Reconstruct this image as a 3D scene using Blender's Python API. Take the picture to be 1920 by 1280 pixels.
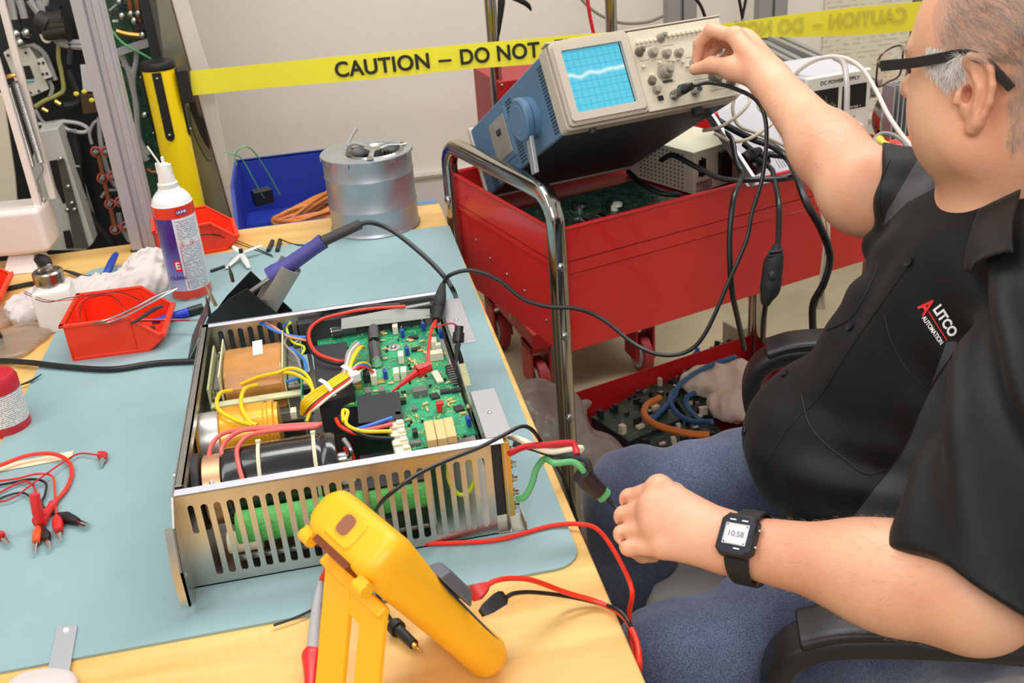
import bpy, bmesh, math, random
import numpy as np
from mathutils import Vector, Matrix
from mathutils.geometry import interpolate_bezier
for o in list(bpy.data.objects): bpy.data.objects.remove(o)
SC = bpy.context.scene
COL = SC.collection
rnd = random.Random(7)
# ------------------------------------------------------------------ camera
FPX = 1958.4; PITCH, ROLL, YAW = 0.45928, 0.079746, 0.15993
TZ = 0.76                      # bench top height
CAM = np.array([0, 0, TZ + 0.71])
def _basis():
    cp, sp = math.cos(PITCH), math.sin(PITCH)
    f = np.array([math.sin(YAW)*cp, math.cos(YAW)*cp, -sp]); r = np.array([math.cos(YAW), -math.sin(YAW), 0.]); d = np.cross(f, r)
    cr, sr = math.cos(ROLL), math.sin(ROLL)
    return cr*r + sr*d, -sr*r + cr*d, f
RR, DD, FF = _basis()
cam = bpy.data.cameras.new('camera'); camo = bpy.data.objects.new('camera', cam); COL.objects.link(camo)
M4 = Matrix.Identity(4)
for i in range(3):
    M4[i][0] = RR[i]; M4[i][1] = -DD[i]; M4[i][2] = -FF[i]; M4[i][3] = CAM[i]
camo.matrix_world = M4
cam.sensor_width = 36; cam.lens = FPX/1920*36; cam.clip_start = 0.02; cam.clip_end = 60
cam.dof.use_dof = True; cam.dof.focus_distance = 1.35; cam.dof.aperture_fstop = 14
SC.camera = camo
SC.view_settings.view_transform = 'Standard'; SC.view_settings.look = 'None'
SC.view_settings.gamma = 1; SC.view_settings.use_curve_mapping = False
SC.view_settings.exposure = -0.12
# ------------------------------------------------------------------ light of the room
wd = bpy.data.worlds.new('world'); SC.world = wd; wd.use_nodes = True
bg = wd.node_tree.nodes['Background']; bg.inputs[0].default_value = (1.0, 0.972, 0.935, 1); bg.inputs[1].default_value = 0.62
def area(name, loc, target, sx, sy, power, col=(1, 0.98, 0.95)):
    l = bpy.data.lights.new(name, 'AREA'); l.shape = 'RECTANGLE'; l.size = sx; l.size_y = sy; l.energy = power; l.color = col
    o = bpy.data.objects.new(name, l); COL.objects.link(o); o.location = loc
    o.rotation_euler = (Vector(target) - Vector(loc)).to_track_quat('-Z', 'Y').to_euler()
    return o
area('ceiling_light', (0.9, 1.9, 2.85), (0.85, 1.9, 0), 0.6, 2.4, 52)
area('ceiling_light', (-1.3, 0.6, 2.85), (-1.2, 0.7, 0), 0.6, 2.4, 26)
area('ceiling_light', (-0.2, -1.2, 2.7), (0.3, 1.4, 0.8), 1.6, 0.8, 40)
# ------------------------------------------------------------------ helpers
def _ray(x, y): return RR*(x-960)/FPX + DD*(y-640)/FPX + FF
def G(x, y, z=TZ):                     # point of the horizontal plane z seen at photo pixel
    v = _ray(x, y); return CAM + v*(z-CAM[2])/v[2]
def GY(x, y, Y):
    v = _ray(x, y); return CAM + v*(Y-CAM[1])/v[1]
def GD(x, y, D): return CAM + _ray(x, y)*D
def V(*a): return np.array(a, float)
def nrm(v): v = np.asarray(v, float); return v/(np.linalg.norm(v)+1e-12)
def lin(c):
    c = [x/255 for x in c]
    return tuple([x/12.92 if x <= .04045 else ((x+.055)/1.055)**2.4 for x in c]) + (1,)
def catmull(P, n=8, closed=False):
    P = [np.asarray(p, float) for p in P]
    if len(P) < 3: return P
    Q = [2*P[0]-P[1]] + P + [2*P[-1]-P[-2]]
    out = []
    for i in range(1, len(Q)-2):
        p0, p1, p2, p3 = Q[i-1:i+3]
        for k in range(n):
            t = k/n
            out.append(.5*((2*p1)+(p2-p0)*t+(2*p0-5*p1+4*p2-p3)*t*t+(3*p1-p0-3*p2+p3)*t**3))
    out.append(P[-1]); return out
def rot(axis, ang):
    return np.array(Matrix.Rotation(ang, 3, Vector(axis)))
def rz(a): return rot((0, 0, 1), a)
class MB:
    def __init__(s): s.v = []; s.f = []; s.m = []
    def add(s, vs, fs, mi=0):
        b = len(s.v); s.v += [tuple(map(float, v)) for v in vs]
        for f in fs: s.f.append(tuple(b+i for i in f)); s.m.append(mi)
        return s
    def box(s, c, d, R=None, mi=0):
        c = np.asarray(c, float); vs = []
        for k in (-1, 1):
            for j in (-1, 1):
                for i in (-1, 1):
                    p = np.array([i*d[0]/2, j*d[1]/2, k*d[2]/2])
                    vs.append(c + (R @ p if R is not None else p))
        return s.add(vs, [(0, 2, 3, 1), (4, 5, 7, 6), (0, 1, 5, 4), (2, 6, 7, 3), (0, 4, 6, 2), (1, 3, 7, 5)], mi)
    def bb(s, a, b, mi=0):
        a = np.asarray(a, float); b = np.asarray(b, float)
        return s.box((a+b)/2, np.abs(b-a), mi=mi)
    def rings(s, rings, close=True, caps=True, mi=0):
        n = len(rings[0]); b = []; fs = []
        for r in rings: b += list(r)
        for i in range(len(rings)-1):
            for k in range(n if close else n-1):
                k2 = (k+1) % n
                fs.append((i*n+k, i*n+k2, (i+1)*n+k2, (i+1)*n+k))
        if caps and close:
            fs.append(tuple(reversed(range(n)))); fs.append(tuple((len(rings)-1)*n+k for k in range(n)))
        return s.add(b, fs, mi)
    def cyl(s, a, b, r0, r1=None, n=18, mi=0, caps=True):
        a = np.asarray(a, float); b = np.asarray(b, float); r1 = r0 if r1 is None else r1
        d = nrm(b-a); u = nrm(np.cross(d, (0, 0, 1) if abs(d[2]) < .9 else (1, 0, 0))); w = np.cross(d, u)
        rg = [[p + r*(u*math.cos(t)+w*math.sin(t)) for t in np.linspace(0, 2*math.pi, n, endpoint=False)] for p, r in ((a, r0), (b, r1))]
        return s.rings(rg, caps=caps, mi=mi)
    def tube(s, P, r, n=8, seg=7, mi=0, flat=None, smooth=True):
        P = catmull(P, seg) if smooth else [np.asarray(p, float) for p in P]
        rr_ = r if hasattr(r, '__len__') else None
        u = None; rg = []
        for i, p in enumerate(P):
            d = nrm(P[min(i+1, len(P)-1)]-P[max(i-1, 0)])
            if u is None: u = nrm(np.cross(d, (0, 0, 1) if abs(d[2]) < .9 else (1, 0, 0)))
            u = nrm(u - d*(u @ d)); w = np.cross(d, u)
            R = r if rr_ is None else np.interp(i/(len(P)-1), np.linspace(0, 1, len(rr_)), rr_)
            rg.append([p + R*(u*math.cos(t)+w*math.sin(t)*(flat or 1)) for t in np.linspace(0, 2*math.pi, n, endpoint=False)])
        return s.rings(rg, mi=mi)
    def lathe(s, prof, o=(0, 0, 0), R=None, n=32, mi=0, caps=True, sx=1, sy=1):
        rg = []
        for r, z in prof:
            ring = []
            for t in np.linspace(0, 2*math.pi, n, endpoint=False):
                p = np.array([max(r, 1e-5)*math.cos(t)*sx, max(r, 1e-5)*math.sin(t)*sy, z]); ring.append(np.asarray(o) + (R @ p if R is not None else p))
            rg.append(ring)
        return s.rings(rg, caps=caps, mi=mi)
    def prism(s, poly, e1, e2, o, th, mi=0):   # polygon in plane (e1,e2) at o, extruded th along e1 x e2
        e1 = np.asarray(e1, float); e2 = np.asarray(e2, float); o = np.asarray(o, float); nn = nrm(np.cross(e1, e2))
        a = [o+e1*p[0]+e2*p[1] for p in poly]; b = [p+nn*th for p in a]
        return s.rings([a, b], mi=mi)
    def plate(s, outer, holes, e1, e2, o, th, mi=0):    # sheet with cut holes
        bm = bmesh.new(); loops = []
        for L in [outer]+holes:
            vs = [bm.verts.new((p[0], p[1], 0)) for p in L]; es = [bm.edges.new((vs[i], vs[(i+1) % len(vs)])) for i in range(len(vs))]; loops.append(vs)
        bmesh.ops.triangle_fill(bm, use_beauty=True, use_dissolve=False, edges=bm.edges[:])
        bm.verts.index_update()
        e1 = np.asarray(e1, float); e2 = np.asarray(e2, float); o = np.asarray(o, float); nn = nrm(np.cross(e1, e2))
        vs = [o+e1*v.co[0]+e2*v.co[1] for v in bm.verts]; n = len(vs)
        fs = []
        for f in bm.faces:
            ids = [v.index for v in f.verts]
            if f.normal.z < 0: ids.reverse()
            fs.append([i+n for i in ids]); fs.append(ids[::-1])
        for L in loops:
            ids = [v.index for v in L]
            for i in range(len(ids)): fs.append((ids[i], ids[(i+1) % len(ids)], ids[(i+1) % len(ids)]+n, ids[i]+n))
        bm.free()
        return s.add(vs+[v+nn*th for v in vs], fs, mi)
    def sph(s, c, r, n=12, mi=0, R=None):
        c = np.asarray(c, float); r = np.array(r if hasattr(r, '__len__') else (r, r, r), float); rg = []
        for i in range(n//2+1):
            a = math.pi*i/(n//2); a = min(max(a, .02), math.pi-.02)
            ring = []
            for t in np.linspace(0, 2*math.pi, n, endpoint=False):
                p = r*np.array([math.sin(a)*math.cos(t), math.sin(a)*math.sin(t), -math.cos(a)])
                ring.append(c + (R @ p if R is not None else p))
            rg.append(ring)
        return s.rings(rg, mi=mi)
    def xf(s, R, t, start=0):
        for i in range(start, len(s.v)): s.v[i] = tuple(R @ np.array(s.v[i]) + np.asarray(t))
        return s
    def build(s, name, mats, parent=None, bevel=0, seg=2, smooth=True, ang=35, sub=0, solid=0, fixn=True):
        vs = np.array(s.v); base = np.zeros(3)
        if parent is None:
            base = np.array([(vs[:, 0].min()+vs[:, 0].max())/2, (vs[:, 1].min()+vs[:, 1].max())/2, vs[:, 2].min()]); vs = vs-base
        me = bpy.data.meshes.new(name); me.from_pydata([tuple(v) for v in vs], [], s.f)
        if not isinstance(mats, (list, tuple)): mats = [mats]
        for m in mats: me.materials.append(m)
        me.polygons.foreach_set('material_index', s.m)
        if fixn:
            bm = bmesh.new(); bm.from_mesh(me); bmesh.ops.recalc_face_normals(bm, faces=bm.faces[:]); bm.to_mesh(me); bm.free()
        o = bpy.data.objects.new(name, me); COL.objects.link(o); o.location = base
        if smooth:
            me.polygons.foreach_set('use_smooth', [True]*len(me.polygons)); me.set_sharp_from_angle(angle=math.radians(ang))
        if parent is not None: o.parent = parent
        if bevel:
            b = o.modifiers.new('bevel', 'BEVEL'); b.width = bevel; b.segments = seg; b.limit_method = 'ANGLE'; b.angle_limit = math.radians(40)
            b.harden_normals = True
        if sub:
            b = o.modifiers.new('sub', 'SUBSURF'); b.levels = sub; b.render_levels = sub
        me.update(); return o
def thing(name, label, cat, loc=(0, 0, 0), R=None, group=None):
    o = bpy.data.objects.new(name, None); o.empty_display_size = .05; COL.objects.link(o)
    m = Matrix.Identity(4)
    for i in range(3):
        for j in range(3): m[i][j] = float(R[i][j]) if R is not None else float(i == j)
        m[i][3] = float(loc[i])
    o.matrix_world = m
    return tag(o, label, cat, group)
def tag(o, label, cat, group=None, kind=None):
    o['label'] = label; o['category'] = cat
    if group: o['group'] = group
    if kind: o['kind'] = kind
    return o
def struct(o): o['kind'] = 'structure'; return o
def text(name, s, size, mat, parent, o, e1, e2, weight=0.0, sx=1, ext=.0002, align='CENTER', sp=1.0):
    cu = bpy.data.curves.new(name, 'FONT'); cu.body = s; cu.size = size; cu.extrude = ext; cu.offset = weight; cu.align_x = align; cu.align_y = 'CENTER'; cu.space_character = sp
    t = bpy.data.objects.new('tmp', cu); COL.objects.link(t)
    dg = bpy.context.evaluated_depsgraph_get(); me = bpy.data.meshes.new_from_object(t.evaluated_get(dg))
    bpy.data.objects.remove(t)
    e1 = nrm(e1); e2 = nrm(e2); e3 = np.cross(e1, e2); o = np.asarray(o, float)
    for v in me.vertices: v.co = tuple(o + e1*v.co[0]*sx + e2*v.co[1] + e3*v.co[2])
    me.materials.clear(); me.materials.append(mat); me.name = name
    ob = bpy.data.objects.new(name, me); COL.objects.link(ob)
    if parent is not None: ob.parent = parent
    return ob
def dup(root, loc=None, R=None, label=None):
    r = root.copy(); COL.objects.link(r)
    if loc is not None or R is not None:
        m = root.matrix_world.copy() if root.parent is None else root.matrix_local.copy()
        if R is not None:
            for i in range(3):
                for j in range(3): m[i][j] = float(R[i][j])
        if loc is not None:
            for i in range(3): m[i][3] = float(loc[i])
        r.matrix_world = m
    if label: r['label'] = label
    for ch in list(root.children):
        c = ch.copy(); COL.objects.link(c); c.parent = r
        for g in ch.children:
            d = g.copy(); COL.objects.link(d); d.parent = c
    return r
# ------------------------------------------------------------------ materials
MT = {}
def pm(name, col, rough=.5, metal=0, var=0, vs=8, bump=0, bs=40, col2=None, spec=.5, trans=0, emit=None, es=1, coat=0, sheen=0, sss=0, detail=4, lo=.35, hi=.65, stretch=None, alpha=1):
    m = bpy.data.materials.new(name); m.use_nodes = True; nt = m.node_tree; N = nt.nodes; L = nt.links
    b = N['Principled BSDF']; c = lin(col)
    b.inputs['Base Color'].default_value = c; b.inputs['Roughness'].default_value = rough; b.inputs['Metallic'].default_value = metal
    b.inputs['Specular IOR Level'].default_value = spec; b.inputs['Coat Weight'].default_value = coat
    b.inputs['Transmission Weight'].default_value = trans; b.inputs['Alpha'].default_value = alpha
    if sheen: b.inputs['Sheen Weight'].default_value = sheen
    if sss:
        b.inputs['Subsurface Weight'].default_value = sss; b.inputs['Subsurface Radius'].default_value = (1, .3, .15); b.inputs['Subsurface Scale'].default_value = .006
    if emit: b.inputs['Emission Color'].default_value = lin(emit); b.inputs['Emission Strength'].default_value = es
    tc = N.new('ShaderNodeTexCoord'); src = tc.outputs['Object']
    if stretch:
        mp = N.new('ShaderNodeMapping'); mp.inputs['Scale'].default_value = stretch; L.new(src, mp.inputs[0]); src = mp.outputs[0]
    if var or col2:
        n = N.new('ShaderNodeTexNoise'); n.inputs['Scale'].default_value = vs; n.inputs['Detail'].default_value = detail; L.new(src, n.inputs['Vector'])
        r = N.new('ShaderNodeValToRGB'); r.color_ramp.elements[0].position = lo; r.color_ramp.elements[1].position = hi
        if col2: c1, c2 = c, lin(col2)
        else:
            c1 = tuple(min(1, x*(1-var)) for x in c[:3])+(1,); c2 = tuple(min(1, x*(1+var)) for x in c[:3])+(1,)
        r.color_ramp.elements[0].color = c1; r.color_ramp.elements[1].color = c2
        L.new(n.outputs['Fac'], r.inputs[0]); L.new(r.outputs[0], b.inputs['Base Color'])
    if bump:
        n = N.new('ShaderNodeTexNoise'); n.inputs['Scale'].default_value = bs; n.inputs['Detail'].default_value = 3; L.new(src, n.inputs['Vector'])
        bu = N.new('ShaderNodeBump'); bu.inputs['Strength'].default_value = bump; bu.inputs['Distance'].default_value = .002
        L.new(n.outputs['Fac'], bu.inputs['Height']); L.new(bu.outputs[0], b.inputs['Normal'])
    MT[name] = m; return m
black = pm('black_plastic', (22, 22, 24), .42)
cable_m = pm('black_cable', (20, 20, 22), .38)
dark = pm('dark_plastic', (42, 42, 46), .55)
rubber = pm('black_rubber', (26, 26, 27), .7)
chrome = pm('chrome', (205, 203, 198), .12, 1)
steel = pm('steel', (178, 178, 176), .3, 1, var=.12, vs=30)
zinc = pm('zinc_plate', (196, 193, 186), .33, 1, var=.1, vs=14)
galv = pm('galvanised', (176, 182, 188), .42, .8, var=.06, vs=26, detail=6)
alu = pm('aluminium', (190, 190, 195), .42, .75, var=.05, vs=20)
white = pm('white_plastic', (226, 222, 214), .45)
paperw = pm('white_label', (235, 234, 232), .6)
orange_red = pm('red_orange_plastic', (240, 58, 26), .38, var=.05, vs=10, sss=0)
redlead = pm('red_insulation', (232, 48, 26), .4)
redlead2 = pm('dark_red_insulation', (196, 30, 42), .4)
yellow_ins = pm('yellow_insulation', (240, 200, 20), .4)
blue_ins = pm('blue_insulation', (50, 120, 215), .4)
green_ins = pm('green_insulation', (96, 176, 112), .42)
white_ins = pm('white_insulation', (232, 222, 196), .45)
grey_ins = pm('grey_insulation', (150, 148, 146), .5)
pink_ins = pm('faded_red_insulation', (232, 96, 90), .42)
gold = pm('gold_metal', (215, 178, 100), .3, 1)
beige_cable = pm('beige_cable', (196, 182, 158), .5)
# ------------------------------------------------------------------ signed distance modelling (organic shapes)
def f_cap(a, b, ra, rb):
    a = np.asarray(a, float); b = np.asarray(b, float); d = b-a; dd_ = d @ d
    def f(P):
        t = np.clip(((P-a) @ d)/dd_, 0, 1)
        return np.linalg.norm(P-a-t[..., None]*d, axis=-1)-(ra+(rb-ra)*t)
    return f, (a+b)/2, math.sqrt(dd_)/2+max(ra, rb)
def f_ell(c, r, R=None):
    c = np.asarray(c, float); r = np.asarray(r, float)
    def f(P):
        q = P-c
        if R is not None: q = q @ R
        k0 = np.linalg.norm(q/r, axis=-1); k1 = np.linalg.norm(q/(r*r), axis=-1)
        return k0*(k0-1)/np.maximum(k1, 1e-9)
    return f, c, float(max(r))
def f_flat(a, b, ra, rb, up, sq):      # capsule squashed along 'up' by sq
    a = np.asarray(a, float); b = np.asarray(b, float); up = nrm(up); d = b-a
    up = nrm(up-nrm(d)*(nrm(d) @ up)); dd_ = d @ d
    def f(P):
        t = np.clip(((P-a) @ d)/dd_, 0, 1); q = P-a-t[..., None]*d; h = q @ up
        q = q+up*(h*(1/sq-1))[..., None]
        return (np.linalg.norm(q, axis=-1)-(ra+(rb-ra)*t))*min(sq, 1)**.5
    return f, (a+b)/2, math.sqrt(dd_)/2+max(ra, rb)*1.3+.006
def sdf_mesh(prims, h, post=None, pad=.02):
    """prims: list of (f, centre, radius, k, op) ; op +1 union, -1 carve.  Sparse surface nets."""
    lo = np.min([p[1]-p[2] for p in prims if p[4] > 0], axis=0)-pad; hi = np.max([p[1]+p[2] for p in prims if p[4] > 0], axis=0)+pad
    B = 8; s = h*B; nb = np.ceil((hi-lo)/s).astype(int)
    g = np.stack(np.meshgrid(*[np.arange(n) for n in nb], indexing='ij'), -1).reshape(-1, 3)
    C = lo+(g+.5)*s; Rb = s*.8661
    def ev(P, cen, rb):
        out = np.full(P.shape[:-1], 1.0)
        for f, c, r, k, op in prims:
            sel = np.linalg.norm(cen-c, axis=-1) < r+rb+max(k, .004)*1.5+.022
            if not sel.any(): continue
            d = f(P[sel]); a = out[sel]
            if op > 0:
                if k > 0:
                    hh = np.clip(.5+.5*(a-d)/k, 0, 1); out[sel] = a*(1-hh)+d*hh-k*hh*(1-hh)
                else: out[sel] = np.minimum(a, d)
            else:
                hh = np.clip(.5-.5*(a+d)/k, 0, 1); out[sel] = a*(1-hh)-d*hh+k*hh*(1-hh)
        if post is not None: out = post(P, out)
        return out
    dc = ev(C[:, None, :], C, 0*Rb+.001)[:, 0] if False else ev(C[:, None, :], C, Rb)[:, 0]
    act = np.abs(dc) < Rb*1.7+.006
    g = g[act]; C = C[act]
    ax = np.arange(B+1); loc = np.stack(np.meshgrid(ax, ax, ax, indexing='ij'), -1)
    VS = []; KEY = []; QU = []; N3 = nb*B+4
    key = lambda c: (c[..., 0].astype(np.int64)*N3[1]+c[..., 1])*N3[2]+c[..., 2]
    for st in range(0, len(g), 600):
        gg = g[st:st+600]; I = gg[:, None, None, None, :]*B+loc
        P = lo+I*h; D = ev(P.reshape(len(gg), -1, 3), C[st:st+600], Rb).reshape(P.shape[:-1])
        S = D < 0
        # cells
        sums = np.zeros((len(gg), B, B, B), int)
        for a in (0, 1):
            for b in (0, 1):
                for c in (0, 1): sums += S[:, a:a+B, b:b+B, c:c+B]
        q = np.argwhere((sums > 0) & (sums < 8))
        if len(q) == 0: continue
        acc = np.zeros((len(q), 3)); cnt = np.zeros(len(q))
        cd = {}
        for a in (0, 1):
            for b in (0, 1):
                for c in (0, 1): cd[a, b, c] = D[q[:, 0], q[:, 1]+a, q[:, 2]+b, q[:, 3]+c]
        for e in [((0, b, c), (1, b, c)) for b in (0, 1) for c in (0, 1)]+[((a, 0, c), (a, 1, c)) for a in (0, 1) for c in (0, 1)]+[((a, b, 0), (a, b, 1)) for a in (0, 1) for b in (0, 1)]:
            d0 = cd[e[0]]; d1 = cd[e[1]]; m = (d0 < 0) != (d1 < 0); t = np.where(m, d0/np.where(m, d0-d1, 1), 0)
            p = np.array(e[0])[None]*(1-t[:, None])+np.array(e[1])[None]*t[:, None]
            acc += p*m[:, None]; cnt += m
        cell = gg[q[:, 0]]*B+q[:, 1:]
        VS.append(lo+(cell+acc/cnt[:, None])*h); KEY.append(key(cell+1))
        for axn in range(3):
            sh = [slice(0, B)]*3; sh2 = list(sh); sh2[axn] = slice(1, B+1)
            A = S[(slice(None),)+tuple(sh)]; Bb = S[(slice(None),)+tuple(sh2)]
            for sign in (0, 1):
                w = np.argwhere((A & ~Bb) if sign == 0 else (~A & Bb))
                if len(w) == 0: continue
                c0 = gg[w[:, 0]]*B+w[:, 1:]+1; u = np.zeros(3, int); v = np.zeros(3, int); u[(axn+1) % 3] = 1; v[(axn+2) % 3] = 1
                ks = [key(c0-u-v), key(c0-v), key(c0), key(c0-u)]
                QU.append(np.stack(ks if sign == 0 else ks[::-1], 1))
    VS = np.concatenate(VS); KEY = np.concatenate(KEY); QU = np.concatenate(QU)
    o = np.argsort(KEY); KEY = KEY[o]; VS = VS[o]
    ix = np.searchsorted(KEY, QU); ix[ix >= len(KEY)] = 0; ok = (KEY[ix] == QU).all(1)
    return VS, ix[ok]
def sdf_obj(name, prims, h, mats, parent=None, post=None, smooth_it=2, matfn=None, keep=None, pad=.02, attr=None):
    P = [(*p[0], p[1], p[2]) if len(p) == 3 else p for p in prims]
    vs, q = sdf_mesh(P, h, post, pad)
    if keep is not None:
        kk = keep(vs); q = q[kk[q].all(1)]
        used = np.unique(q); mp2 = -np.ones(len(vs), int); mp2[used] = np.arange(len(used)); vs = vs[used]; q = mp2[q]
    for _ in range(smooth_it):
        acc = np.zeros_like(vs); cnt = np.zeros(len(vs))
        for a in range(4):
            b = (a+1) % 4
            np.add.at(acc, q[:, a], vs[q[:, b]]); np.add.at(cnt, q[:, a], 1); np.add.at(acc, q[:, b], vs[q[:, a]]); np.add.at(cnt, q[:, b], 1)
        vs = vs*.4+.6*acc/np.maximum(cnt, 1)[:, None]
    base = np.zeros(3)
    if parent is None:
        base = np.array([(vs[:, 0].min()+vs[:, 0].max())/2, (vs[:, 1].min()+vs[:, 1].max())/2, vs[:, 2].min()]); vs = vs-base
    me = bpy.data.meshes.new(name)
    me.vertices.add(len(vs)); me.vertices.foreach_set('co', vs.astype(np.float32).ravel())
    me.loops.add(q.size); me.loops.foreach_set('vertex_index', q.ravel().astype(np.int32))
    me.polygons.add(len(q)); me.polygons.foreach_set('loop_start', np.arange(0, q.size, 4, dtype=np.int32)); me.polygons.foreach_set('loop_total', np.full(len(q), 4, np.int32))
    if not isinstance(mats, (list, tuple)): mats = [mats]
    for m in mats: me.materials.append(m)
    if matfn is not None: me.polygons.foreach_set('material_index', matfn(vs[q].mean(1)+base).astype(np.int32))
    me.polygons.foreach_set('use_smooth', np.ones(len(q), bool)); me.update(); me.validate()
    if attr is not None:
        at = me.attributes.new('panel', 'FLOAT', 'POINT'); at.data.foreach_set('value', attr(vs+base).astype(np.float32))
    o = bpy.data.objects.new(name, me); COL.objects.link(o); o.location = base
    if parent is not None: o.parent = parent
    return o
def vnoise(P, sc, seed=0):      # cheap smooth noise from sines
    r = np.random.default_rng(seed); out = 0
    for i in range(5):
        k = r.normal(size=3)*sc; out = out+np.sin(P @ k+r.uniform(0, 6.28)+1.3*np.sin(P @ (r.normal(size=3)*sc*.6)+r.uniform(0, 6.28)))
    return out/5
# ------------------------------------------------------------------ the room
wallm = pm('painted_wall', (230, 221, 208), .75, var=.02, vs=1.5, bump=.35, bs=70)
floorm = pm('concrete_floor', (166, 152, 122), .6, var=.14, vs=3.5, bump=.1, bs=60, detail=8)
struct(MB().bb((-4, -2.5, -.1), (5, 5.2, 0)).build('floor', floorm))
struct(MB().bb((-4, 3.4, 0), (5, 3.5, 3.0)).build('wall_back', wallm))
struct(MB().tube([(-4, 3.385, .44), (5, 3.385, .44)], .014, smooth=False).bb((-4, 3.385, 0), (5, 3.4, .43)).build('trim_1', pm('pale_trim', (205, 200, 190), .6)))
# ------------------------------------------------------------------ workbench
def woodmat():
    m = pm('bench_wood', (226, 182, 108), .42, var=0, coat=.15); nt = m.node_tree; N = nt.nodes; L = nt.links; b = N['Principled BSDF']
    tc = N.new('ShaderNodeTexCoord'); mp = N.new('ShaderNodeMapping'); mp.inputs['Scale'].default_value = (1.6, 9, 6); L.new(tc.outputs['Object'], mp.inputs[0])
    n = N.new('ShaderNodeTexNoise'); n.inputs['Scale'].default_value = 2.2; n.inputs['Detail'].default_value = 9; n.inputs['Distortion'].default_value = .8; L.new(mp.outputs[0], n.inputs[0])
    r = N.new('ShaderNodeValToRGB'); e = r.color_ramp.elements; e[0].position = .28; e[0].color = lin((212, 160, 82)); e[1].position = .72; e[1].color = lin((236, 198, 124))
    L.new(n.outputs[0], r.inputs[0])
    n2 = N.new('ShaderNodeTexNoise'); n2.inputs['Scale'].default_value = 7; n2.inputs['Detail'].default_value = 10; n2.inputs['Roughness'].default_value = .75; L.new(tc.outputs['Object'], n2.inputs[0])
    r2 = N.new('ShaderNodeValToRGB'); e = r2.color_ramp.elements; e[0].position = .30; e[0].color = lin((120, 84, 50)); e[1].position = .42; e[1].color = (1, 1, 1, 1); L.new(n2.outputs[0], r2.inputs[0])
    mx = N.new('ShaderNodeMix'); mx.data_type = 'RGBA'; mx.blend_type = 'MULTIPLY'; mx.inputs[0].default_value = .35; L.new(r.outputs[0], mx.inputs[6]); L.new(r2.outputs[0], mx.inputs[7]); L.new(mx.outputs[2], b.inputs['Base Color'])
    return m
wood = woodmat()
bench = thing('workbench', 'long wooden workbench with worn honey coloured top under the blue mat', 'workbench', (-.6, 1.25, 0))
MB().bb((-1.2, -.8, TZ-.038), (.81, .868, TZ)).build('bench_top', wood, bench, bevel=.003)
benchleg = pm('painted_leg', (120, 118, 112), .5)
for x in (-1.1, .7):
    for y in (-.7, .78): MB().bb((x-.03, y-.03, 0), (x+.03, y+.03, TZ-.038)).build('leg', benchleg, bench)
MB().bb((-1.1, .77, TZ-.12), (.7, .79, TZ-.038)).bb((.69, -.7, TZ-.12), (.71, .78, TZ-.038)).build('apron', benchleg, bench)
matm = pm('mat_rubber', (138, 168, 172), .5, var=.07, vs=5, bump=.12, bs=220, detail=9)
mp_ = []
cs = [(-.507, .866), (.197, .866), (.2095, 1.966), (-.492, 1.99)]
for (x, y), r, a0 in ((cs[0], .02, 180), (cs[1], .03, 270), (cs[2], .006, 0), (cs[3], .03, 90)):
    sx = 1 if a0 in (180, 90) else -1; sy = 1 if a0 in (180, 270) else -1
    for k in range(6):
        a = math.radians(a0+k*18); mp_.append((x+sx*r+r*math.cos(a), y+sy*r+r*math.sin(a)))
tag(MB().prism(mp_, (1, 0, 0), (0, 1, 0), (0, 0, TZ+.0002), .0028).build('bench_mat', matm), 'pale blue green rubber mat covering most of the wooden workbench', 'mat')
MZ = TZ+.003
tape = pm('blue_tape', (70, 140, 215), .6)
tag(MB().prism([(-.022, -.004), (.02, -.006), (.024, .006), (.004, .008), (-.018, .005)], (1, 0, 0), (0, 1, 0), G(797, 379, TZ+.0003), .0006).build('tape_scrap', tape), 'torn scrap of blue tape on far right corner of workbench', 'tape')
# ------------------------------------------------------------------ open red part bins
def bin_(o, yaw, L, W, H, label, m=orange_red, name='storage_bin', t=.003, group=None):
    t_ = thing(name, label, 'storage bin', o, rz(yaw), group)
    # side profile (x,z): back at x=0, scooped front at x=L
    prof = [(.004, 0), (L*.84, 0), (L, H*.30), (L*.985, H*.42), (L*.72, H*.94), (L*.70, H), (0, H)]
    mb = MB()
    for y0 in (0, W-t): mb.prism(prof, (1, 0, 0), (0, 0, 1), (0, y0+t, 0), t)
    mb.bb((0.002, 0, 0), (L*.84, W, t)).bb((0, 0, 0), (t, W, H))
    mb.prism([(L*.83, 0), (L*.84, 0), (L, H*.30), (L*.985, H*.42), (L*.965, H*.40), (L*.975, H*.31), (L*.83, t)], (1, 0, 0), (0, 0, 1), (0, W, 0), W)
    mb.build('bin_body', m, t_, bevel=.0012)
    rim = MB()
    e = .005
    for y0, y1 in ((-e, t), (W-t, W+e)):
        rim.bb((-e, y0, H-.005), (L*.70, y1, H)).prism([(L*.70, H), (L*.72, H*.94), (L*.985, H*.42), (L*.96, H*.38), (L*.70, H*.9)], (1, 0, 0), (0, 0, 1), (0, y1, 0), y1-y0)
    rim.bb((-e, -e, H-.005), (t, W+e, H)).bb((L*.975, -.001, H*.33), (L+.004, W+.001, H*.45)).bb((-.002, W*.3, H*.25), (-.0, W*.7, H*.7))
    rim.build('rim', m, t_, bevel=.0012)
    for y0 in (-.002, W-.003): MB().bb((.004, y0, 0), (L*.83, y0+.005, .006)).bb((L*.68, y0, 0), (L*.70, y0+.004, H*.9)).build('rib', m, t_, bevel=.001)
    return t_
bin_((-.447, 1.576, MZ-.0005), math.radians(-2), .145, .122, .064, 'red orange open bin on blue mat, with tweezers lying across it')
bin_((-.352, 1.985, TZ+.0005), math.radians(8), .15, .11, .062, 'red orange open bin behind the white aerosol can')
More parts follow.
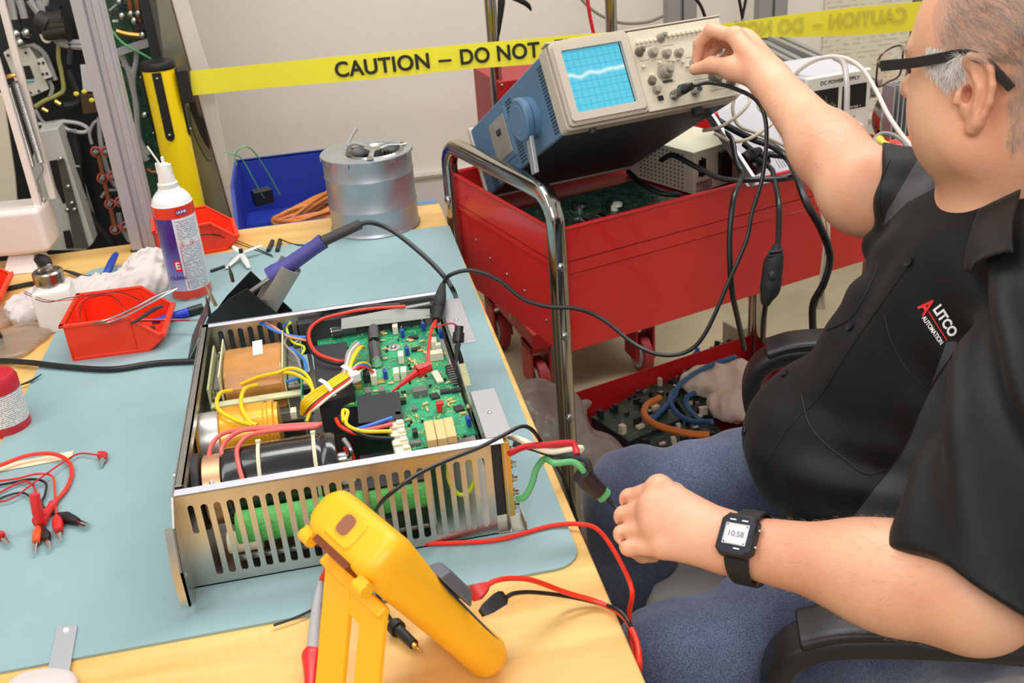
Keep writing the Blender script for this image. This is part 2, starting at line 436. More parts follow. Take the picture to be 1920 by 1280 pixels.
bin_((-.765, 1.83, TZ+.0005), math.radians(3), .155, .12, .066, 'red orange bin cut by the left edge of the photo')
# ------------------------------------------------------------------ aerosol air duster
can = thing('aerosol_can', 'white and purple air duster can with red bands and straw nozzle', 'aerosol can', (-.2785, 1.792, MZ))
canw = pm('can_white', (232, 232, 234), .3, coat=.3)
def canlabel():
    m = pm('can_label', (232, 232, 235), .32, coat=.3); nt = m.node_tree; N = nt.nodes; L = nt.links; b = N['Principled BSDF']
    tc = N.new('ShaderNodeTexCoord'); s = N.new('ShaderNodeSeparateXYZ'); L.new(tc.outputs['Object'], s.inputs[0])
    at = N.new('ShaderNodeMath'); at.operation = 'ARCTAN2'; L.new(s.outputs[1], at.inputs[0]); L.new(s.outputs[0], at.inputs[1])
    def cmp(v, a, b_):
        g = N.new('ShaderNodeMath'); g.operation = 'GREATER_THAN'; L.new(v, g.inputs[0]); g.inputs[1].default_value = a
        l = N.new('ShaderNodeMath'); l.operation = 'LESS_THAN'; L.new(v, l.inputs[0]); l.inputs[1].default_value = b_
        mm = N.new('ShaderNodeMath'); mm.operation = 'MULTIPLY'; L.new(g.outputs[0], mm.inputs[0]); L.new(l.outputs[0], mm.inputs[1]); return mm.outputs[0]
    def mul(a, b_):
        mm = N.new('ShaderNodeMath'); mm.operation = 'MULTIPLY'; L.new(a, mm.inputs[0]); L.new(b_, mm.inputs[1]); return mm.outputs[0]
    cur = None
    def layer(fac, col, prev):
        mx = N.new('ShaderNodeMix'); mx.data_type = 'RGBA'; L.new(fac, mx.inputs[0])
        if prev is None: mx.inputs[6].default_value = lin((226, 226, 232))
        else: L.new(prev, mx.inputs[6])
        if isinstance(col, tuple): mx.inputs[7].default_value = lin(col)
        else: L.new(col, mx.inputs[7])
        return mx.outputs[2]
    r = N.new('ShaderNodeValToRGB'); e = r.color_ramp.elements; e[0].position = .05; e[0].color = lin((206, 208, 232)); e[1].position = .6; e[1].color = lin((58, 42, 128)); e.new(.3).color = lin((120, 118, 190))
    mz = N.new('ShaderNodeMath'); mz.operation = 'DIVIDE'; L.new(s.outputs[2], mz.inputs[0]); mz.inputs[1].default_value = .17; L.new(mz.outputs[0], r.inputs[0])
    # text panel faces the viewer between angles -1.55 and -.35
    cur = layer(mul(cmp(at.outputs[0], -3.2, -1.62), cmp(s.outputs[2], .018, .15)), r.outputs[0], cur)
    sn = N.new('ShaderNodeMath'); sn.operation = 'FRACT'; mm = N.new('ShaderNodeMath'); mm.operation = 'MULTIPLY'; mm.inputs[1].default_value = 320; L.new(s.outputs[2], mm.inputs[0]); L.new(mm.outputs[0], sn.inputs[0])
    nz = N.new('ShaderNodeTexNoise'); nz.inputs['Scale'].default_value = 420; L.new(tc.outputs['Object'], nz.inputs[0])
    lines = mul(mul(cmp(sn.outputs[0], .0, .45), cmp(nz.outputs[0], .44, 1)), mul(cmp(at.outputs[0], -1.5, -.35), cmp(s.outputs[2], .022, .146)))
    cur = layer(lines, (120, 118, 132), cur)
    bz = mul(cmp(at.outputs[0], -1.5, -.3), cmp(s.outputs[2], .1005, .112)); cur = layer(bz, (226, 226, 232), cur)
    for a, b_, z0, z1 in ((-1.52, -.3, .1, .1012), (-1.52, -1.49, .024, .1012), (-.32, -.29, .024, .1012)): cur = layer(mul(cmp(at.outputs[0], a, b_), cmp(s.outputs[2], z0, z1)), (206, 40, 40), cur)
    cur = layer(cmp(s.outputs[2], .150, .170), (224, 52, 26), cur)
    cur = layer(cmp(s.outputs[2], .002, .019), (222, 54, 30), cur)
    L.new(cur, b.inputs['Base Color']); return m
R_ = .0345
MB().lathe([(.031, 0), (R_-.001, .001), (R_, .003), (R_, .171), (R_-.0008, .172)], n=48).build('can_body', canlabel(), can)
MB().lathe([(R_-.0008, .171), (R_-.002, .177), (.027, .1855), (.0245, .1875), (.0235, .1895), (.0195, .192), (.018, .196), (.0155, .198), (.001, .199)], n=40).build('can_shoulder', canw, can)
MB().lathe([(R_+.0003, .0), (R_+.0006, .002), (R_, .0035)], n=40).build('bottom_seam', steel, can)
noz = MB().lathe([(.0165, .194), (.0172, .205), (.0145, .207), (.0125, .222), (.0085, .238), (.0055, .2385)], n=24)
noz.box((-.001, .011, .236), (.005, .006, .022)).box((.009, -.002, .229), (.007, .010, .016)).box((-.010, -.002, .232), (.005, .009, .018))
noz.build('nozzle', white, can, bevel=.0008)
MB().tube([(-.004, -.002, .236), (-.012, .0, .254), (-.019, .001, .270)], .0016).build('straw', white, can)
ang = math.radians(-62); dn = V(math.cos(ang), math.sin(ang), 0); e1_ = V(-math.sin(ang), math.cos(ang), 0)
MB().box(dn*(R_+.0001)+V(0, 0, .1605), (.018, .0006, .008), R=np.stack([e1_, -dn, V(0, 0, 1)], 1)).build('logo_patch', pm('logo_purple', (96, 60, 130), .4), can)
text('logo_text', 'ULINE', .0062, paperw, can, dn*(R_+.0006)+V(0, 0, .1605), e1_, (0, 0, 1), weight=.0001)
a2 = math.radians(-104); d2 = V(math.cos(a2), math.sin(a2), 0); e2_ = V(-math.sin(a2), math.cos(a2), 0)
MB().box(d2*(R_-.0004)+V(0, 0, .066), (.011, .0012, .020), R=np.stack([e2_, -d2, V(0, 0, 1)], 1)).build('letter_patch', pm('logo_red', (222, 48, 34), .4), can)
text('letter', 'E', .017, paperw, can, d2*(R_+.0006)+V(0, 0, .066), e2_, (0, 0, 1), weight=.0004)
text('word', 'CLEAN', .0088, pm('logo_blue', (60, 50, 120), .4), can, d2*(R_+.0003)+V(0, 0, .044)-e2_*.004, e2_, (0, 0, 1), weight=.0002)
a3 = math.radians(-66); d3 = V(math.cos(a3), math.sin(a3), 0); e3_ = V(-math.sin(a3), math.cos(a3), 0)
for k, dx in enumerate((-.008, .010)):
    c_ = d3*(R_+.0003)+V(0, 0, .106)+e3_*dx
    MB().prism([(0, .0045), (-.0045, 0), (0, -.0045), (.0045, 0)], e3_, (0, 0, 1), c_-d3*.0004, .0004).build('warning_diamond', MT['logo_red'], can)
    MB().prism([(0, .0032), (-.0032, 0), (0, -.0032), (.0032, 0)], e3_, (0, 0, 1), c_, .0003).build('warning_diamond', paperw, can)
    MB().prism([(0, .002), (-.0013, -.0014), (.0013, -.0014)], e3_, (0, 0, 1), c_+d3*.0003, .0002).build('flame_mark', dark, can)
pass
# ------------------------------------------------------------------ solder flux bottle, rag
bot = thing('dispenser_bottle', 'square white solvent bottle with scratched steel pump cap', 'bottle', (-.492, 1.738, TZ), rz(.12)*1.14)
sq = lambda r, z: [V(r*math.copysign(abs(math.cos(t))**.35, math.cos(t)), r*math.copysign(abs(math.sin(t))**.35, math.sin(t)), z) for t in np.linspace(0, 2*math.pi, 40, endpoint=False)]
MB().rings([sq(.026, 0), sq(.0285, .003), sq(.0285, .055), sq(.026, .062), sq(.017, .068), sq(.016, .070)]).build('bottle_body', pm('milky_plastic', (226, 222, 216), .35, sss=0), bot)
MB().lathe([(.0205, .069), (.0215, .072), (.0215, .086), (.019, .0885), (.0185, .0865), (.010, .0855), (.004, .087), (.001, .0872)], n=32).build('pump_cap', pm('worn_steel', (160, 150, 138), .25, 1, var=.4, vs=60), bot)
# ------------------------------------------------------------------ rag and small things on the bench
ragm = pm('white_rag', (206, 196, 192), .85, bump=.3, bs=60, var=.03, vs=9)
def lump(px, py, z, r, R=None): c = G(px, py, TZ); c = V(c[0], c[1], TZ+z); return f_ell(c, r, R)
def ragpost(P, d): return np.maximum(d + .013*(np.abs(vnoise(P, 75, 3))-.2)+.005*vnoise(P, 170, 4), TZ+.0005-P[..., 2])
o = sdf_obj('cleaning_rag', [(lump(262, 545, .012, (.055, .06, .032)), .02, 1), (lump(283, 522, .024, (.035, .045, .035), rz(-.5)), .02, 1), (lump(205, 552, .008, (.06, .042, .018), rz(.2)), .02, 1),
    (lump(140, 560, .008, (.075, .055, .02), rz(.3)), .02, 1), (lump(70, 580, .012, (.055, .04, .024), rz(.5)), .02, 1), (lump(52, 600, .01, (.03, .03, .02)), .015, 1), (lump(165, 545, .006, (.05, .03, .016)), .02, 1)], .0032, ragm, post=ragpost, smooth_it=2)
tag(o, 'crumpled white cleaning rag spread behind the solvent bottle', 'rag')
# clear bag edge at left
bagm = pm('thin_bag_plastic', (214, 196, 178), .25, trans=.75, alpha=.75)
o = sdf_obj('plastic_bag', [(lump(10, 600, .008, (.06, .045, .014), rz(.3)), .02, 1), (lump(45, 635, .006, (.045, .05, .012)), .02, 1), (lump(10, 660, .006, (.05, .05, .010)), .02, 1)], .004, bagm,
    post=lambda P, d: np.maximum(d+.004*vnoise(P, 90, 9), TZ+.0005-P[..., 2]), smooth_it=1)
tag(o, 'crumpled clear plastic bag on the bench at left edge', 'bag')
def flat(px, py, z=MZ): return G(px, py, z)
def strip(name, label, cat, pts, w, t, m, z=MZ, parent=None):
    P = [flat(*p, z) for p in pts]; mb = MB(); L = []; R = []
    for i, p in enumerate(P):
        d = nrm(P[min(i+1, len(P)-1)]-P[max(i-1, 0)]); n = np.cross((0, 0, 1), d); L.append(p+n*w/2); R.append(p-n*w/2)
    a = [l for l in L]+[r for r in R[::-1]]
    mb.rings([a, [q+V(0, 0, t) for q in a]]); return mb
# wire cutters with blue grips
ZC = .006
pl = thing('wire_cutters', 'wire cutters with two blue grips lying at the white rag', 'pliers', G(190, 520, TZ))
def lw(P): return [np.asarray(p)-V(*G(190, 520, TZ)) for p in P]
MB().tube(lw([G(193, 521, TZ+.018), G(203, 505, TZ+.026), G(210, 490, TZ+.026), G(217, 477, TZ+.020)]), [.0045, .0075, .0075, .006], n=10, flat=.8).build('grip', pm('blue_grip', (36, 66, 160), .45), pl)
MB().tube(lw([G(196, 523, TZ+.010), G(232, 505, TZ+.014), G(262, 489, TZ+.014), G(287, 476, TZ+.012)]), [.0045, .007, .0075, .006], n=10, flat=.8).build('grip', MT['blue_grip'], pl)
MB().sph(lw([G(190, 519, TZ+.010)])[0], (.011, .011, .006)).build('pivot', steel, pl)
MB().tube(lw([G(188, 524, TZ+.008), G(160, 520, TZ+.008), G(135, 511, TZ+.007), G(113, 505, TZ+.006)]), [.006, .0045, .0035, .001], n=8).tube(lw([G(188, 520, TZ+.009), G(170, 519, TZ+.009), G(150, 519, TZ+.007)]), [.006, .004, .001], n=8).build('jaw', dark, pl)
# tweezers and rods lying over the bin
def rod(name, label, cat, P, r, m, tip=None, group=None):
    o = MB().tube(P, r, n=10).build(name, m); return tag(o, label, cat, group)
BZ = MZ+.066
tw = MB().tube([G(150, 606, BZ-.01), G(190, 602, BZ), G(245, 580, BZ+.006), G(290, 556, BZ+.012), G(330, 540, BZ+.014)], [.0008, .002, .0028, .0035, .004], n=8, flat=.6)
tw.tube([G(175, 608, BZ-.006), G(205, 603, BZ), G(250, 585, BZ+.004), G(295, 560, BZ+.011), G(330, 541, BZ+.014)], [.0008, .002, .0028, .0035, .004], n=8, flat=.6)
tag(tw.build('tweezers', steel), 'long steel tweezers with green tipped end resting across red bin', 'tweezers')
rod('dental_pick', 'thin black pick lying in the red bin beside steel tweezers', 'pick', [G(245, 607, BZ-.012), G(270, 592, BZ-.006), G(288, 580, BZ), G(305, 573, BZ+.002)], [.0015, .003, .0035, .0022], dark)
sd = thing('screwdriver', 'steel screwdriver shaft with black handle standing out of red bin nose', 'screwdriver')
MB().tube([G(238, 601, MZ+.02), G(300, 600, MZ+.022), G(372, 600, MZ+.024)], .0024, smooth=False).build('shaft', chrome, sd)
MB().tube([G(252, 613, MZ+.008), G(270, 617, MZ+.01), G(291, 614, MZ+.01)], [.004, .0045, .004]).build('handle', dark, sd)
mk = thing('marker_pen', 'blue marker pen with black cap between red bin and soldering stand', 'pen')
MB().tube([G(284, 603, MZ+.008), G(318, 594, MZ+.008), G(353, 585, MZ+.008)], [.003, .0065, .0075], n=12).build('barrel', pm('pen_blue', (24, 52, 190), .35), mk)
MB().tube([G(353, 585, MZ+.008), G(380, 577, MZ+.008)], .0082, n=12).build('cap', black, mk)
# thin loops of red and black wire over the bin
lp = thing('wire_loop', 'thin red and black wire looped over the front red bin', 'wire')
for m, dy, nm in ((redlead2, 0, 'red_wire'), (black, 4, 'black_wire')):
    MB().tube([G(45, 545+dy, TZ+.035), G(85, 562+dy, TZ+.085), G(130, 562-dy, BZ+.022), G(180, 549+dy, BZ+.02), G(225, 552-dy, BZ+.012), G(262, 566-dy, BZ+.008)], .0007, n=6).build(nm, m, lp)
    MB().tube([G(150, 604, BZ-.02), G(143+dy*2, 580, BZ-.004), G(165, 556+dy, BZ+.006), G(205, 550+dy, BZ+.01), G(232, 575, BZ+.006), G(233+dy, 600, BZ-.008)], .0007, n=6).build(nm, m, lp)
# white plastic cross piece
cx = thing('plastic_clip', 'white translucent four armed plastic piece on far mat edge', 'clip', G(455, 487, MZ))
c0 = G(455, 487, MZ); cm_ = pm('milky_clip', (228, 232, 228), .4, trans=.25)
for q, h in (((437, 461), .022), ((492, 459), .018), ((424, 503), .004), ((467, 502), .004)):
    e_ = G(*q, MZ+h)-c0; MB().tube([V(0, 0, .014), e_*.5+V(0, 0, .007), e_], [.004, .006, .0035], n=8, flat=.3).build('arm', cm_, cx)
MB().cyl((0, 0, .008), (0, 0, .022), .004).build('hub', black, cx)
for q, lab in (((503, 470, 511, 452), 'short black sleeve, left one of two standing past the iron'), ((520, 470, 525, 450), 'short black sleeve, right one of two standing past the iron')):
    o = MB().tube([G(q[0], q[1], TZ+.006), G(q[2], q[3], TZ+.006)], .0042, n=12).build('heat_shrink_sleeve', dark); tag(o, lab, 'sleeve', 'short black sleeves on the far bench edge')
wr = MB()
wr.tube([G(365, 443, TZ+.055), G(400, 439, TZ+.045), G(430, 446, TZ+.014), G(470, 461, TZ+.004), G(510, 478, MZ+.002)], .0009, n=6)
wr.tube([G(368, 440, TZ+.05), G(405, 441, TZ+.04), G(436, 452, TZ+.012), G(478, 468, TZ+.004), G(512, 481, MZ+.002)], .0009, n=6)
wr.tube([G(528, 449, TZ+.008), G(545, 456, TZ+.003), G(562, 459, MZ+.002), G(585, 460, MZ+.002)], .0012, n=6)
tag(wr.build('thin_wire', black), 'pair of thin black wires from far red bin along the mat edge', 'wire')
o = MB().tube([G(395, 508, MZ+.003), G(421, 499, MZ+.003)], .0028, n=10).build('ink_stick', black); tag(o, 'short black rod on mat beside white plastic piece', 'rod')
o = MB().tube([G(15, 735, MZ+.002), G(38, 722, MZ+.003), G(58, 714, MZ+.004), G(78, 701, MZ+.006)], [.0012, .0012, .0022, .0008], n=8).build('probe_pick', dark); tag(o, 'dark pointed pick on the left edge of the blue mat', 'pick')
o = strip('craft_stick', '', '', [(-60, 896), (0, 878), (60, 868), (120, 856), (137, 853)], .0175, .002, None, MZ+.0003).build('craft_stick', pm('birch', (240, 216, 178), .6), bevel=.0008); tag(o, 'pale wooden craft stick under the red test leads', 'stick')
mst = thing('metal_strip', 'bare aluminium strip with a small hole at front left of the mat', 'metal strip', G(108, 1225, MZ))
b0 = G(108, 1225, MZ)
P = [G(108, 1175, MZ+.0005)-b0, G(146, 1174, MZ+.0005)-b0, G(124, 1300, MZ+.0005)-b0, G(80, 1305, MZ+.0005)-b0]
MB().rings([P, [p+V(0, 0, .002) for p in P]]).build('strip', pm('brushed_alu', (196, 198, 204), .4, .6), mst, bevel=.0004)
MB().cyl(G(124, 1181, MZ+.003)-b0, G(124, 1181, MZ+.0036)-b0, .0028).build('rivet', steel, mst)
o = sdf_obj('folded_wipe', [(lump(70, 1290, .006, (.03, .02, .008)), .01, 1), (lump(110, 1300, .006, (.02, .02, .008)), .01, 1)], .002, ragm, post=lambda P, d: np.maximum(d+.002*vnoise(P, 120, 5), TZ+.0012-P[..., 2]))
tag(o, 'bit of white wipe at front bench edge over the metal strip end', 'wipe')
# red and white spray can at left edge
rc = thing('spray_can', 'red and white labelled can standing at left photo edge', 'spray can', (-.502, 1.388, TZ))
MB().lathe([(.0300, 0), (.0315, .002), (.0315, .014), (.0310, .0145)], n=36).build('base_band', pm('crimson', (186, 32, 48), .35), rc)
def redlabel():
    m = pm('print_label', (228, 226, 224), .45); nt = m.node_tree; N = nt.nodes; L = nt.links; b = N['Principled BSDF']
    tc = N.new('ShaderNodeTexCoord'); s = N.new('ShaderNodeSeparateXYZ'); L.new(tc.outputs['Object'], s.inputs[0])
    mm = N.new('ShaderNodeMath'); mm.operation = 'MULTIPLY'; mm.inputs[1].default_value = 350; L.new(s.outputs[2], mm.inputs[0])
    fr = N.new('ShaderNodeMath'); fr.operation = 'FRACT'; L.new(mm.outputs[0], fr.inputs[0]); l = N.new('ShaderNodeMath'); l.operation = 'LESS_THAN'; l.inputs[1].default_value = .4; L.new(fr.outputs[0], l.inputs[0])
    nz = N.new('ShaderNodeTexNoise'); nz.inputs['Scale'].default_value = 500; L.new(tc.outputs['Object'], nz.inputs[0]); g = N.new('ShaderNodeMath'); g.operation = 'GREATER_THAN'; g.inputs[1].default_value = .47; L.new(nz.outputs[0], g.inputs[0])
    x = N.new('ShaderNodeMath'); x.operation = 'MULTIPLY'; L.new(l.outputs[0], x.inputs[0]); L.new(g.outputs[0], x.inputs[1])
    mx = N.new('ShaderNodeMix'); mx.data_type = 'RGBA'; L.new(x.outputs[0], mx.inputs[0]); mx.inputs[6].default_value = lin((228, 226, 224)); mx.inputs[7].default_value = lin((120, 112, 114)); L.new(mx.outputs[2], b.inputs['Base Color']); return m
MB().lathe([(.0313, .0145), (.0313, .062)], n=36, caps=False).build('paper_label', redlabel(), rc)
MB().lathe([(.0315, .062), (.0315, .078), (.028, .084), (.02, .086), (.001, .087)], n=36).build('top_band', MT['crimson'], rc)
# ------------------------------------------------------------------ pile of test leads at left
def lead(label, path, r, m, group, plug):
    t = thing('test_lead', label, 'test lead', G(*path[-1][:2], MZ), group=group); b = G(*path[-1][:2], MZ)
    P = [G(p[0], p[1], MZ+(p[2] if len(p) > 2 else r))-b for p in path]
    MB().tube(P, r, n=8).build('wire', m, t); d = nrm(P[-1]-P[-2]); plug(t, P[-1], d); return t
def banana(col, L=.028, r=.0052):
    def f(t, p, d):
        MB().tube([p-d*.004, p+d*.006, p+d*L*.6, p+d*L], [r*.6, r, r*1.05, r*.8], n=12).build('plug_sleeve', col, t)
        MB().tube([p+d*L, p+d*(L+.008), p+d*(L+.016), p+d*(L+.022)], [.0024, .003, .0022, .0018], n=10).build('plug_pin', chrome, t)
    return f
gl = 'test leads on the mat'
lead('thin red test lead ending in an elbow plug furthest right of the pile', [(-40, 900), (0, 880, .004), (60, 850, .006), (130, 812+22, .004), (185, 848, .004)][0:0]+[(-30, 945), (20, 935, .006), (70, 900, .010), (120, 865, .008), (150, 850, .005), (186, 853, .006)], .0012, redlead2, gl,
     lambda t, p, d: (MB().tube([p-d*.001, p+V(.006, -.001, 0)], .0052, n=10).tube([p+V(.006, 0, 0), p+V(.006, -.012, -.001)], .0052, n=10).build('elbow', redlead2, t),
                      MB().tube([p+V(.006, -.012, -.001), p+V(.006, -.018, -.001), p+V(.0055, -.026, -.002)], [.0045, .003, .002], n=10).build('plug_pin', chrome, t)))
lead('thick orange red lead curving round above the other test leads', [(-40, 885, .008), (0, 872, .01), (50, 854, .012), (95, 850, .010), (125, 862, .006), (135, 885, .004), (125, 915, .004), (108, 935, .005), (100, 945, .006)], .0027, redlead, gl,
     lambda t, p, d: (MB().tube([p, p+d*.012, p+d*.04], [.006, .0045, .009], n=12).build('plug_body', pm('plug_red', (214, 40, 40), .35), t), MB().tube([p+d*.036, p+d*.036+V(0, 0, .018), p+d*.036+V(.001, .004, .034)], [.0075, .0062, .006], n=14).build('upright_sleeve', MT['plug_red'], t)))
lead('black lead with long alligator style boot and bare steel tip', [(-30, 915, .003), (20, 905, .004), (60, 898, .006), (85, 905, .006), (85, 925, .005), (78, 945, .004), (95, 960, .003), (112, 966, .004)], .0016, black, gl,
     lambda t, p, d: (MB().tube([p-d*.004, p+d*.012, p+d*.026, p+d*.036], [.003, .0075, .006, .004], n=12).build('boot', black, t), MB().tube([p+d*.034, p+d*.044, p+d*.053], [.0032, .0036, .003], n=10).build('steel_tip', chrome, t)))
lead('orange banana plug lead pointing down left', [(-30, 940, .003), (20, 912, .004), (45, 902, .006), (62, 910, .006), (70, 935, .004), (74, 970, .004), (71, 992, .005)], .0014, redlead2, gl, banana(pm('plug_orange', (240, 84, 40), .35)))
lead('black banana plug lead in the middle of the pile', [(-30, 950, .003), (10, 930, .003), (45, 924, .004), (66, 945, .004), (78, 975, .004), (84, 996, .005)], .0014, dark, gl, banana(black, .02))
lead('red banana plug lead right of the black plug', [(-30, 905, .003), (30, 897, .006), (70, 888, .008), (98, 893, .006), (103, 925, .005), (104, 950, .005), (107, 972, .006)], .0014, redlead, gl, banana(MT['plug_red'], .03, .0062))
lead('small red plug lead cut by left photo edge', [(-40, 960, .003), (-20, 985, .004), (-4, 1000, .005)], .0014, redlead2, gl, banana(MT['plug_red'], .012, .006))
# ------------------------------------------------------------------ magnifier lamp arm
lampw = pm('lamp_enamel', (226, 214, 206), .38)
Ly = 2.075
lm = thing('arm_lamp', 'white spring arm lamp stand with heavy box base on bench corner', 'lamp', (-.63, Ly, TZ))
lb = V(-.63, Ly, TZ)
def LY(px, py, dy=0): return GY(px, py, Ly+dy)-lb
MB().rings([[V(-.026, -.05, .0), V(.044, -.058, 0), V(.05, .03, 0), V(-.01, .035, 0)], [V(-.01, -.02, .035), V(.034, -.02, .035), V(.034, .02, .035), V(-.01, .02, .035)]]).build('foot', lampw, lm, bevel=.003)
bx = MB().box((.006, 0, .078), (.140, .085, .090), R=rz(-.1)); bx.build('base_box', lampw, lm, bevel=.012, seg=4)
for a, b, dy in (((-22, 60), (72, 388), -.015), ((18, 60), (100, 372), .02)):
    p = LY(*a, dy); q = LY(*b, dy); d = nrm(q-p); p = q-d*.55
    MB().box((p+q)/2, (.013, .012, .55), R=np.stack([nrm(np.cross((0, 1, 0), d)), nrm(np.cross(d, np.cross((0, 1, 0), d))), d], 1)).build('arm_bar', lampw, lm, bevel=.002)
def spring(p, q, r, turns, w, name, m, parent):
    d = q-p; L_ = np.linalg.norm(d); d = d/L_; u = nrm(np.cross(d, (0, 1, 0))); v = np.cross(d, u)
    n = int(turns*8); MB().tube([p+d*L_*i/n+r*(u*math.cos(i*math.pi/4)+v*math.sin(i*math.pi/4)) for i in range(n+1)], w, n=5, smooth=False).build(name, m, parent)
spring(LY(15, 160), LY(60, 312), .0055, 62, .0010, 'spring', steel, lm); spring(LY(28, 152), LY(76, 305), .0055, 62, .0010, 'spring', steel, lm)
MB().tube([LY(-2, 158), LY(12, 145), LY(30, 140)], .004).build('spring_hook', gold, lm)
MB().tube([LY(58, 312), LY(62, 330), LY(72, 345), LY(80, 378), LY(88, 372)], .0015).tube([LY(76, 305), LY(80, 320), LY(68, 345), LY(72, 360)], .0015).build('wire_link', steel, lm)
pw = thing('lamp_plug', 'black moulded jack on grey lead beside white lamp foot', 'plug', G(85, 498, TZ))
b0 = G(85, 498, TZ)
MB().tube([G(74, 487, TZ+.016)-b0, G(84, 490, TZ+.016)-b0, G(92, 497, TZ+.012)-b0], [.012, .0125, .007], n=14).build('plug_body', rubber, pw)
MB().tube([G(88, 494, TZ+.012)-b0, G(95, 502, TZ+.01)-b0], .0055, n=10).build('metal_collar', grey_ins, pw)
MB().tube([G(92, 499, TZ+.01)-b0, G(97, 510, TZ+.008)-b0, G(90, 526, TZ+.006)-b0, G(50, 533, TZ+.005)-b0, G(0, 543, TZ+.005)-b0, G(-60, 548, TZ+.005)-b0], .0045, n=8).build('wire', cable_m, pw)
# black block at left edge
o = MB().box(V(*G(-22, 655, TZ))+V(0, 0, .014), (.05, .04, .027), R=rz(.4)).build('black_block', black, bevel=.002); tag(o, 'black block cut by left photo edge above the spray can', 'block')
# ------------------------------------------------------------------ soldering stand, iron
st = thing('soldering_stand', 'black metal soldering iron stand with grey sleeve behind the open chassis', 'soldering stand', (-.19, 1.53, MZ))
sb = V(-.19, 1.53, MZ)
blk = pm('black_enamel', (24, 24, 26), .4, var=.2, vs=60)
def SY(px, py, Y): p = GY(px, py, Y); return p-sb
def ypoly(pts, Y, th, mb):   # polygon given by photo points lying in the upright plane y = Y
    P = [SY(a, b, Y) for a, b in pts]; P = [V(p[0], p[1], max(p[2], .0)) for p in P]; return mb.rings([P, [p+V(0, th, 0) for p in P]])
mb = MB(); ypoly([(354, 676), (372, 640), (392, 592), (430, 560), (463, 541), (517, 585), (560, 620), (560, 650)], 1.500, .0025, mb)
mb.build('side_plate', blk, st, bevel=.0006)
mb = MB(); ypoly([(392, 600), (425, 555), (470, 508), (548, 582), (548, 600)], 1.585, .0025, mb); mb.build('side_plate', blk, st, bevel=.0006)
mb = MB(); a = SY(390, 590, 1.502); b = SY(355, 672, 1.502); b[2] = max(b[2], .001); a2_ = V(a[0], .055, a[2]); b2_ = V(b[0], .055, b[2]); n_ = V(-.002, 0, .001)
mb.rings([[a, b, b2_, a2_], [p+n_ for p in (a, b, b2_, a2_)]]); mb.build('sloped_tray', pm('worn_black', (70, 68, 66), .45), st)
MB().bb((SY(400, 640, 1.5)[0], -.03, 0), (.09, .055, .003)).build('base_plate', blk, st)
for i, (a, b) in enumerate((((405, 573), (383, 530)), ((395, 600), (386, 555)), ((437, 528), (429, 498)))):
    p = SY(*a, 1.52+.03*(i == 2)); q = SY(*b, 1.52+.03*(i == 2)); MB().tube([p, (p+q)/2, q], [.0028, .003, .0008], n=10).build('spare_tip', pm('tip_metal%d' % i, [(200, 180, 150), (120, 100, 90), (110, 96, 90)][i], .4, .8), st)
A = SY(478, 590, 1.545); Bp = SY(536, 493, 1.545); d = nrm(Bp-A); u = V(0, 1, 0); w = nrm(np.cross(u, d))
# half round channel
def chan(p, r, a0, a1, n=14): return [p+r*(math.cos(t)*u+math.sin(t)*w) for t in np.linspace(a0, a1, n)]
mb = MB(); s0, s1 = -.3, math.pi+.3
for r in (.0265,):
    o1 = chan(A, .0265, s0, s1); i1 = chan(A, .0245, s0, s1); o2 = chan(Bp, .0265, s0, s1); i2 = chan(Bp, .0245, s0, s1)
    mb.rings([o1+i1[::-1], o2+i2[::-1]])
mb.build('iron_sleeve', pm('sleeve_grey', (168, 160, 150), .45, .3, var=.05, vs=30), st)
# flip channel so that it opens upward-left
MB().cyl(SY(495, 566, 1.515), SY(495, 566, 1.509), .004).build('screw', dark, st)
so = GY(520, 512, 1.545); se = GY(606, 452, 1.545); sf = GY(676, 420, 1.545)
ir = thing('soldering_iron', 'soldering iron with violet blue grip resting in grey sleeve', 'soldering iron', so)
q = se-so; dd2 = nrm(q); q2 = sf-so
MB().tube([-dd2*.06, -dd2*.01], .004).build('heater_tube', steel, ir)
MB().tube([-dd2*.012, V(0, 0, 0), q*.3, q*.8, q], [.017, .0165, .0125, .0115, .0125], n=18).build('grip', pm('violet_grip', (72, 68, 140), .55), ir)
MB().tube([q, q+(q2-q)*.1, q2], [.0095, .0085, .0078], n=14).build('rear_sleeve', pm('grey_grip', (58, 56, 56), .6), ir)
P = [q2-nrm(q2-q)*.006, GY(695, 417, 1.545)-so, GY(735, 432, 1.54)-so, GY(790, 475, 1.50)-so, GY(830, 515, 1.46)-so, GY(850, 545, 1.44)-so, G(856, 566, MZ+.004)-so, G(850, 580, MZ+.004)-so]
MB().tube(P, .0038, n=10).build('cord', cable_m, ir)
o = MB().tube([G(-60, 672, TZ+.007), G(0, 676, TZ+.007), G(60, 680, MZ+.006), G(130, 688, MZ+.005), G(210, 692, MZ+.005), G(290, 681, MZ+.005), G(360, 677, MZ+.005), G(375, 677, MZ+.005)], .0046, n=10).build('mat_cable', cable_m)
tag(o, 'thick black cable crossing the mat from left edge to soldering stand', 'cable')
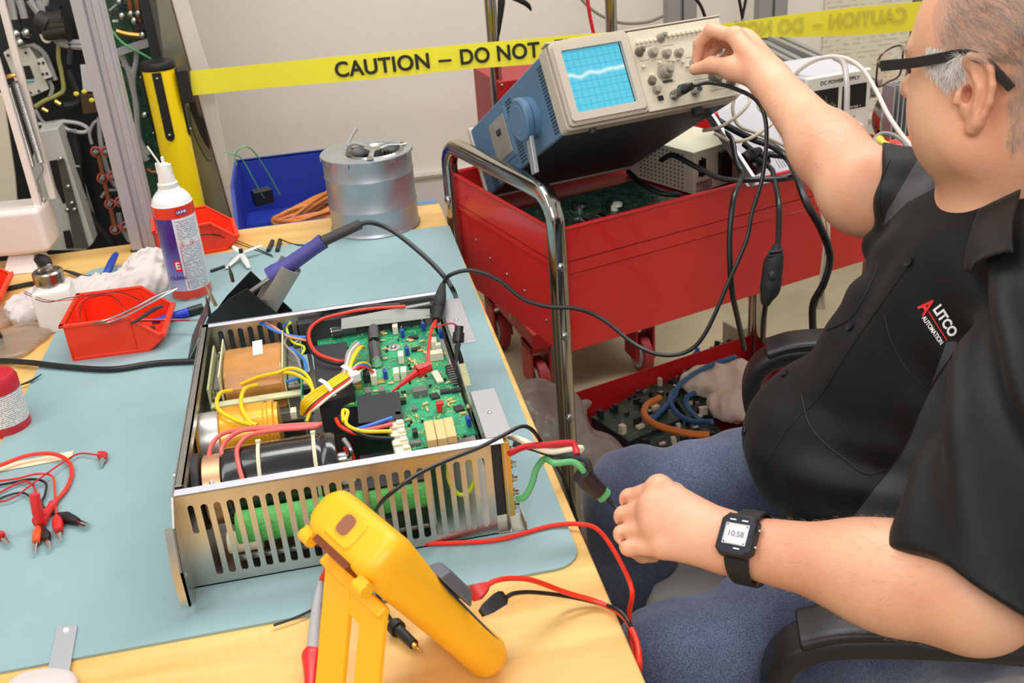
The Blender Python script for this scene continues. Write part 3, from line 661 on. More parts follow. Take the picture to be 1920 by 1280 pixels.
# ------------------------------------------------------------------ galvanised blower
fc = V(.068, 2.03, TZ+.0032); 
fan = thing('centrifugal_blower', 'galvanised round blower housing standing on the far corner of bench', 'blower', fc)
Rf = .0875
MB().lathe([(Rf+.002, 0), (Rf+.003, .002), (Rf+.001, .006), (Rf, .008), (Rf, .047), (Rf+.0012, .049), (Rf+.0012, .051), (Rf, .053), (Rf, .108), (Rf+.0012, .110), (Rf+.0012, .112), (Rf, .114), (Rf, .150), (Rf+.001, .152)], n=72, caps=False).build('housing_wall', galv, fan)
def ringp(r, cx=0, cy=0, n=64): return [(cx+r*math.cos(t), cy+r*math.sin(t)) for t in np.linspace(0, 2*math.pi, n, endpoint=False)]
outer = ringp(Rf+.0025); hx, hy = .016, -.012
MB().plate(outer, [ringp(.050, hx, hy, 48)], (1, 0, 0), (0, 1, 0), (0, 0, .150), .003).build('top_plate', galv, fan)
MB().lathe([(.058, .153), (.055, .1565), (.050, .155), (.047, .148), (.046, .138)], o=(hx, hy, 0), n=56, caps=False).build('inlet_ring', steel, fan)
MB().lathe([(.044, .10), (.044, .132), (.034, .133), (.012, .120), (.001, .120)], o=(hx, hy, 0), n=40).build('impeller_core', pm('impeller', (60, 60, 64), .4, .5), fan)
bl = MB()
for k in range(28):
    a = k*2*math.pi/28; bl.box((hx+.040*math.cos(a), hy+.040*math.sin(a), .125), (.009, .0012, .03), R=rz(a+.5))
bl.build('impeller_blades', steel, fan)
for k, a in enumerate((.3, 2.45, 4.5)):
    d_ = V(math.cos(a), math.sin(a), 0); c_ = V(hx, hy, .157)
    MB().tube([c_+d_*.010, c_+d_*.03+V(0, 0, .003), c_+d_*.056+V(0, 0, -.001), c_+d_*.066], [.006, .0045, .006, .007], flat=.3, n=10).build('motor_bracket', galv, fan)
    MB().cyl(c_+d_*.060+V(0, 0, -.001), c_+d_*.060+V(0, 0, .003), .004).build('bolt', gold, fan)
MB().lathe([(.014, .13), (.014, .158), (.001, .159)], o=(hx, hy, 0)).build('motor_hub', steel, fan)
for a in np.linspace(0, 2*math.pi, 12, endpoint=False):
    c_ = V((Rf+.002)*math.cos(a), (Rf+.002)*math.sin(a), .148); MB().box(c_, (.003, .012, .009), R=rz(a)).build('crimp_tab', galv, fan)
MB().tube([V(.005, .0, .16), V(-.02, .005, .168), V(-.034, .012, .162), V(-.028, .03, .170), V(-.012, .048, .186)], [.003, .0032, .003, .003, .0042], n=8).build('motor_lead', grey_ins, fan)
# ------------------------------------------------------------------ opened power supply chassis
CR = V(-.21, .943, MZ)
ch = thing('power_supply_chassis', 'opened slotted steel power supply chassis with green circuit board, centre of mat', 'electronic device', CR)
def K(px, py, h): return G(px, py, MZ+h)-CR
CW, CD, CH = .345, .43, .117
def slot(cx, z0, z1, w):
    r = w/2; return [(cx+r*math.cos(a), z1-r+r*math.sin(a)) for a in np.linspace(0, math.pi, 7)]+[(cx+r*math.cos(a), z0+r+r*math.sin(a)) for a in np.linspace(math.pi, 2*math.pi, 7)]
hs_ = [slot(.014, .068, .104, .0062)]+[slot(.0275+.0132*i, .012, .103, .0074) for i in range(23)]
nearplate = MB().plate([(0, 0), (.330, 0), (.330, CH), (0, CH)], hs_, (1, 0, 0), (0, 0, 1), (0, .0016, 0), .0016)
nearplate.build('slotted_side', zinc, ch, smooth=False)
MB().bb((0, 0, CH-.0014), (CW, .014, CH)).build('side_flange', pm('bright_zinc', (222, 224, 236), .35, .45), ch, bevel=.0005)
hf = [slot(.022+.0135*i, .02, .105, .0075) for i in range(12)]
MB().plate([(0, 0), (CW-.01, 0), (CW-.01, CH), (0, CH)], hf, (1, 0, 0), (0, 0, 1), (0, CD, 0), .0016).build('slotted_side', zinc, ch, smooth=False)
MB().bb((0, CD-.010, CH-.0014), (CW-.01, CD+.001, CH)).build('side_flange', MT['bright_zinc'], ch, bevel=.0005)
MB().bb((0, 0, 0), (CW, CD, .0016)).build('floor_plate', zinc, ch)
# front panel (left end) with projecting ear at near corner
ear = [(-.045, .012), (-.045, .055), (-.028, .098), (.0, CH), (.018, CH), (CD, CH), (CD, 0), (0, 0), (-.02, -.0)]
MB().plate([(p[0], p[1]) for p in ear[::-1]], [[(-.03+.004*math.cos(t), .05+.011*math.sin(t)) for t in np.linspace(0, 2*math.pi, 14, endpoint=False)]], (0, 1, 0), (0, 0, 1), (-.002, 0, 0), .002).build('end_panel', zinc, ch, smooth=False)
MB().bb((-.001, .02, CH-.0015), (.009, CD, CH)).bb((.006, .02, CH-.012), (.009, CD, CH)).build('end_flange', zinc, ch, bevel=.0004)
MB().prism([(-.045, .012), (-.045, .055), (-.028, .098), (-.026, .098), (-.041, .055), (-.041, .012)], (0, 1, 0), (0, 0, 1), (-.010, 0, 0), .010).build('ear_fold', zinc, ch)
for y, z in ((.0, .045), (-.02, .028), (.06, .112)): MB().cyl((-.0022, y-.01, z), (-.0048, y-.01, z), .0035, n=12).build('rivet', steel, ch)
# right end
MB().bb((CW-.0016, .0, 0), (CW, .02, CH-.002)).build('corner_post', zinc, ch)
for y0, y1, w in ((.012, .122, .030), (.252, .395, .030)):
    mb = MB().bb((CW-.018, y0, CH-.0016), (CW-.018+w, y1, CH)).bb((CW-.018, y0, .085), (CW-.0166, y1, CH)); b = mb.build('mounting_bracket', pm('satin_steel%d' % y1.__hash__() if False else 'satin_steel', (196, 198, 204), .36, .8), ch, bevel=.0006)
    MB().sph((CW-.004, (y0+y1)/2, CH+.0004), (.0025, .0025, .0012)).build('rivet', steel, ch)
MB().bb((CW-.018, .02, .06), (CW-.0166, .40, .098)).build('end_rail', zinc, ch)
MB().bb((.33, -.002, 0), (.362, .03, .0014)).bb((.3605, -.002, 0), (.362, .03, .012)).build('foot_bracket', zinc, ch)
# terminal strip at near right corner
ts = MB().bb((CW-.003, .004, .018), (CW+.006, .010, CH-.004)).bb((CW-.003, .022, .018), (CW+.006, .028, CH-.004)); ts.build('terminal_strip', gold, ch)
MB().bb((.330, .012, .016), (CW-.002, .026, CH-.006)).build('terminal_block', dark, ch)
for i in range(5):
    z = .026+.018*i; MB().cyl((CW+.001, .014, z), (CW+.009, .012, z), .0048, n=8).cyl((CW+.006, .012, z), (CW+.013, .011, z), .0034, n=10).build('terminal_screw', chrome, ch)
# transformer
tr_brown = pm('varnished_winding', (186, 128, 62), .32, var=.14, vs=24, coat=.5, detail=6)
def lam(x0, x1, y0, y1, z0, z1, m, name, par=ch, bevel=.001): return MB().bb((x0, y0, z0), (x1, y1, z1)).build(name, m, par, bevel=bevel)
ply = pm('pale_fibre', (206, 206, 160), .6)
a, b, c_, d_ = K(418, 645, .096), K(528, 636, .096), K(420, 722, .090), K(532, 705, .090)
tx0, tx1, ty0, ty1 = (a[0]+c_[0])/2, (b[0]+d_[0])/2, c_[1]+.006, a[1]-.004
tf = MB()
prof = [(ty0, .04), (ty0, .078), (ty0+.012, .094), (ty0+.03, .099), (ty1-.03, .099), (ty1-.012, .094), (ty1, .078), (ty1, .04)]
tf.rings([[V(x, p[0], p[1]) for p in prof] for x in (tx0, tx1)])
tro = tf.build('transformer', tr_brown, ch, bevel=.004, seg=3)
for x in (tx0-.003, tx1): MB().bb((x, ty0-.006, .03), (x+.002, ty1+.006, .103)).build('bobbin_cheek', ply, tro, bevel=.0006)
MB().rings([[V(tx0+.040, ty0+.048, .0993), V(tx0+.053, ty0+.050, .0993), V(tx0+.051, ty0+.094, .0993), V(tx0+.038, ty0+.092, .0993)], [V(tx0+.040, ty0+.048, .1003), V(tx0+.053, ty0+.050, .1003), V(tx0+.051, ty0+.094, .1003), V(tx0+.038, ty0+.092, .1003)]]).build('paper_label', paperw, tro)
MB().bb((.012, ty0-.012, .026), (.128, ty1+.012, .04)).bb((.014, ty0-.008, .072), (tx0-.004, ty1+.008, .076)).bb((tx1+.004, ty0-.008, .072), (.128, ty1+.008, .076)).build('iron_core', pm('core_grey', (150, 150, 146), .45, .5, var=.1, vs=30), ch, bevel=.0012)
MB().bb((.012, ty0-.022, .066), (.128, ty0-.008, .069)).build('terminal_board', ply, ch, bevel=.0004)
for x in (.02, .124):
    for y in (ty0-.002, ty1+.002): MB().cyl((x, y, .074), (x, y, .081), .0055, n=6).cyl((x, y, .08), (x, y, .085), .003, n=10).build('core_bolt', steel, ch)
tt = [K(430, 715, .08), K(446, 712, .08), K(462, 710, .08), K(480, 704, .08), K(490, 703, .08)]
for p in tt: MB().cyl(p-V(0, 0, .01), p+V(0, 0, .003), .0028, n=8).box(p+V(0, 0, -.002), (.007, .006, .003)).build('solder_lug', steel, ch)
lam(.0095, .0125, ty0-.01, ty1+.02, .04, .09, ply, 'insulating_strip')
# gold and black reservoir capacitors
yg, zg, rg = K(440, 768, .10)[1]+.002, .062, .038
MB().cyl((.006, yg, zg), (.030, yg, zg), rg-.003, n=40).build('capacitor_end', pm('light_alu', (216, 214, 210), .35, .7), ch, bevel=.001)
gm = MB().lathe([(rg-.002, 0), (rg, .002), (rg, .052), (rg-.0015, .054), (rg-.0015, .057), (rg, .059), (rg, .064), (rg-.003, .066), (rg-.003, .070), (.001, .070)], o=(.030, yg, zg), R=rot((0, 1, 0), math.pi/2), n=44)
gm.build('gold_capacitor', pm('gold_sleeve', (238, 168, 30), .28, .25, coat=.6), ch)
MB().lathe([(rg-.004, -.001), (rg-.0035, .0), (rg-.0035, .003)], o=(.004, yg, zg), R=rot((0, 1, 0), math.pi/2), n=40).build('capacitor_rim', MT['gold_sleeve'], ch)
yb, zb, rb = K(500, 838, .107)[1], .064, .044
Rx = rot((0, 1, 0), math.pi/2)
bc = MB().lathe([(rb-.008, 0), (rb-.001, .002), (rb, .006), (rb, .106), (rb-.002, .110), (rb-.0005, .114), (rb-.0005, .122), (rb-.003, .126), (rb-.010, .128), (.001, .1275)], o=(.040, yb, zb), R=Rx, n=56)
bco = bc.build('black_capacitor', pm('black_sleeve', (20, 19, 20), .22, coat=.5, bump=.12, bs=30), ch)
for x in (.082, .143):
    MB().lathe([(rb+.0002, -.0022), (rb+.0014, -.0020), (rb+.0014, .0020), (rb+.0002, .0022)], o=(x, yb, zb), R=Rx, n=48).build('cable_tie', pm('cable_tie_nylon', (206, 200, 170), .5), bco)
    MB().box((x, yb+.012, zb+rb+.0005), (.006, .005, .005)).build('tie_lock', MT['cable_tie_nylon'], bco, bevel=.0008)
MB().lathe([(rb-.006, 0), (rb-.005, .001), (rb-.005, .020), (rb-.007, .021)], o=(.019, yb, zb), R=Rx, n=40).build('copper_collar', pm('pale_copper', (214, 170, 130), .35, .75, var=.1, vs=30), ch)
MB().lathe([(rb-.003, 0), (rb-.001, .002), (rb-.001, .009), (rb-.004, .010), (.001, .010)], o=(.007, yb, zb), R=Rx, n=40).build('capacitor_base', dark, ch)
MB().box((.030, yb-.028, zb+.020), (.020, .004, .010)).build('clamp_strap', gold, ch)
MB().cyl((.030, yb-.036, zb+.022), (.030, yb-.024, zb+.026), .0035, n=10).build('clamp_bolt', steel, ch)
# screw terminals on right end of the black capacitor
for dz in (.018, -.014):
    MB().cyl((.167, yb-.01, zb+dz), (.176, yb-.01, zb+dz), .008, n=14).cyl((.176, yb-.01, zb+dz), (.182, yb-.01, zb+dz), .005, n=8).build('terminal_post', steel, ch)
MB().tube([(.178, yb-.01, zb+.018), (.182, yb-.016, zb+.03), (.176, yb-.004, zb+.040)], .003).build('bare_lug', steel, ch)
# green ceramic resistors behind the slots
grn = pm('green_enamel', (84, 176, 82), .55, bump=.9, bs=240)
for x0, x1, z, y in ((.05, .19, .046, .030), (.195, .262, .054, .030)):
    MB().cyl((x0, y, z), (x1, y, z), .0185, n=28).build('green_resistor', grn, ch, bevel=.002)
MB().cyl((.038, .026, .032), (.075, .026, .032), .012, n=20).build('ceramic_tube', pm('cream_ceramic', (222, 208, 182), .5), ch, bevel=.001)
MB().bb((.262, .012, .004), (.264, .05, .09)).build('resistor_bracket', zinc, ch)
MB().bb((.045, .012, .016), (.26, .016, .022)).build('resistor_rail', zinc, ch)
MB().tube([(.285, .02, .095), (.283, .018, .07), (.290, .016, .052), (.302, .016, .050), (.312, .018, .068), (.308, .02, .095)], .0022).build('looped_wire', pm('yellow_green_wire', (206, 214, 40), .4), ch)
MB().tube([(.290, .024, .095), (.287, .022, .06), (.298, .02, .045), (.310, .022, .06)], .0018).build('looped_wire', green_ins, ch)
# black heatsink mid right, dark block
lam(.190, .262, .022, .092, .03, .074, black, 'heatsink_block')
p = K(585, 648, .092); q = K(650, 640, .092); r_ = K(598, 757, .092); s_ = K(664, 738, .092)
MB().rings([[r_-V(0, 0, .05), s_-V(0, 0, .05), q-V(0, 0, .05), p-V(0, 0, .05)], [r_, s_, q, p]]).build('heatsink_cover', pm('matt_black', (38, 38, 42), .6), ch, bevel=.001)
P = [K(669, 744, .096), K(672, 793, .096), K(756, 783, .096), K(748, 733, .096)]
MB().rings([[x-V(0, 0, .0016) for x in P], P]).build('black_cover_plate', MT['matt_black'], ch, bevel=.0003)
# ---- circuit board
pcbm = pm('circuit_board', (22, 130, 88), .35)
def pcbnodes(m, base=(24, 138, 92), spark=(226, 214, 70)):
    nt = m.node_tree; N = nt.nodes; L = nt.links; b = N['Principled BSDF']; tc = N.new('ShaderNodeTexCoord')
    def brick(sc, w, th):
        v = N.new('ShaderNodeTexVoronoi'); v.distance = 'CHEBYCHEV'; v.feature = 'DISTANCE_TO_EDGE' if False else 'F1'; v.inputs['Scale'].default_value = sc; L.new(tc.outputs['Object'], v.inputs['Vector']); return v
    v = brick(75, 0, 0); r = N.new('ShaderNodeValToRGB'); e = r.color_ramp.elements; e[0].position = 0; e[0].color = lin((16, 104, 72)); e[1].position = .6; e[1].color = lin((44, 160, 112)); L.new(v.outputs['Color'], r.inputs[0])
    v2 = brick(330, 0, 0); g = N.new('ShaderNodeMath'); g.operation = 'LESS_THAN'; g.inputs[1].default_value = .22; L.new(v2.outputs['Distance'], g.inputs[0])
    nz = N.new('ShaderNodeTexNoise'); nz.inputs['Scale'].default_value = 60; L.new(tc.outputs['Object'], nz.inputs[0]); g2 = N.new('ShaderNodeMath'); g2.operation = 'GREATER_THAN'; g2.inputs[1].default_value = .52; L.new(nz.outputs[0], g2.inputs[0])
    mm = N.new('ShaderNodeMath'); mm.operation = 'MULTIPLY'; L.new(g.outputs[0], mm.inputs[0]); L.new(g2.outputs[0], mm.inputs[1])
    mx = N.new('ShaderNodeMix'); mx.data_type = 'RGBA'; L.new(mm.outputs[0], mx.inputs[0]); L.new(r.outputs[0], mx.inputs[6]); mx.inputs[7].default_value = lin(spark); L.new(mx.outputs[2], b.inputs['Base Color'])
pcbnodes(pcbm)
BH = .080
Pb = [K(747, 850, BH), K(893, 812, BH), K(797, 590, BH)+V(.006, -.004, 0), K(640, 612, BH), K(592, 618, BH), K(596, 650, BH), K(655, 650, BH), K(640, 690, BH), K(618, 760, BH), K(700, 760, BH)]
Pb = [V(p[0], p[1], BH) for p in Pb]
board = MB().rings([[p-V(0, 0, .0018) for p in Pb], Pb]).build('circuit_board', pcbm, ch)
def Kb(px, py, h=0): p = K(px, py, BH+h); return V(p[0], p[1], BH+h)
def comp(name, px, py, dx, dy, dz, m, a=0, bevel=.0005, h=0):
    p = Kb(px, py, dz*.6+h); return MB().box((p[0], p[1], BH+dz/2+h+.0001), (dx, dy, dz), R=rz(a)).build(name, m, board, bevel=bevel)
cer = pm('cream_film_cap', (228, 220, 196), .45); tan = pm('tan_ceramic', (222, 186, 126), .55); potb = pm('trimpot_blue', (30, 70, 170), .35); icb = pm('chip_black', (40, 40, 44), .45); tang = pm('chip_grey', (110, 108, 104), .5)
elc = pm('electrolytic_sleeve', (62, 60, 66), .3, coat=.3)
for (x0, y0, x1, y1, r) in ((622, 622, 668, 614, .0085), (702, 640, 700, 612, .0085), (706, 678, 701, 648, .0085)):
    a = Kb(x0, y0, .009); b = Kb(x1, y1, .009); d = nrm(b-a); o = MB().cyl(a, b, r, n=24).build('electrolytic_capacitor', elc, board, bevel=.001)
    MB().cyl(a-d*.0012, a, r*.93, n=24).build('capacitor_top', chrome, board); MB().tube([b, b+d*.006, b+d*.008-V(0, 0, .006)], .0005, n=5).build('lead_wire', steel, board)
for px, py in ((741, 614), (752, 668), (814, 642), (743, 700), (757, 698), (822, 650)): comp('film_capacitor', px, py, .0075, .016 if px not in (822,) else .008, .012, cer, a=-.08)
comp('white_relay', 815, 665, .022, .012, .011, cer); comp('label_strip', 820, 706, .009, .032, .003, cer, a=.12)
for px, py in ((754, 623), (763, 656), (793, 610), (722, 700), (826, 625), (878, 788)): comp('trimmer', px, py, .005, .009, .011, potb, a=.1); comp('trimmer_screw', px-1, py-5, .002, .002, .013, gold)
for px, py in ((775, 632), (780, 654), (835, 733), (856, 731)): comp('dip_chip', px, py, .013, .0075, .004, icb)
for px, py, w in ((788, 733, .018),): comp('grey_relay', px, py, w, .012, .009, tang)
for px, py in ((716, 732), (690, 735)): comp('grey_ic', px, py, .008, .014, .009, tang)
comp('surface_chip', 815, 742, .011, .012, .003, icb, a=.15); comp('surface_chip', 860, 765, .011, .013, .003, icb, a=.15)
comp('red_jumper', 825, 760, .009, .009, .012, MT['plug_red']); comp('green_led', 832, 764, .004, .006, .009, MT['green_insulation'])
for px, py in ((807, 812), (826, 809), (844, 805)): comp('tan_power_resistor', px, py, .0112, .044, .010, tan, a=-.02, bevel=.0008)
comp('pin_header_housing', 847, 702, .0075, .040, .010, icb, a=.1)
for i in range(14):
    p = Kb(861-0.0*i+i*.75, 683+i*3.0, .006); MB().tube([p, p+V(.008, 0, 0)], .0005, n=5).build('header_pin', gold, board)
for i in range(9):
    p = Kb(843+i*1.1, 684+i*4.4, .011); MB().box(p, (.0085, .0014, .001), R=rz(.1)).build('housing_rib', tang, board)
comp('black_connector', 843, 630, .012, .010, .010, icb); comp('black_connector', 862, 668, .006, .03, .008, icb); comp('black_connector', 768, 575+12, .004, .004, .014, icb); comp('grey_tab', 803, 597, .010, .004, .016, tang)
comp('black_terminal', 640, 742, .034, .013, .011, icb); comp('black_terminal', 690, 700, .013, .026, .012, icb); comp('yellow_cap', 672, 722, .010, .010, .006, gold); comp('cream_plug', 700, 705, .008, .020, .013, cer)
comp('white_bracket', 600, 628, .014, .019, .004, pm('tin', (206, 206, 204), .35, .8))
comp('yellow_mark', 715, 715, .010, .008, .003, gold); comp('diode', 778, 810, .006, .010, .008, icb); comp('diode', 778, 830, .013, .007, .004, tang); comp('diode', 777, 765, .006, .010, .004, tang)
comp('terminal_clip', 738, 752, .010, .014, .005, MT['tin']); comp('black_clip', 752, 751, .012, .008, .006, icb)
e_ = Kb(738, 652, .0); MB().cyl(e_+V(0, 0, .0001), e_+V(0, 0, .0008), .010, n=24).build('silver_pad', MT['tin'], board); MB().sph(e_+V(0, 0, .002), (.004, .004, .0025)).build('pad_screw', steel, board)
# small resistors and diodes: one mesh copied over the populated areas
smalls = [MB().tube([(-.0045, 0, .0012), (-.0024, 0, .0016), (.0024, 0, .0016), (.0045, 0, .0012)], [.0004, .0016, .0016, .0004], n=6, smooth=False), MB().box((0, 0, .0016), (.003, .0022, .003)), MB().box((0, 0, .001), (.0024, .0014, .0018))]
sm = [smalls[0].build('resistor', tan, board), smalls[1].build('small_capacitor', icb, board), smalls[2].build('tiny_part', pm('tin_part', (200, 190, 140), .4, .4), board)]
spots = []
for px, py in [(718, 624), (719, 640), (722, 657), (724, 675), (728, 690), (770, 615), (778, 611), (768, 637), (792, 641), (770, 676), (778, 682), (786, 680), (794, 676), (765, 688), (775, 692), (786, 690), (798, 690), (806, 640), (812, 618), (735, 640), (735, 622), (760, 640), (790, 660), (795, 756), (800, 768), (790, 745), (850, 745), (845, 752), (842, 762), (870, 776), (868, 800), (862, 790), (876, 762), (872, 820), (860, 822), (840, 690), (835, 715), (828, 700), (805, 725), (770, 720), (755, 735), (760, 745), (735, 720), (745, 728), (765, 790), (768, 800), (790, 790), (780, 780), (748, 790), (712, 745), (725, 650), (748, 640), (840, 610), (845, 655), (829, 660), (800, 705), (792, 712)]:
    for k in range(1 + (rnd.random() < .35)): spots.append((px+rnd.uniform(-2, 2)+k*5, py+rnd.uniform(-2, 2)+k*3))
for i, (px, py) in enumerate(spots):
    s0_ = sm[rnd.choice((0, 0, 1, 1, 2))]; c = s0_.copy(); COL.objects.link(c); c.parent = board; p = Kb(px, py); c.location = p; c.rotation_euler = (0, 0, rnd.choice((0, math.pi/2, .3)))
for s_, q in zip(sm, ((705, 735), (812, 700), (818, 790))): s_.location = Kb(*q)
# white wire terminal block at left edge of board
for i, (px, py) in enumerate(((741, 783), (744, 798), (747, 814), (751, 830), (756, 845))):
    p = K(px, py, .090); MB().box(p-V(0, 0, .004), (.018, .0125, .013)).box(p+V(.004, 0, .003), (.008, .008, .006)).build('terminal_body', white_ins, board, bevel=.001)
# grey insulating sheet at far side
P = [K(640, 617, .098), K(806, 596, .092), K(806, 566, .110), K(640, 598, .110)]
MB().rings([P, [p+V(0, .0012, 0) for p in P]]).build('insulating_sheet', pm('grey_sheet', (168, 170, 164), .5), ch)
lam(.13, .322, .405, .428, .06, .108, pm('inner_dark', (52, 52, 56), .5), 'rear_module')
P = [K(560, 760, .088), K(566, 740, .088), K(590, 745, .088), K(585, 800, .088), K(562, 795, .088)]
small_board = MB().bb((.128, .215, .03), (.1296, .30, .085)).build('upright_board', pcbm, ch)
for y in (.23, .25, .275, .29): MB().bb((.1296, y, .06), (.140, y+.009, .074)).build('board_part', cer if y in (.25, .29) else icb, small_board, bevel=.0006)
lam(.112, .120, .222, .236, .062, .072, cer, 'white_part'); lam(.150, .175, .205, .215, .05, .072, MT['tin'], 'small_bracket')
# ---- wiring
def kw(name, pts, r, m, par=ch, n=8): return MB().tube([K(*p) for p in pts], r, n=n).build(name, m, par)
kw('yellow_wire', [(452, 720, .085), (490, 705, .095), (540, 698, .104), (575, 714, .104), (590, 745, .098), (575, 790, .085)], .0022, yellow_ins)
kw('yellow_wire', [(516, 700, .104), (545, 690, .108), (572, 700, .106), (586, 730, .1), (578, 770, .088)], .0022, yellow_ins)
kw('yellow_wire', [(434, 732, .086), (412, 738, .098), (408, 765, .108), (440, 787, .105), (475, 797, .106)], .0026, yellow_ins)
kw('yellow_wire', [(481, 722, .088), (458, 730, .100), (452, 760, .108), (468, 790, .107), (482, 797, .106)], .0026, yellow_ins)
for i, (m, o_) in enumerate(((yellow_ins, 0), (yellow_ins, 4), (yellow_ins, 8), (redlead, 13), (white_ins, 17), (yellow_ins, -4), (MT['dark_plastic'], 11))):
    kw('harness_wire', [(566+o_*.4, 776+o_*.2, .075), (574+o_, 752+o_*.8, .100), (610+o_*.6, 726+o_*.9, .108), (650+o_*.4, 700+o_*.9, .112), (672+o_*.2, 690+o_*.3, .108), (688-o_*.2, 688+o_*.1, .092)], .0019, m, n=7)
for i, m in enumerate((grey_ins, white_ins, grey_ins, yellow_ins, yellow_ins)):
    kw('harness_wire', [(640+i*4, 706+i, .110), (648+i*3, 680, .116), (652+i*6, 660-i*2, .112), (668+i*4, 640+i*3, .095)], .0018, m, n=7)
for i, m in enumerate((yellow_ins, blue_ins, redlead)): kw('harness_wire', [(655+i*2, 700, .11), (672, 682+i*3, .114), (690, 682+i*4, .104), (697+i*3, 700, .09)], .0016, m, n=7)
for a, b in (((600, 712, .118), (628, 742, .104)), ((642, 686, .120), (670, 712, .108))):
    p = K(*a); q = K(*b); MB().tube([p, (p+q)/2+V(0, 0, .005), q], .003, flat=.5).build('harness_tie', paperw, ch)
MB().box(K(665, 706, .112), (.013, .012, .012), R=rz(.4)).build('tie_mount', paperw, ch, bevel=.002)
kw('red_feed_wire', [(760, 574, .112), (700, 578, .113), (650, 586, .114), (600, 600, .114), (579, 625, .112), (592, 660, .106), (632, 676, .102), (650, 676, .100)], .0024, redlead)
kw('black_feed_wire', [(750, 571, .112), (700, 573, .115), (655, 583, .112), (603, 592, .108), (577, 622, .106), (588, 663, .102), (628, 681, .1), (656, 678, .098)], .0024, black)
kw('blue_wire', [(452, 616, .095), (462, 602, .104), (485, 604, .108), (520, 622, .102), (556, 631, .1), (574, 632, .098)], .002, blue_ins)
kw('blue_wire', [(545, 652, .09), (568, 672, .094), (574, 695, .092), (560, 708, .085), (535, 716, .08)], .002, blue_ins)
kw('blue_wire', [(532, 612, .1), (540, 600, .1), (548, 590, .095)], .002, blue_ins)
kw('orange_wire', [(490, 602, .108), (512, 612, .104), (540, 630, .1), (575, 638, .098)], .0018, pm('salmon_insulation', (232, 150, 110), .45))
kw('earth_wire', [(552, 600, .098), (538, 614, .098), (548, 640, .094), (570, 650, .09), (566, 664, .086), (556, 668, .084)], .0018, MT['yellow_green_wire'])
kw('grey_wire', [(540, 630, .094), (534, 645, .094), (556, 668, .09), (564, 690, .088)], .0018, grey_ins)
for i, pts in enumerate((((604, 795), (562, 796), (520, 799), (470, 803), (420, 812), (398, 832), (391, 862), (389, 898)), ((600, 797), (560, 800), (515, 803), (460, 806), (430, 820), (415, 845), (428, 870), (444, 900)), ((596, 799), (560, 803), (520, 806), (470, 815), (446, 838), (446, 866), (455, 900)))):
    hz_ = (.112, .113, .113, .113, .111, .108, .098, .085); kw('red_bus_wire', [(p[0], p[1], h) for p, h in zip(pts, hz_)], .0026, pink_ins)
for m, o_, pts in ((redlead, 0, [(630, 785, .098), (640, 800, .098), (668, 812, .094), (690, 805, .094), (735, 793, .095)]), (blue_ins, 0, [(664, 806, .096), (700, 795, .1), (735, 783, .098)]), (yellow_ins, 0, [(644, 790, .102), (643, 770, .106), (652, 772, .106), (650, 795, .1), (680, 808, .098), (735, 808, .095)]), (black, 0, [(636, 780, .100), (650, 800, .098), (690, 818, .094), (738, 822, .094)]), (pink_ins, 0, [(672, 808, .098), (705, 802, .098), (735, 795, .096)])):
    kw('loom_wire', pts, .0023, m)
kw('yellow_green_lead', [(618, 765, .075), (645, 760, .078), (665, 758, .078)], .0028, MT['yellow_green_wire'])
kw('red_drop_wire', [(652, 830, .090), (660, 850, .08), (668, 880, .06)], .0022, redlead); kw('red_drop_wire', [(646, 838, .090), (652, 858, .078), (660, 885, .06)], .0022, redlead2)
# far edge connector seen over the rail
MB().bb((.125, CD+.002, .07), (.185, CD+.02, .095)).build('rear_connector', black, ch, bevel=.001); MB().bb((.13, CD+.003, .095), (.18, CD+.018, .103)).build('connector_latch', pm('pale_yellow', (232, 222, 110), .5), ch, bevel=.001)
# mains leads leaving the terminal strip, ending in a taped black sleeve
def TK(px, py, z): return G(px, py, z)-CR
wl = [('red_lead', pink_ins if False else redlead2, [(955, 850, .875), (985, 837, .872), (1030, 833, .87), (1070, 830, .866), (1078, 838, .862), (1082, 852, .858)], .0036), ('white_lead', white_ins, [(955, 818, .862), (980, 826, .868), (1005, 838, .866), (1035, 846, .862), (1070, 842, .86), (1090, 840, .856), (1082, 850, .852)], .0036),
      ('black_lead', dark, [(962, 832, .862), (1000, 840, .858), (1030, 850, .858), (1070, 855, .855), (1098, 862, .852), (1106, 880, .842), (1108, 900, .83)], .0036), ('green_lead', green_ins, [(970, 936, .80), (985, 930, .806), (998, 905, .82), (1006, 878, .835), (1022, 860, .85), (1040, 868, .854), (1075, 866, .852), (1092, 880, .844), (1104, 902, .83)], .0036)]
for nm, m, pts, r in wl: MB().tube([TK(*p) for p in pts], r, n=10).build(nm, m, ch)
MB().tube([TK(1090, 888, .840), TK(1104, 904, .828), TK(1126, 924, .815)], [.011, .0115, .0095], n=16).build('black_sleeve_end', pm('heat_sleeve', (48, 38, 38), .35), ch)
MB().tube([TK(1123, 920, .817), TK(1134, 930, .810)], .0088, n=16).build('green_sleeve_tip', green_ins, ch)
MB().tube([TK(1130, 926, .812), TK(1152, 948, .803), TK(1172, 968, .800)], .0022, n=8).build('thin_black_lead', cable_m, ch)
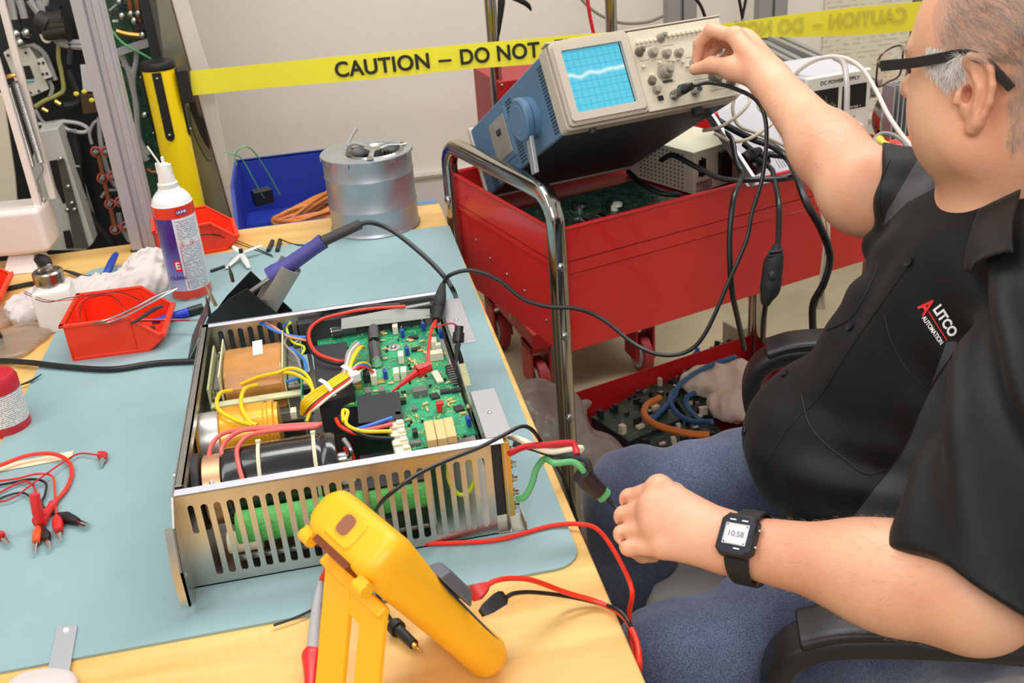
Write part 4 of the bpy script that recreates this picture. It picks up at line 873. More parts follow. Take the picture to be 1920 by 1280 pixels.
# ------------------------------------------------------------------ yellow multimeter on its stand
MO = V(.069, .713, TZ+.003); mf, mw, mu = nrm(V(.773, .393, .498)), nrm(V(-.453, .891, 0)), nrm(V(-.444, -.226, .867))
MRt = np.stack([mf, mw, mu], 1)
mm_ = thing('multimeter', 'yellow rubber cased multimeter leaning on its fold out stand, screen facing away', 'multimeter', MO, MRt)
yel = pm('holster_yellow', (252, 184, 22), .42, bump=.05, bs=300, var=.02, vs=6)
T, W, L_ = .049, .113, .213
def rr2(x0, x1, y0, y1, r, z, n=6):
    out = []
    for cx, cy, a0 in ((x1-r, y1-r, 0), (x0+r, y1-r, 90), (x0+r, y0+r, 180), (x1-r, y0+r, 270)):
        for k in range(n): a = math.radians(a0+90*k/(n-1)); out.append(V(cx+r*math.cos(a), cy+r*math.sin(a), z))
    return out
rg_ = []
for z, ins, wx in ((-.007, .009, .10), (-.003, .004, .07), (.010, .001, .04), (.05, .002, 0), (.12, .001, .0), (.19, .0, 0), (.206, .002, 0), (.2115, .006, 0), (L_, .012, 0)):
    sh = .012*(1-min(max(z, 0)/.04, 1))**1.5 ; rg_.append(rr2(ins, T-ins-(.006 if z < .17 else 0)*(1-max(0, (z-.13)/.04)) if z > .13 else T-ins-.006, ins+sh*.3, W-ins-sh*.3, min(.017, T/2-ins-.004), z))
body = MB().rings(rg_).build('rubber_holster', yel, mm_, ang=50)
fr_ = MB().rings([rr2(T-.020, T-.0095, .010, W-.010, .003, .016), rr2(T-.016, T-.0045, .010, W-.010, .003, .19)]); fr_.build('front_face', pm('meter_grey', (66, 68, 76), .4), mm_)
MB().bb((T-.006, .018, .125), (T-.004, W-.018, .178)).build('screen', pm('lcd', (128, 138, 128), .2), mm_, bevel=.001)
MB().lathe([(.019, 0), (.018, .008), (.016, .010), (.001, .010)], o=(T-.0095, W/2, .078), R=rot((0, 1, 0), math.pi/2)).build('range_dial', dark, mm_)
# protruding dark bezel hump visible over the near edge
MB().rings([[V(T-.002, .010, z) for z in ()] or [V(T-.006, .006, .085), V(T-.006, .006, .142), V(T-.006, .03, .142), V(T-.006, .03, .085)], [V(T+.006, .012, .092), V(T+.006, .012, .132), V(T+.006, .03, .132), V(T+.006, .03, .092)]]).build('side_bezel', pm('bezel_grey', (96, 98, 108), .4), mm_, bevel=.003)
# end face detail
MB().rings([rr2(.008, T-.010, .036, .080, .007, L_-.0012), rr2(.010, T-.012, .038, .078, .006, L_+.0022)]).build('end_boss', yel, mm_, bevel=.0008)
MB().rings([rr2(.016, .034, .049, .066, .006, L_+.0015), rr2(.016, .034, .049, .066, .006, L_+.0030)]).build('infrared_window', pm('smoked_window', (150, 92, 60), .15, coat=1), mm_)
MB().rings([rr2(.013, .037, .046, .069, .008, L_+.0020), rr2(.015, .035, .048, .067, .007, L_+.0026)]).build('window_recess', pm('ring_yellow', (236, 168, 24), .45), mm_)  # ring around the window, slightly darker yellow than the holster
MB().bb((-.0022, .03, L_-.022), (.006, .085, L_-.004)).build('stand_slot', pm('slot_brown', (120, 56, 12), .6), mm_)
for y in (.008, .098): MB().cyl((-.004, y-.006, L_-.012), (-.004, y+.010, L_-.012), .006, n=16).box((-.001, y+.002, L_-.012), (.010, .014, .011)).build('hinge_lug', yel, mm_, bevel=.001)
# stand (holster tilt leg) from the hinge to the bench
hin = MO + MRt @ V(-.005, 0, L_-.055)
Mi = MRt.T
legs = []
def loc(p): return Mi @ (np.asarray(p)-MO)
foot = V(hin[0]-.035, hin[1]-.040, TZ+.001)
wv = mw
for y0, y1 in ((.008, .044), (.062, .106)):
    a = MO+MRt @ V(-.004, y0, L_-.052); b = MO+MRt @ V(-.004, y1, L_-.052); a2 = V(*foot)+wv*y0; b2 = V(*foot)+wv*y1; th = nrm(np.cross(wv, a2-a))*.005
    MB().rings([[loc(p) for p in (a, b, b2, a2)], [loc(p+th) for p in (a, b, b2, a2)]]).build('stand_leg', yel, mm_, bevel=.0012)
for t0, t1 in ((0, .20), (.82, 1)):
    a = MO+MRt @ V(-.004, .04, L_-.052); b = MO+MRt @ V(-.004, .064, L_-.052); f0 = V(*foot)+wv*.04; f1 = V(*foot)+wv*.064; th = nrm(np.cross(wv, f0-a))*.004
    Q = [a+(f0-a)*t0, b+(f1-b)*t0, b+(f1-b)*t1, a+(f0-a)*t1]; MB().rings([[loc(p) for p in Q], [loc(p+th) for p in Q]]).build('stand_crossbar', yel, mm_, bevel=.001)
MB().box(V(-.008, .058, L_-.05), (.012, .10, .010)).build('stand_hinge', yel, mm_, bevel=.003)
# meter leads
rl = thing('meter_lead', 'thick red meter lead with red plug, looping over bench edge to grey probe', 'test lead', G(940, 1010, MZ)); rb0 = G(940, 1010, MZ)
def rel(b, P): return [np.asarray(p)-b for p in P]
rp = [G(912, 1098, .835), G(930, 1088, .838), G(960, 1084, .83), G(1000, 1088, .815), G(1060, 1110, .785), G(1120, 1128, .768), G(1165, 1152, .766), G(1192, 1195, .764), GD(1200, 1245, .98), GD(1196, 1255, 1.02), GD(1184, 1200, 1.06), GD(1180, 1150, 1.05), GD(1184, 1100, 1.03), G(1150, 1030, .775), G(1120, 992, .772), G(1085, 982, .768), G(1030, 986, MZ+.003), G(940, 1010, MZ+.003), G(860, 1017, MZ+.003), G(775, 1018, MZ+.003), G(690, 1010, MZ+.003), G(640, 1040, MZ+.003), G(612, 1068, MZ+.006), G(600, 1095, MZ+.012)]
MB().tube(rel(rb0, rp), .0026, n=10).build('wire', redlead, rl)
p, q = G(912, 1098, .835), G(893, 1110, .83)
MB().tube(rel(rb0, [p+(p-q)*.1, p+(q-p)*.3, q, q+(q-p)*.5]), [.0045, .0075, .0105, .009], n=4, smooth=False).build('plug_boot', MT['plug_red'], rl)
pa, pb_, pc = G(600, 1093, MZ+.012), G(592, 1150, MZ+.012), G(586, 1222, MZ+.012)
MB().tube(rel(rb0, [pa, pb_, pc]), [.0035, .0052, .0062], n=14).build('probe_handle', pm('probe_grey', (170, 168, 172), .5), rl)
MB().tube(rel(rb0, [pc, G(586, 1226, MZ+.012), G(584, 1232, MZ+.012), G(583, 1262, MZ+.010), G(582, 1300, MZ+.008)]), [.0062, .0095, .0095, .0065, .005], n=14).build('probe_guard', MT['plug_red'], rl)
bl_ = thing('meter_lead', 'thin black meter lead with black plug crossing the slotted chassis rail', 'test lead', G(1080, 1110, MZ)); bb0 = G(1080, 1110, MZ)
bp = [G(948, 1120, .812), G(965, 1112, .812), G(1000, 1110, .80), G(1060, 1117, .775), G(1120, 1130, .765), G(1165, 1148, .770), GD(1190, 1190, 1.02), GD(1192, 1210, 1.15), GD(1150, 1150, 1.25), GD(1100, 1040, 1.28), GD(1068, 930, 1.27), G(1045, 878, .80), G(1020, 838, .86), G(1000, 808, .89), G(978, 799, .90), G(945, 815, .898), G(900, 838, .893), G(850, 858, .889), G(790, 885, .889), G(745, 915, .885), G(712, 945, .865), G(690, 985, .80), G(680, 1020, MZ+.004), G(690, 1060, MZ+.003), G(715, 1130, MZ+.003), G(738, 1170, TZ+.008)]
MB().tube(rel(bb0, bp), .0022, n=8).build('wire', cable_m, bl_)
p, q = G(945, 1117, .812), G(915, 1140, .81)
MB().tube(rel(bb0, [p, p+(q-p)*.25, q, q+(q-p)*.4]), [.006, .0105, .0085, .005], n=4, smooth=False).build('plug_boot', black, bl_)
pa, pb_ = G(735, 1168, TZ+.009), G(776, 1208, TZ+.008); d = nrm(pb_-pa)
MB().tube(rel(bb0, [pa, pa+d*.004, pa+d*.012, pa+d*.014, pb_]), [.005, .0085, .0085, .0055, .0050], n=14).build('probe_body', black, bl_)
MB().tube(rel(bb0, [pb_, pb_+d*.004, pb_+d*.008, pb_+d*.014]), [.0035, .003, .0012, .0009], n=8).build('probe_tip', gold, bl_)
o = MB().tube([G(513, 1172, MZ+.002), G(560, 1155, MZ+.003), G(610, 1130, MZ+.003), G(640, 1115, MZ+.003)], .0014, n=6).build('loose_wire', dark); tag(o, 'loose dark wire on the mat edge behind multimeter stand', 'wire')
# ------------------------------------------------------------------ red tool cart
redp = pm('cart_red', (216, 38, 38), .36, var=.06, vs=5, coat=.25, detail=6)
CY = math.radians(16.5); CO = V(.352, 1.622, 0)
cart = thing('tool_cart', 'red steel service cart with bent chrome end handle, loaded with instruments', 'cart', CO, rz(CY))
CL, CWd, RZ = .785, .415, .852          # length, width, rim height
FLo = .79
def cb(a, b, name, m=redp, bevel=.001, par=cart): return MB().bb(a, b).build(name, m, par, bevel=bevel)
t = .0015
tr = MB().bb((0, 0, FLo-.002), (CL, CWd, FLo))
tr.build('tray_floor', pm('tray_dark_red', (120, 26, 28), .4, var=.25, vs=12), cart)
cb((0, 0, .765), (CL, t, RZ), 'tray_wall'); cb((0, CWd-t, .765), (CL, CWd, RZ), 'tray_wall'); cb((0, 0, .775), (t, CWd, RZ), 'tray_wall'); cb((CL-t, 0, .765), (CL, CWd, RZ), 'tray_wall')
rm = MB().tube([(0.0, -.003, RZ), (CL, -.003, RZ)], .0035, smooth=False); rm.build('rolled_rim', redp, cart)
MB().tube([(-.003, 0, RZ), (-.003, CWd, RZ)], .0035, smooth=False).build('rolled_rim', redp, cart); MB().tube([(0, CWd+.003, RZ), (CL, CWd+.003, RZ)], .0035, smooth=False).build('rolled_rim', redp, cart)
cb((.004, .003, .615), (CL, .0045, .763), 'drawer_front'); cb((.0, .0, .758), (.05, .0045, .764), 'drawer_lip')
cb((.003, .003, .615), (.0045, CWd-.01, .772), 'end_skirt'); cb((.004, CWd-.006, .615), (CL, CWd-.004, .77), 'back_skirt'); cb((.004, .004, .615), (CL, CWd-.006, .618), 'drawer_bottom')
for y, z in ((.06, .66), (.14, .69), (.21, .70), (.28, .71), (.34, .73)): MB().sph((.002, y, z), (.0022, .0035, .0035)).build('rivet', steel, cart)
# bottom shelf
SZ = .195
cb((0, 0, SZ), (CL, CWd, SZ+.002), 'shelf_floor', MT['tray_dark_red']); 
for a, b in (((0, 0, SZ), (CL, t, SZ+.070)), ((0, CWd-t, SZ), (CL, CWd, SZ+.070)), ((0, 0, SZ), (t, CWd, SZ+.070)), ((CL-t, 0, SZ), (CL, CWd, SZ+.070))): cb(a, b, 'shelf_wall')
# chrome handle and legs: flattened tube
def sqtube(P, w, d, ref, seg=8):
    P = catmull(P, seg); rg = []
    for i, p in enumerate(P):
        tt_ = nrm(P[min(i+1, len(P)-1)]-P[max(i-1, 0)]); u = nrm(np.asarray(ref)-tt_*(np.asarray(ref) @ tt_)); v = np.cross(tt_, u); ring = []
        for a in np.linspace(0, 2*math.pi, 16, endpoint=False):
            ca, sa = math.cos(a), math.sin(a); ring.append(p+u*w/2*math.copysign(abs(ca)**.55, ca)+v*d/2*math.copysign(abs(sa)**.55, sa))
        rg.append(ring)
    return rg
hy0, hy1, hx, zt = -.010, CWd+.002, -.006, .915
P = [(hx, hy0, .03), (hx, hy0, .3), (hx, hy0, .6), (hx, hy0, zt-.075), (hx, hy0+.006, zt-.03), (hx, hy0+.03, zt-.006), (hx, hy0+.065, zt), (hx, CWd/2, zt), (hx, hy1-.065, zt), (hx, hy1-.03, zt-.006), (hx, hy1-.006, zt-.03), (hx, hy1, zt-.075), (hx, hy1, .6), (hx, hy1, .3), (hx, hy1, .03)]
chr_ = pm('aged_chrome', (176, 172, 164), .14, 1, var=.12, vs=9)
MB().rings(sqtube([V(*p) for p in P], .028, .030, (1, 0, 0))).build('chrome_handle', chr_, cart, ang=50)
for y in (0, CWd-.003): MB().rings(sqtube([V(CL-.02, y+.03*(y == 0)-.02*(y > 0), .03), V(CL-.02, y+.03*(y == 0)-.02*(y > 0), .4), V(CL-.02, y+.03*(y == 0)-.02*(y > 0), .76)], .028, .028, (1, 0, 0))).build('rear_leg', chr_, cart, ang=50)
for z in (.795, .665, .50): MB().sph((hx-.002, hy0-.016, z), (.008, .005, .008)).build('handle_bolt', steel, cart)
MB().sph((hx-.015, hy1-.008, .80), (.006, .010, .010)).build('handle_bolt', steel, cart)
for x, y in ((.0, 0), (.0, CWd), (CL-.03, .03), (CL-.03, CWd-.03)): MB().cyl((x-.014, y-.01, .032), (x-.014, y+.012, .032), .032, n=24).build('caster_wheel', rubber, cart, bevel=.002)
# ------------------------------------------------------------------ oscilloscope
OY, OT = math.radians(13.4), math.radians(-29.9)
ORt = rz(OY) @ rot((1, 0, 0), OT); OO = V(.3745, 1.588, 1.029)
osc = thing('oscilloscope', 'blue bench oscilloscope propped up on its handle with cyan lit trace screen', 'oscilloscope', OO, ORt)
OW, OH, OD = .33, .142, .44
blu = pm('scope_blue', (84, 118, 146), .45, var=.04, vs=10); bez = pm('scope_beige', (190, 179, 162), .5, var=.05, vs=14, detail=6)
pan = pm('panel_beige', (206, 196, 172), .5, var=.07, vs=16, detail=8)
MB().bb((.004, .02, .002), (OW-.004, OD-.01, OH-.004)).build('case', blu, osc, bevel=.004, seg=3)
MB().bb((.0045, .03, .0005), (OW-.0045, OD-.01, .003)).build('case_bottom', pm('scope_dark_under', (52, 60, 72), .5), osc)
MB().bb((0, OD-.012, -.003), (OW, OD, OH+.001)).build('rear_frame', bez, osc, bevel=.004)
ORG = [(0, -.002), (OW, -.002), (OW, OH), (0, OH)]
fb = MB().rings([rr2(0, OW, 0, OH, .008, 0), rr2(0, OW, 0, OH, .008, .03)]); fb.v = [(v[0], v[2]+.0055, v[1]) for v in fb.v]
fb.build('front_frame', bez, osc, bevel=.002)
# screen surround, raised
SX0, SX1, SZ0, SZ1 = .006, .142, .010, OH-.004
def fplate(x0, x1, z0, z1, y0, y1, m, name, par=osc, bevel=.001, r=.004): 
    mb = MB().rings([rr2(x0, x1, z0, z1, r, 0), rr2(x0, x1, z0, z1, r, 1)]); mb.v = [(v[0], y1 if v[2] > .5 else y0, v[1]) for v in mb.v]; return mb.build(name, m, par, bevel=bevel)
def frame(x0, x1, z0, z1, w, y0, y1, y_in, m, name):
    o_ = rr2(x0, x1, z0, z1, .006, 0); i_ = rr2(x0+w, x1-w, z0+w, z1-w, .003, 0); f = lambda L, y: [V(p[0], y, p[1]) for p in L]
    mb = MB().rings([f(o_, y0), f(o_, y1), f(i_, y1), f(i_, y_in)], caps=False); return mb.build(name, m, osc, ang=25)
frame(SX0, SX1, SZ0, SZ1, .013, 0, -.010, .004, bez, 'screen_surround')
frame(SX0-.004, SX1+.003, SZ0-.006, SZ1+.003, .006, 0, -.005, -.002, bez, 'outer_ridge')
gx0, gx1, gz0, gz1 = SX0+.013, SX1-.013, SZ0+.013, SZ1-.015
def screenmat():
    m = pm('cyan_screen', (30, 60, 70), .25, emit=(56, 178, 222), es=1.0); nt = m.node_tree; N = nt.nodes; L = nt.links; b = N['Principled BSDF']; tc = N.new('ShaderNodeTexCoord'); s = N.new('ShaderNodeSeparateXYZ'); L.new(tc.outputs['Object'], s.inputs[0])
    def M_(op, a, b_=None):
        n = N.new('ShaderNodeMath'); n.operation = op
        for i, v in enumerate((a, b_)):
            if v is None: continue
            if isinstance(v, (int, float)): n.inputs[i].default_value = v
            else: L.new(v, n.inputs[i])
        return n.outputs[0]
    px = (gx1-gx0)/10; pz = (gz1-gz0)/8
    def grid(o, base, p):
        f = M_('FRACT', M_('DIVIDE', M_('SUBTRACT', o, base-1*p*20), p)); return M_('LESS_THAN', M_('MINIMUM', f, M_('SUBTRACT', 1, f)), .045)
    g = M_('MAXIMUM', grid(s.outputs[0], gx0, px), grid(s.outputs[2], gz0, pz))
    u = M_('DIVIDE', M_('SUBTRACT', s.outputs[0], gx0), gx1-gx0)
    w = M_('MULTIPLY', M_('SINE', M_('MULTIPLY', u, 19)), M_('MULTIPLY', M_('SUBTRACT', .95, u), .0038))
    tz = M_('ADD', M_('ADD', gz0+(gz1-gz0)*.60, M_('MULTIPLY', u, .0035)), w)
    dist = M_('ABSOLUTE', M_('SUBTRACT', s.outputs[2], tz))
    tr_ = M_('POWER', M_('MAXIMUM', M_('SUBTRACT', 1, M_('DIVIDE', dist, .0062)), 0), 1.5)
    mx = N.new('ShaderNodeMix'); mx.data_type = 'RGBA'; L.new(g, mx.inputs[0]); mx.inputs[6].default_value = lin((92, 204, 232)); mx.inputs[7].default_value = lin((60, 172, 204))
    m2 = N.new('ShaderNodeMix'); m2.data_type = 'RGBA'; L.new(tr_, m2.inputs[0]); L.new(mx.outputs[2], m2.inputs[6]); m2.inputs[7].default_value = lin((232, 255, 240)); L.new(m2.outputs[2], b.inputs['Emission Color']); return m
MB().bb((gx0-.002, .0005, gz0-.002), (gx1+.002, .003, gz1+.004)).build('screen', screenmat(), osc)
MB().bb((gx1-.001, -.001, gz0-.003), (gx1+.003, .004, gz1+.004)).build('screen_edge_shadow', dark, osc)  # dark strip stands in for the shadow along the screen's right edge
for x, z in ((SX0+.004, SZ0+.002), (SX1-.003, SZ0+.002)): MB().cyl((x, -.006, z), (x, -.0085, z), .0035, n=12).build('frame_screw', steel, osc)
fplate(SX1+.004, OW-.004, .003, OH-.003, -.004, .0, pan, 'control_panel', r=.003)
MB().bb((0, -.004, OH-.001), (OW, .02, OH+.002)).build('top_trim', bez, osc, bevel=.001)
kn = pm('knob_grey', (150, 142, 128), .5); knd = pm('knob_dark', (108, 100, 86), .5); btn = pm('button_cream', (214, 206, 184), .5)
def knob(x, z, r, h, m=kn, top=None, name='knob'):
    y0 = -.004; MB().cyl((x, y0, z), (x, y0-.0015, z), r*1.35, n=20).cyl((x, y0-.0015, z), (x, y0-h, z), r, r*.9, n=20).build(name, m, osc, bevel=.0006)
    if top: MB().cyl((x, y0-h, z), (x, y0-h-top, z), r*.5, n=16).build('inner_knob', m, osc, bevel=.0005)
for i in range(5): fplate(.156+.0085*i, .161+.0085*i, .116, .121, -.009, -.004, btn, 'push_button', r=.001)
for i in range(9): fplate(.216+.0092*i, .222+.0092*i, .119, .125, -.010, -.004, btn, 'push_button', r=.001)
for x, z, r, h, m, tp in ((.158, .103, .006, .014, knd, .006), (.204, .120, .006, .016, kn, .006), (.182, .098, .0065, .012, kn, None), (.206, .092, .006, .012, kn, None), (.229, .090, .006, .012, kn, None), (.194, .062, .0105, .016, kn, .008), (.168, .062, .003, .006, btn, None), (.166, .052, .0055, .010, knd, None), (.170, .036, .0055, .010, kn, None),
                         (.258, .066, .0105, .014, kn, .007), (.286, .040, .010, .013, knd, None), (.288, .09, .006, .012, kn, None), (.268, .096, .006, .012, kn, None), (.308, .085, .006, .012, kn, None), (.30, .062, .007, .012, knd, None)): knob(x, z, r, h, m, tp)
for x, z in ((.205, .079), (.213, .077), (.222, .078), (.23, .072), (.186, .078), (.236, .064), (.155, .076)): fplate(x, x+.005, z, z+.0035, -.009, -.004, btn, 'switch_tab', r=.0008)
fplate(.168, .178, .018, .026, -.007, -.004, black, 'probe_adjust', r=.001); MB().bb((.186, -.006, .046), (.204, -.004, .049)).build('slide_slot', dark, osc)
def bnc(x, z, m=steel): MB().cyl((x, -.004, z), (x, -.007, z), .0085, n=20).cyl((x, -.007, z), (x, -.020, z), .0062, n=20).cyl((x, -.020, z), (x, -.0202, z), .0035, n=12).build('input_socket', m, osc, bevel=.0004); MB().cyl((x, -.0204, z), (x, -.0206, z), .0045, n=12).build('socket_hole', dark, osc)
bnc(.199, .022); bnc(.240, .022); bnc(.312, .026, knd)
ptx = pm('panel_print', (120, 112, 96), .6)
for i, (x, z, w) in enumerate(((.155, .088, .018), (.182, .086, .016), (.205, .106, .02), (.24, .08, .03), (.19, .045, .02), (.215, .034, .02), (.245, .040, .028), (.27, .018, .03), (.165, .110, .02), (.28, .108, .03))): MB().bb((x, -.0043, z), (x+w, -.004, z+.0007)).build('panel_line', ptx, osc, smooth=False)
# vents, hub, handle on the left side
dots = pm('vent_black', (26, 34, 44), .6)
def ventgrid(y0, z0, ny, nz, name, dy=.0058, dz=.0058, r=.0019):
    mb = MB()
    for i in range(ny):
        for j in range(nz): c = V(.0036, y0+i*dy, z0+j*dz); mb.cyl(c, c-V(.0004, 0, 0), r, n=6)
    return mb.build(name, dots, osc, smooth=False)
ventgrid(.036, .012, 5, 20, 'vent_holes'); ventgrid(.200, .012, 5, 20, 'vent_holes'); ventgrid(.36, .006, 5, 10, 'vent_holes')
MB().bb((.0025, .236, .030), (.006, .340, .122)).build('side_pocket_rim', blu, osc, bevel=.003); MB().bb((.0015, .246, .040), (.004, .33, .112)).build('side_panel', pm('pocket_grey', (150, 142, 130), .5, var=.12, vs=20), osc, bevel=.001)
MB().bb((-.002, .275, .082), (.002, .292, .092)).build('side_switch', dark, osc, bevel=.001)
hbY, hbZ = .132, .064
MB().lathe([(.036, 0), (.036, .010), (.033, .012), (.030, .013)], o=(.004, hbY, hbZ), R=rot((0, 1, 0), -math.pi/2), n=44).build('hub_base', blu, osc)
MB().lathe([(.034, .012), (.037, .014), (.037, .024), (.034, .027), (.025, .0265), (.024, .0275), (.001, .0275)], o=(.004, hbY, hbZ), R=rot((0, 1, 0), -math.pi/2), n=48).build('hub_cap', blu, osc)
MB().lathe([(.034, .0), (.037, .003), (.037, .013), (.034, .016), (.001, .0165)], o=(OW-.004, hbY, hbZ), R=rot((0, 1, 0), math.pi/2), n=32).build('hub_cap', blu, osc)
# handle arms reach from hubs to the tray rim (world aim)
def oloc(p): return ORt.T @ (np.asarray(p)-OO)
def cw(p): return rz(CY) @ np.asarray(p, float)+CO
hubL = V(-.012, hbY-.006, hbZ-.03); tgtL = oloc(GY(1010, 326, 1.62)); hubR = V(OW+.006, hbY, hbZ-.03); tgtR = oloc(GD(1394, 348, 1.80)); AV = tgtR-hubR; AV[0] = 0; print('ARM', np.linalg.norm(AV))
for a, b in ((hubL, oloc(cw((hx+.004, .058, zt+.022)))), (hubR, hubR+AV)):
    d = nrm(b-a); v_ = nrm(np.cross(d, (1, 0, 0))); MB().rings([[p+V(1, 0, 0)*s1*.004+v_*s2*.0095 for s1, s2 in ((-1, -1), (1, -1), (1, 1), (-1, 1))] for p in (a, b)]).build('handle_arm', pm('handle_alu', (176, 178, 184), .4, .6), osc, bevel=.0015)
MB().cyl((.05, .02, 0), (.05, .02, -.008), .006).build('case_foot', dark, osc); MB().cyl((.25, .02, 0), (.25, .02, -.012), .010).build('case_foot', dark, osc)
# ------------------------------------------------------------------ BNC to hook clip cable
def ow(x, y, z): return OO+ORt @ V(x, y, z)
s0_ = ow(.199, -.018, .022); d0_ = -(ORt @ V(0, 1, 0)); d0_ = nrm(d0_+V(.12, 0, .1))
hk = thing('hook_clip_cable', 'black scope cable running to a red and a black hook clip on the green board', 'cable', s0_); H0 = s0_
MB().cyl(V(0, 0, 0)-d0_*.004, d0_*.007, .0085, n=18).build('metal_plug', steel, hk, bevel=.0006)
MB().tube([d0_*.006, d0_*.012, GD(1284, 166, 1.545)-H0, GD(1300, 160, 1.535)-H0], [.0078, .0092, .0078, .0048], n=14).build('strain_relief', black, hk)
bw = [GD(1298, 161, 1.54), GD(1330, 155, 1.53), GD(1375, 165, 1.50), GD(1420, 190, 1.46), GD(1437, 240, 1.44), GD(1430, 330, 1.43), GD(1410, 400, 1.43), GD(1400, 450, 1.43), GD(1370, 520, 1.43), GD(1325, 620, 1.44), GD(1290, 658, 1.45), GD(1240, 665, 1.46), GD(1190, 645, 1.48), GD(1130, 598, 1.5), GD(1080, 578, 1.5), GD(1030, 575, 1.5), GD(980, 560, 1.5), GD(935, 525, 1.5), GD(885, 507, 1.5), GD(845, 515, 1.5), GD(830, 535, 1.51), GD(824, 560, 1.515)]
MB().tube([p-H0 for p in bw], .0030, n=10, seg=9).build('cable', cable_m, hk)
e0 = K(825, 560, .135)+CR-H0; e1 = K(818, 600, .120)+CR-H0
MB().tube([bw[-2]-H0, e0, e0+(e1-e0)*.5, e1], [.0045, .0085, .0088, .0062], n=14).build('cable_boot', rubber, hk)
def KW(*p): return K(*p)+CR-H0
MB().tube([e1, KW(810, 615, .12), KW(804, 650, .118), KW(803, 680, .110)], .0022, n=8).build('red_clip_wire', redlead, hk)
MB().tube([e1, KW(818, 612, .125), KW(835, 608, .13), KW(848, 606, .135), KW(858, 612, .13)], .0012, n=6).build('black_clip_wire', redlead2, hk)
a, b, c_ = KW(806, 686, .105), KW(782, 697, .103), KW(735, 734, .088)
MB().tube([a, a+(b-a)*.4, b], [.0075, .0068, .0095], n=8).build('red_clip_head', pm('clip_red', (214, 24, 30), .35), hk); MB().tube([b, b+(c_-b)*.3, c_], [.005, .0042, .0012], n=8).build('red_clip_shaft', MT['clip_red'], hk)
a, b, c_ = KW(861, 611, .135), KW(859, 640, .118), KW(853, 698, .088)
MB().tube([a, a+(b-a)*.4, a+(b-a)*.45, b], [.0058, .0058, .0075, .0078], n=12).build('black_clip_head', black, hk); MB().tube([b, b+(c_-b)*.4, c_], [.004, .0032, .001], n=8).build('black_clip_shaft', black, hk)
# ------------------------------------------------------------------ contents of the cart tray
def prismq(P, n, name, m, parent=None, bevel=.002):
    P = [np.asarray(p, float) for p in P]; return MB().rings([P, [p+np.asarray(n) for p in P]]).build(name, m, parent, bevel=bevel)
ubm = pm('instrument_cream', (206, 202, 178), .5, var=.04, vs=8)
C0 = G(1300, 368, FLo+.001); C2 = G(1185, 333, FLo+.001); e2u = nrm(C2-C0); e1u = nrm(V(-e2u[1]*-1, e2u[0]*-1, 0)); e1u = V(e2u[1], -e2u[0], 0)
if e1u[0] < 0: e1u = -e1u
UR = np.stack([e1u, e2u, UPZ := V(0, 0, 1)], 1)
ups = thing('power_unit', 'cream perforated metal power unit with black rocker switch on red tray', 'power unit', C0, UR)
MB().bb((0, 0, .003), (.135, .20, .088)).build('case', ubm, ups, bevel=.0015)
mb = MB()
for j in range(9):
    for i in range(12): mb.cyl((.0, .03+.011*i, .012+.0082*j), (-.0005, .03+.011*i, .012+.0082*j), .0021, n=6)
mb.build('vent_holes', pm('hole_dark', (60, 58, 50), .7), ups, smooth=False)
MB().bb((.013, -.002, .036), (.033, 0, .070)).build('rocker_switch', black, ups, bevel=.001)
for z in (.036, .072): MB().cyl((.023, 0, z), (.023, -.002, z), .0022, n=10).build('screw', dark, ups)
MB().bb((.008, -.0006, .006), (.050, 0, .026)).build('rating_label', pm('faded_label', (180, 150, 140), .6, col2=(120, 84, 78), vs=120), ups)
MB().bb((.066, -.010, .018), (.098, 0, .075)).build('socket', black, ups, bevel=.002)
MB().bb((.104, -.002, .01), (.120, 0, .03)).build('pale_plate', MT['film' ] if 'film' in MT else ubm, ups)
# vented white case leaning behind
bkd = V(.28, .95, 0)
vc = thing('vented_case', 'white louvred instrument case behind the cream power unit', 'instrument case', G(1430, 340, FLo+.001)); vb = G(1430, 340, FLo+.001)
wcase = pm('case_lavender_white', (188, 186, 192), .5)
q1, q2_, q3, q4 = GD(1345, 212, 1.98), GD(1440, 150, 2.06), GD(1575, 318, 2.0), GD(1400, 352, 1.90)
prismq([q-vb for q in (q1, q4, q3, q2_)], bkd*.10, 'case', wcase, vc, .003)
fn = nrm(np.cross(q4-q1, q2_-q1)); fn = fn if fn @ FF < 0 else -fn
def vq(u, v): return (q1*(1-u)+q2_*u)*(1-v)+(q4*(1-u)+q3*u)*v-vb
for g0, g1, v0, v1 in ((.40, .68, .30, .50), (.62, .92, .44, .66), (.42, .80, .62, .86)):
    mb = MB(); n_ = 13
    for i in range(n_):
        u = g0+(g1-g0)*i/(n_-1); mb.tube([vq(u, v0)+fn*.0003, vq(u, v1)+fn*.0003], .0010, n=5, smooth=False)
    mb.build('louvre_slots', pm('slot_shadow', (112, 108, 112), .7), vc)
# DC power supply
cxr = V(math.cos(CY), math.sin(CY), 0)
dl = GD(1540, 300, 2.08); dw, dh = .138, .172
DR = np.stack([nrm(rz(math.radians(10)) @ V(1, 0, 0)), nrm(rz(math.radians(10)) @ rot((1, 0, 0), -.12) @ V(0, 1, 0)), nrm(rz(math.radians(10)) @ rot((1, 0, 0), -.12) @ V(0, 0, 1))], 1)
tl, tr2 = GD(1512, 147, 2.0), GD(1634, 121, 2.03)
ex = nrm(tr2-tl); ex[2] *= .3; ex = nrm(ex); ez = nrm(V(0, .0, 1)+ -.0*ex); ez = nrm(ez-ex*(ez @ ex)); ey = np.cross(ez, ex)
dw = np.linalg.norm(tr2-tl); org = tl-ez*dh
ps = thing('dc_power_supply', 'white bench DC power supply with two black meter windows and knobs', 'power supply', org, np.stack([ex, ey, ez], 1))
psm = pm('supply_white', (222, 220, 208), .48); 
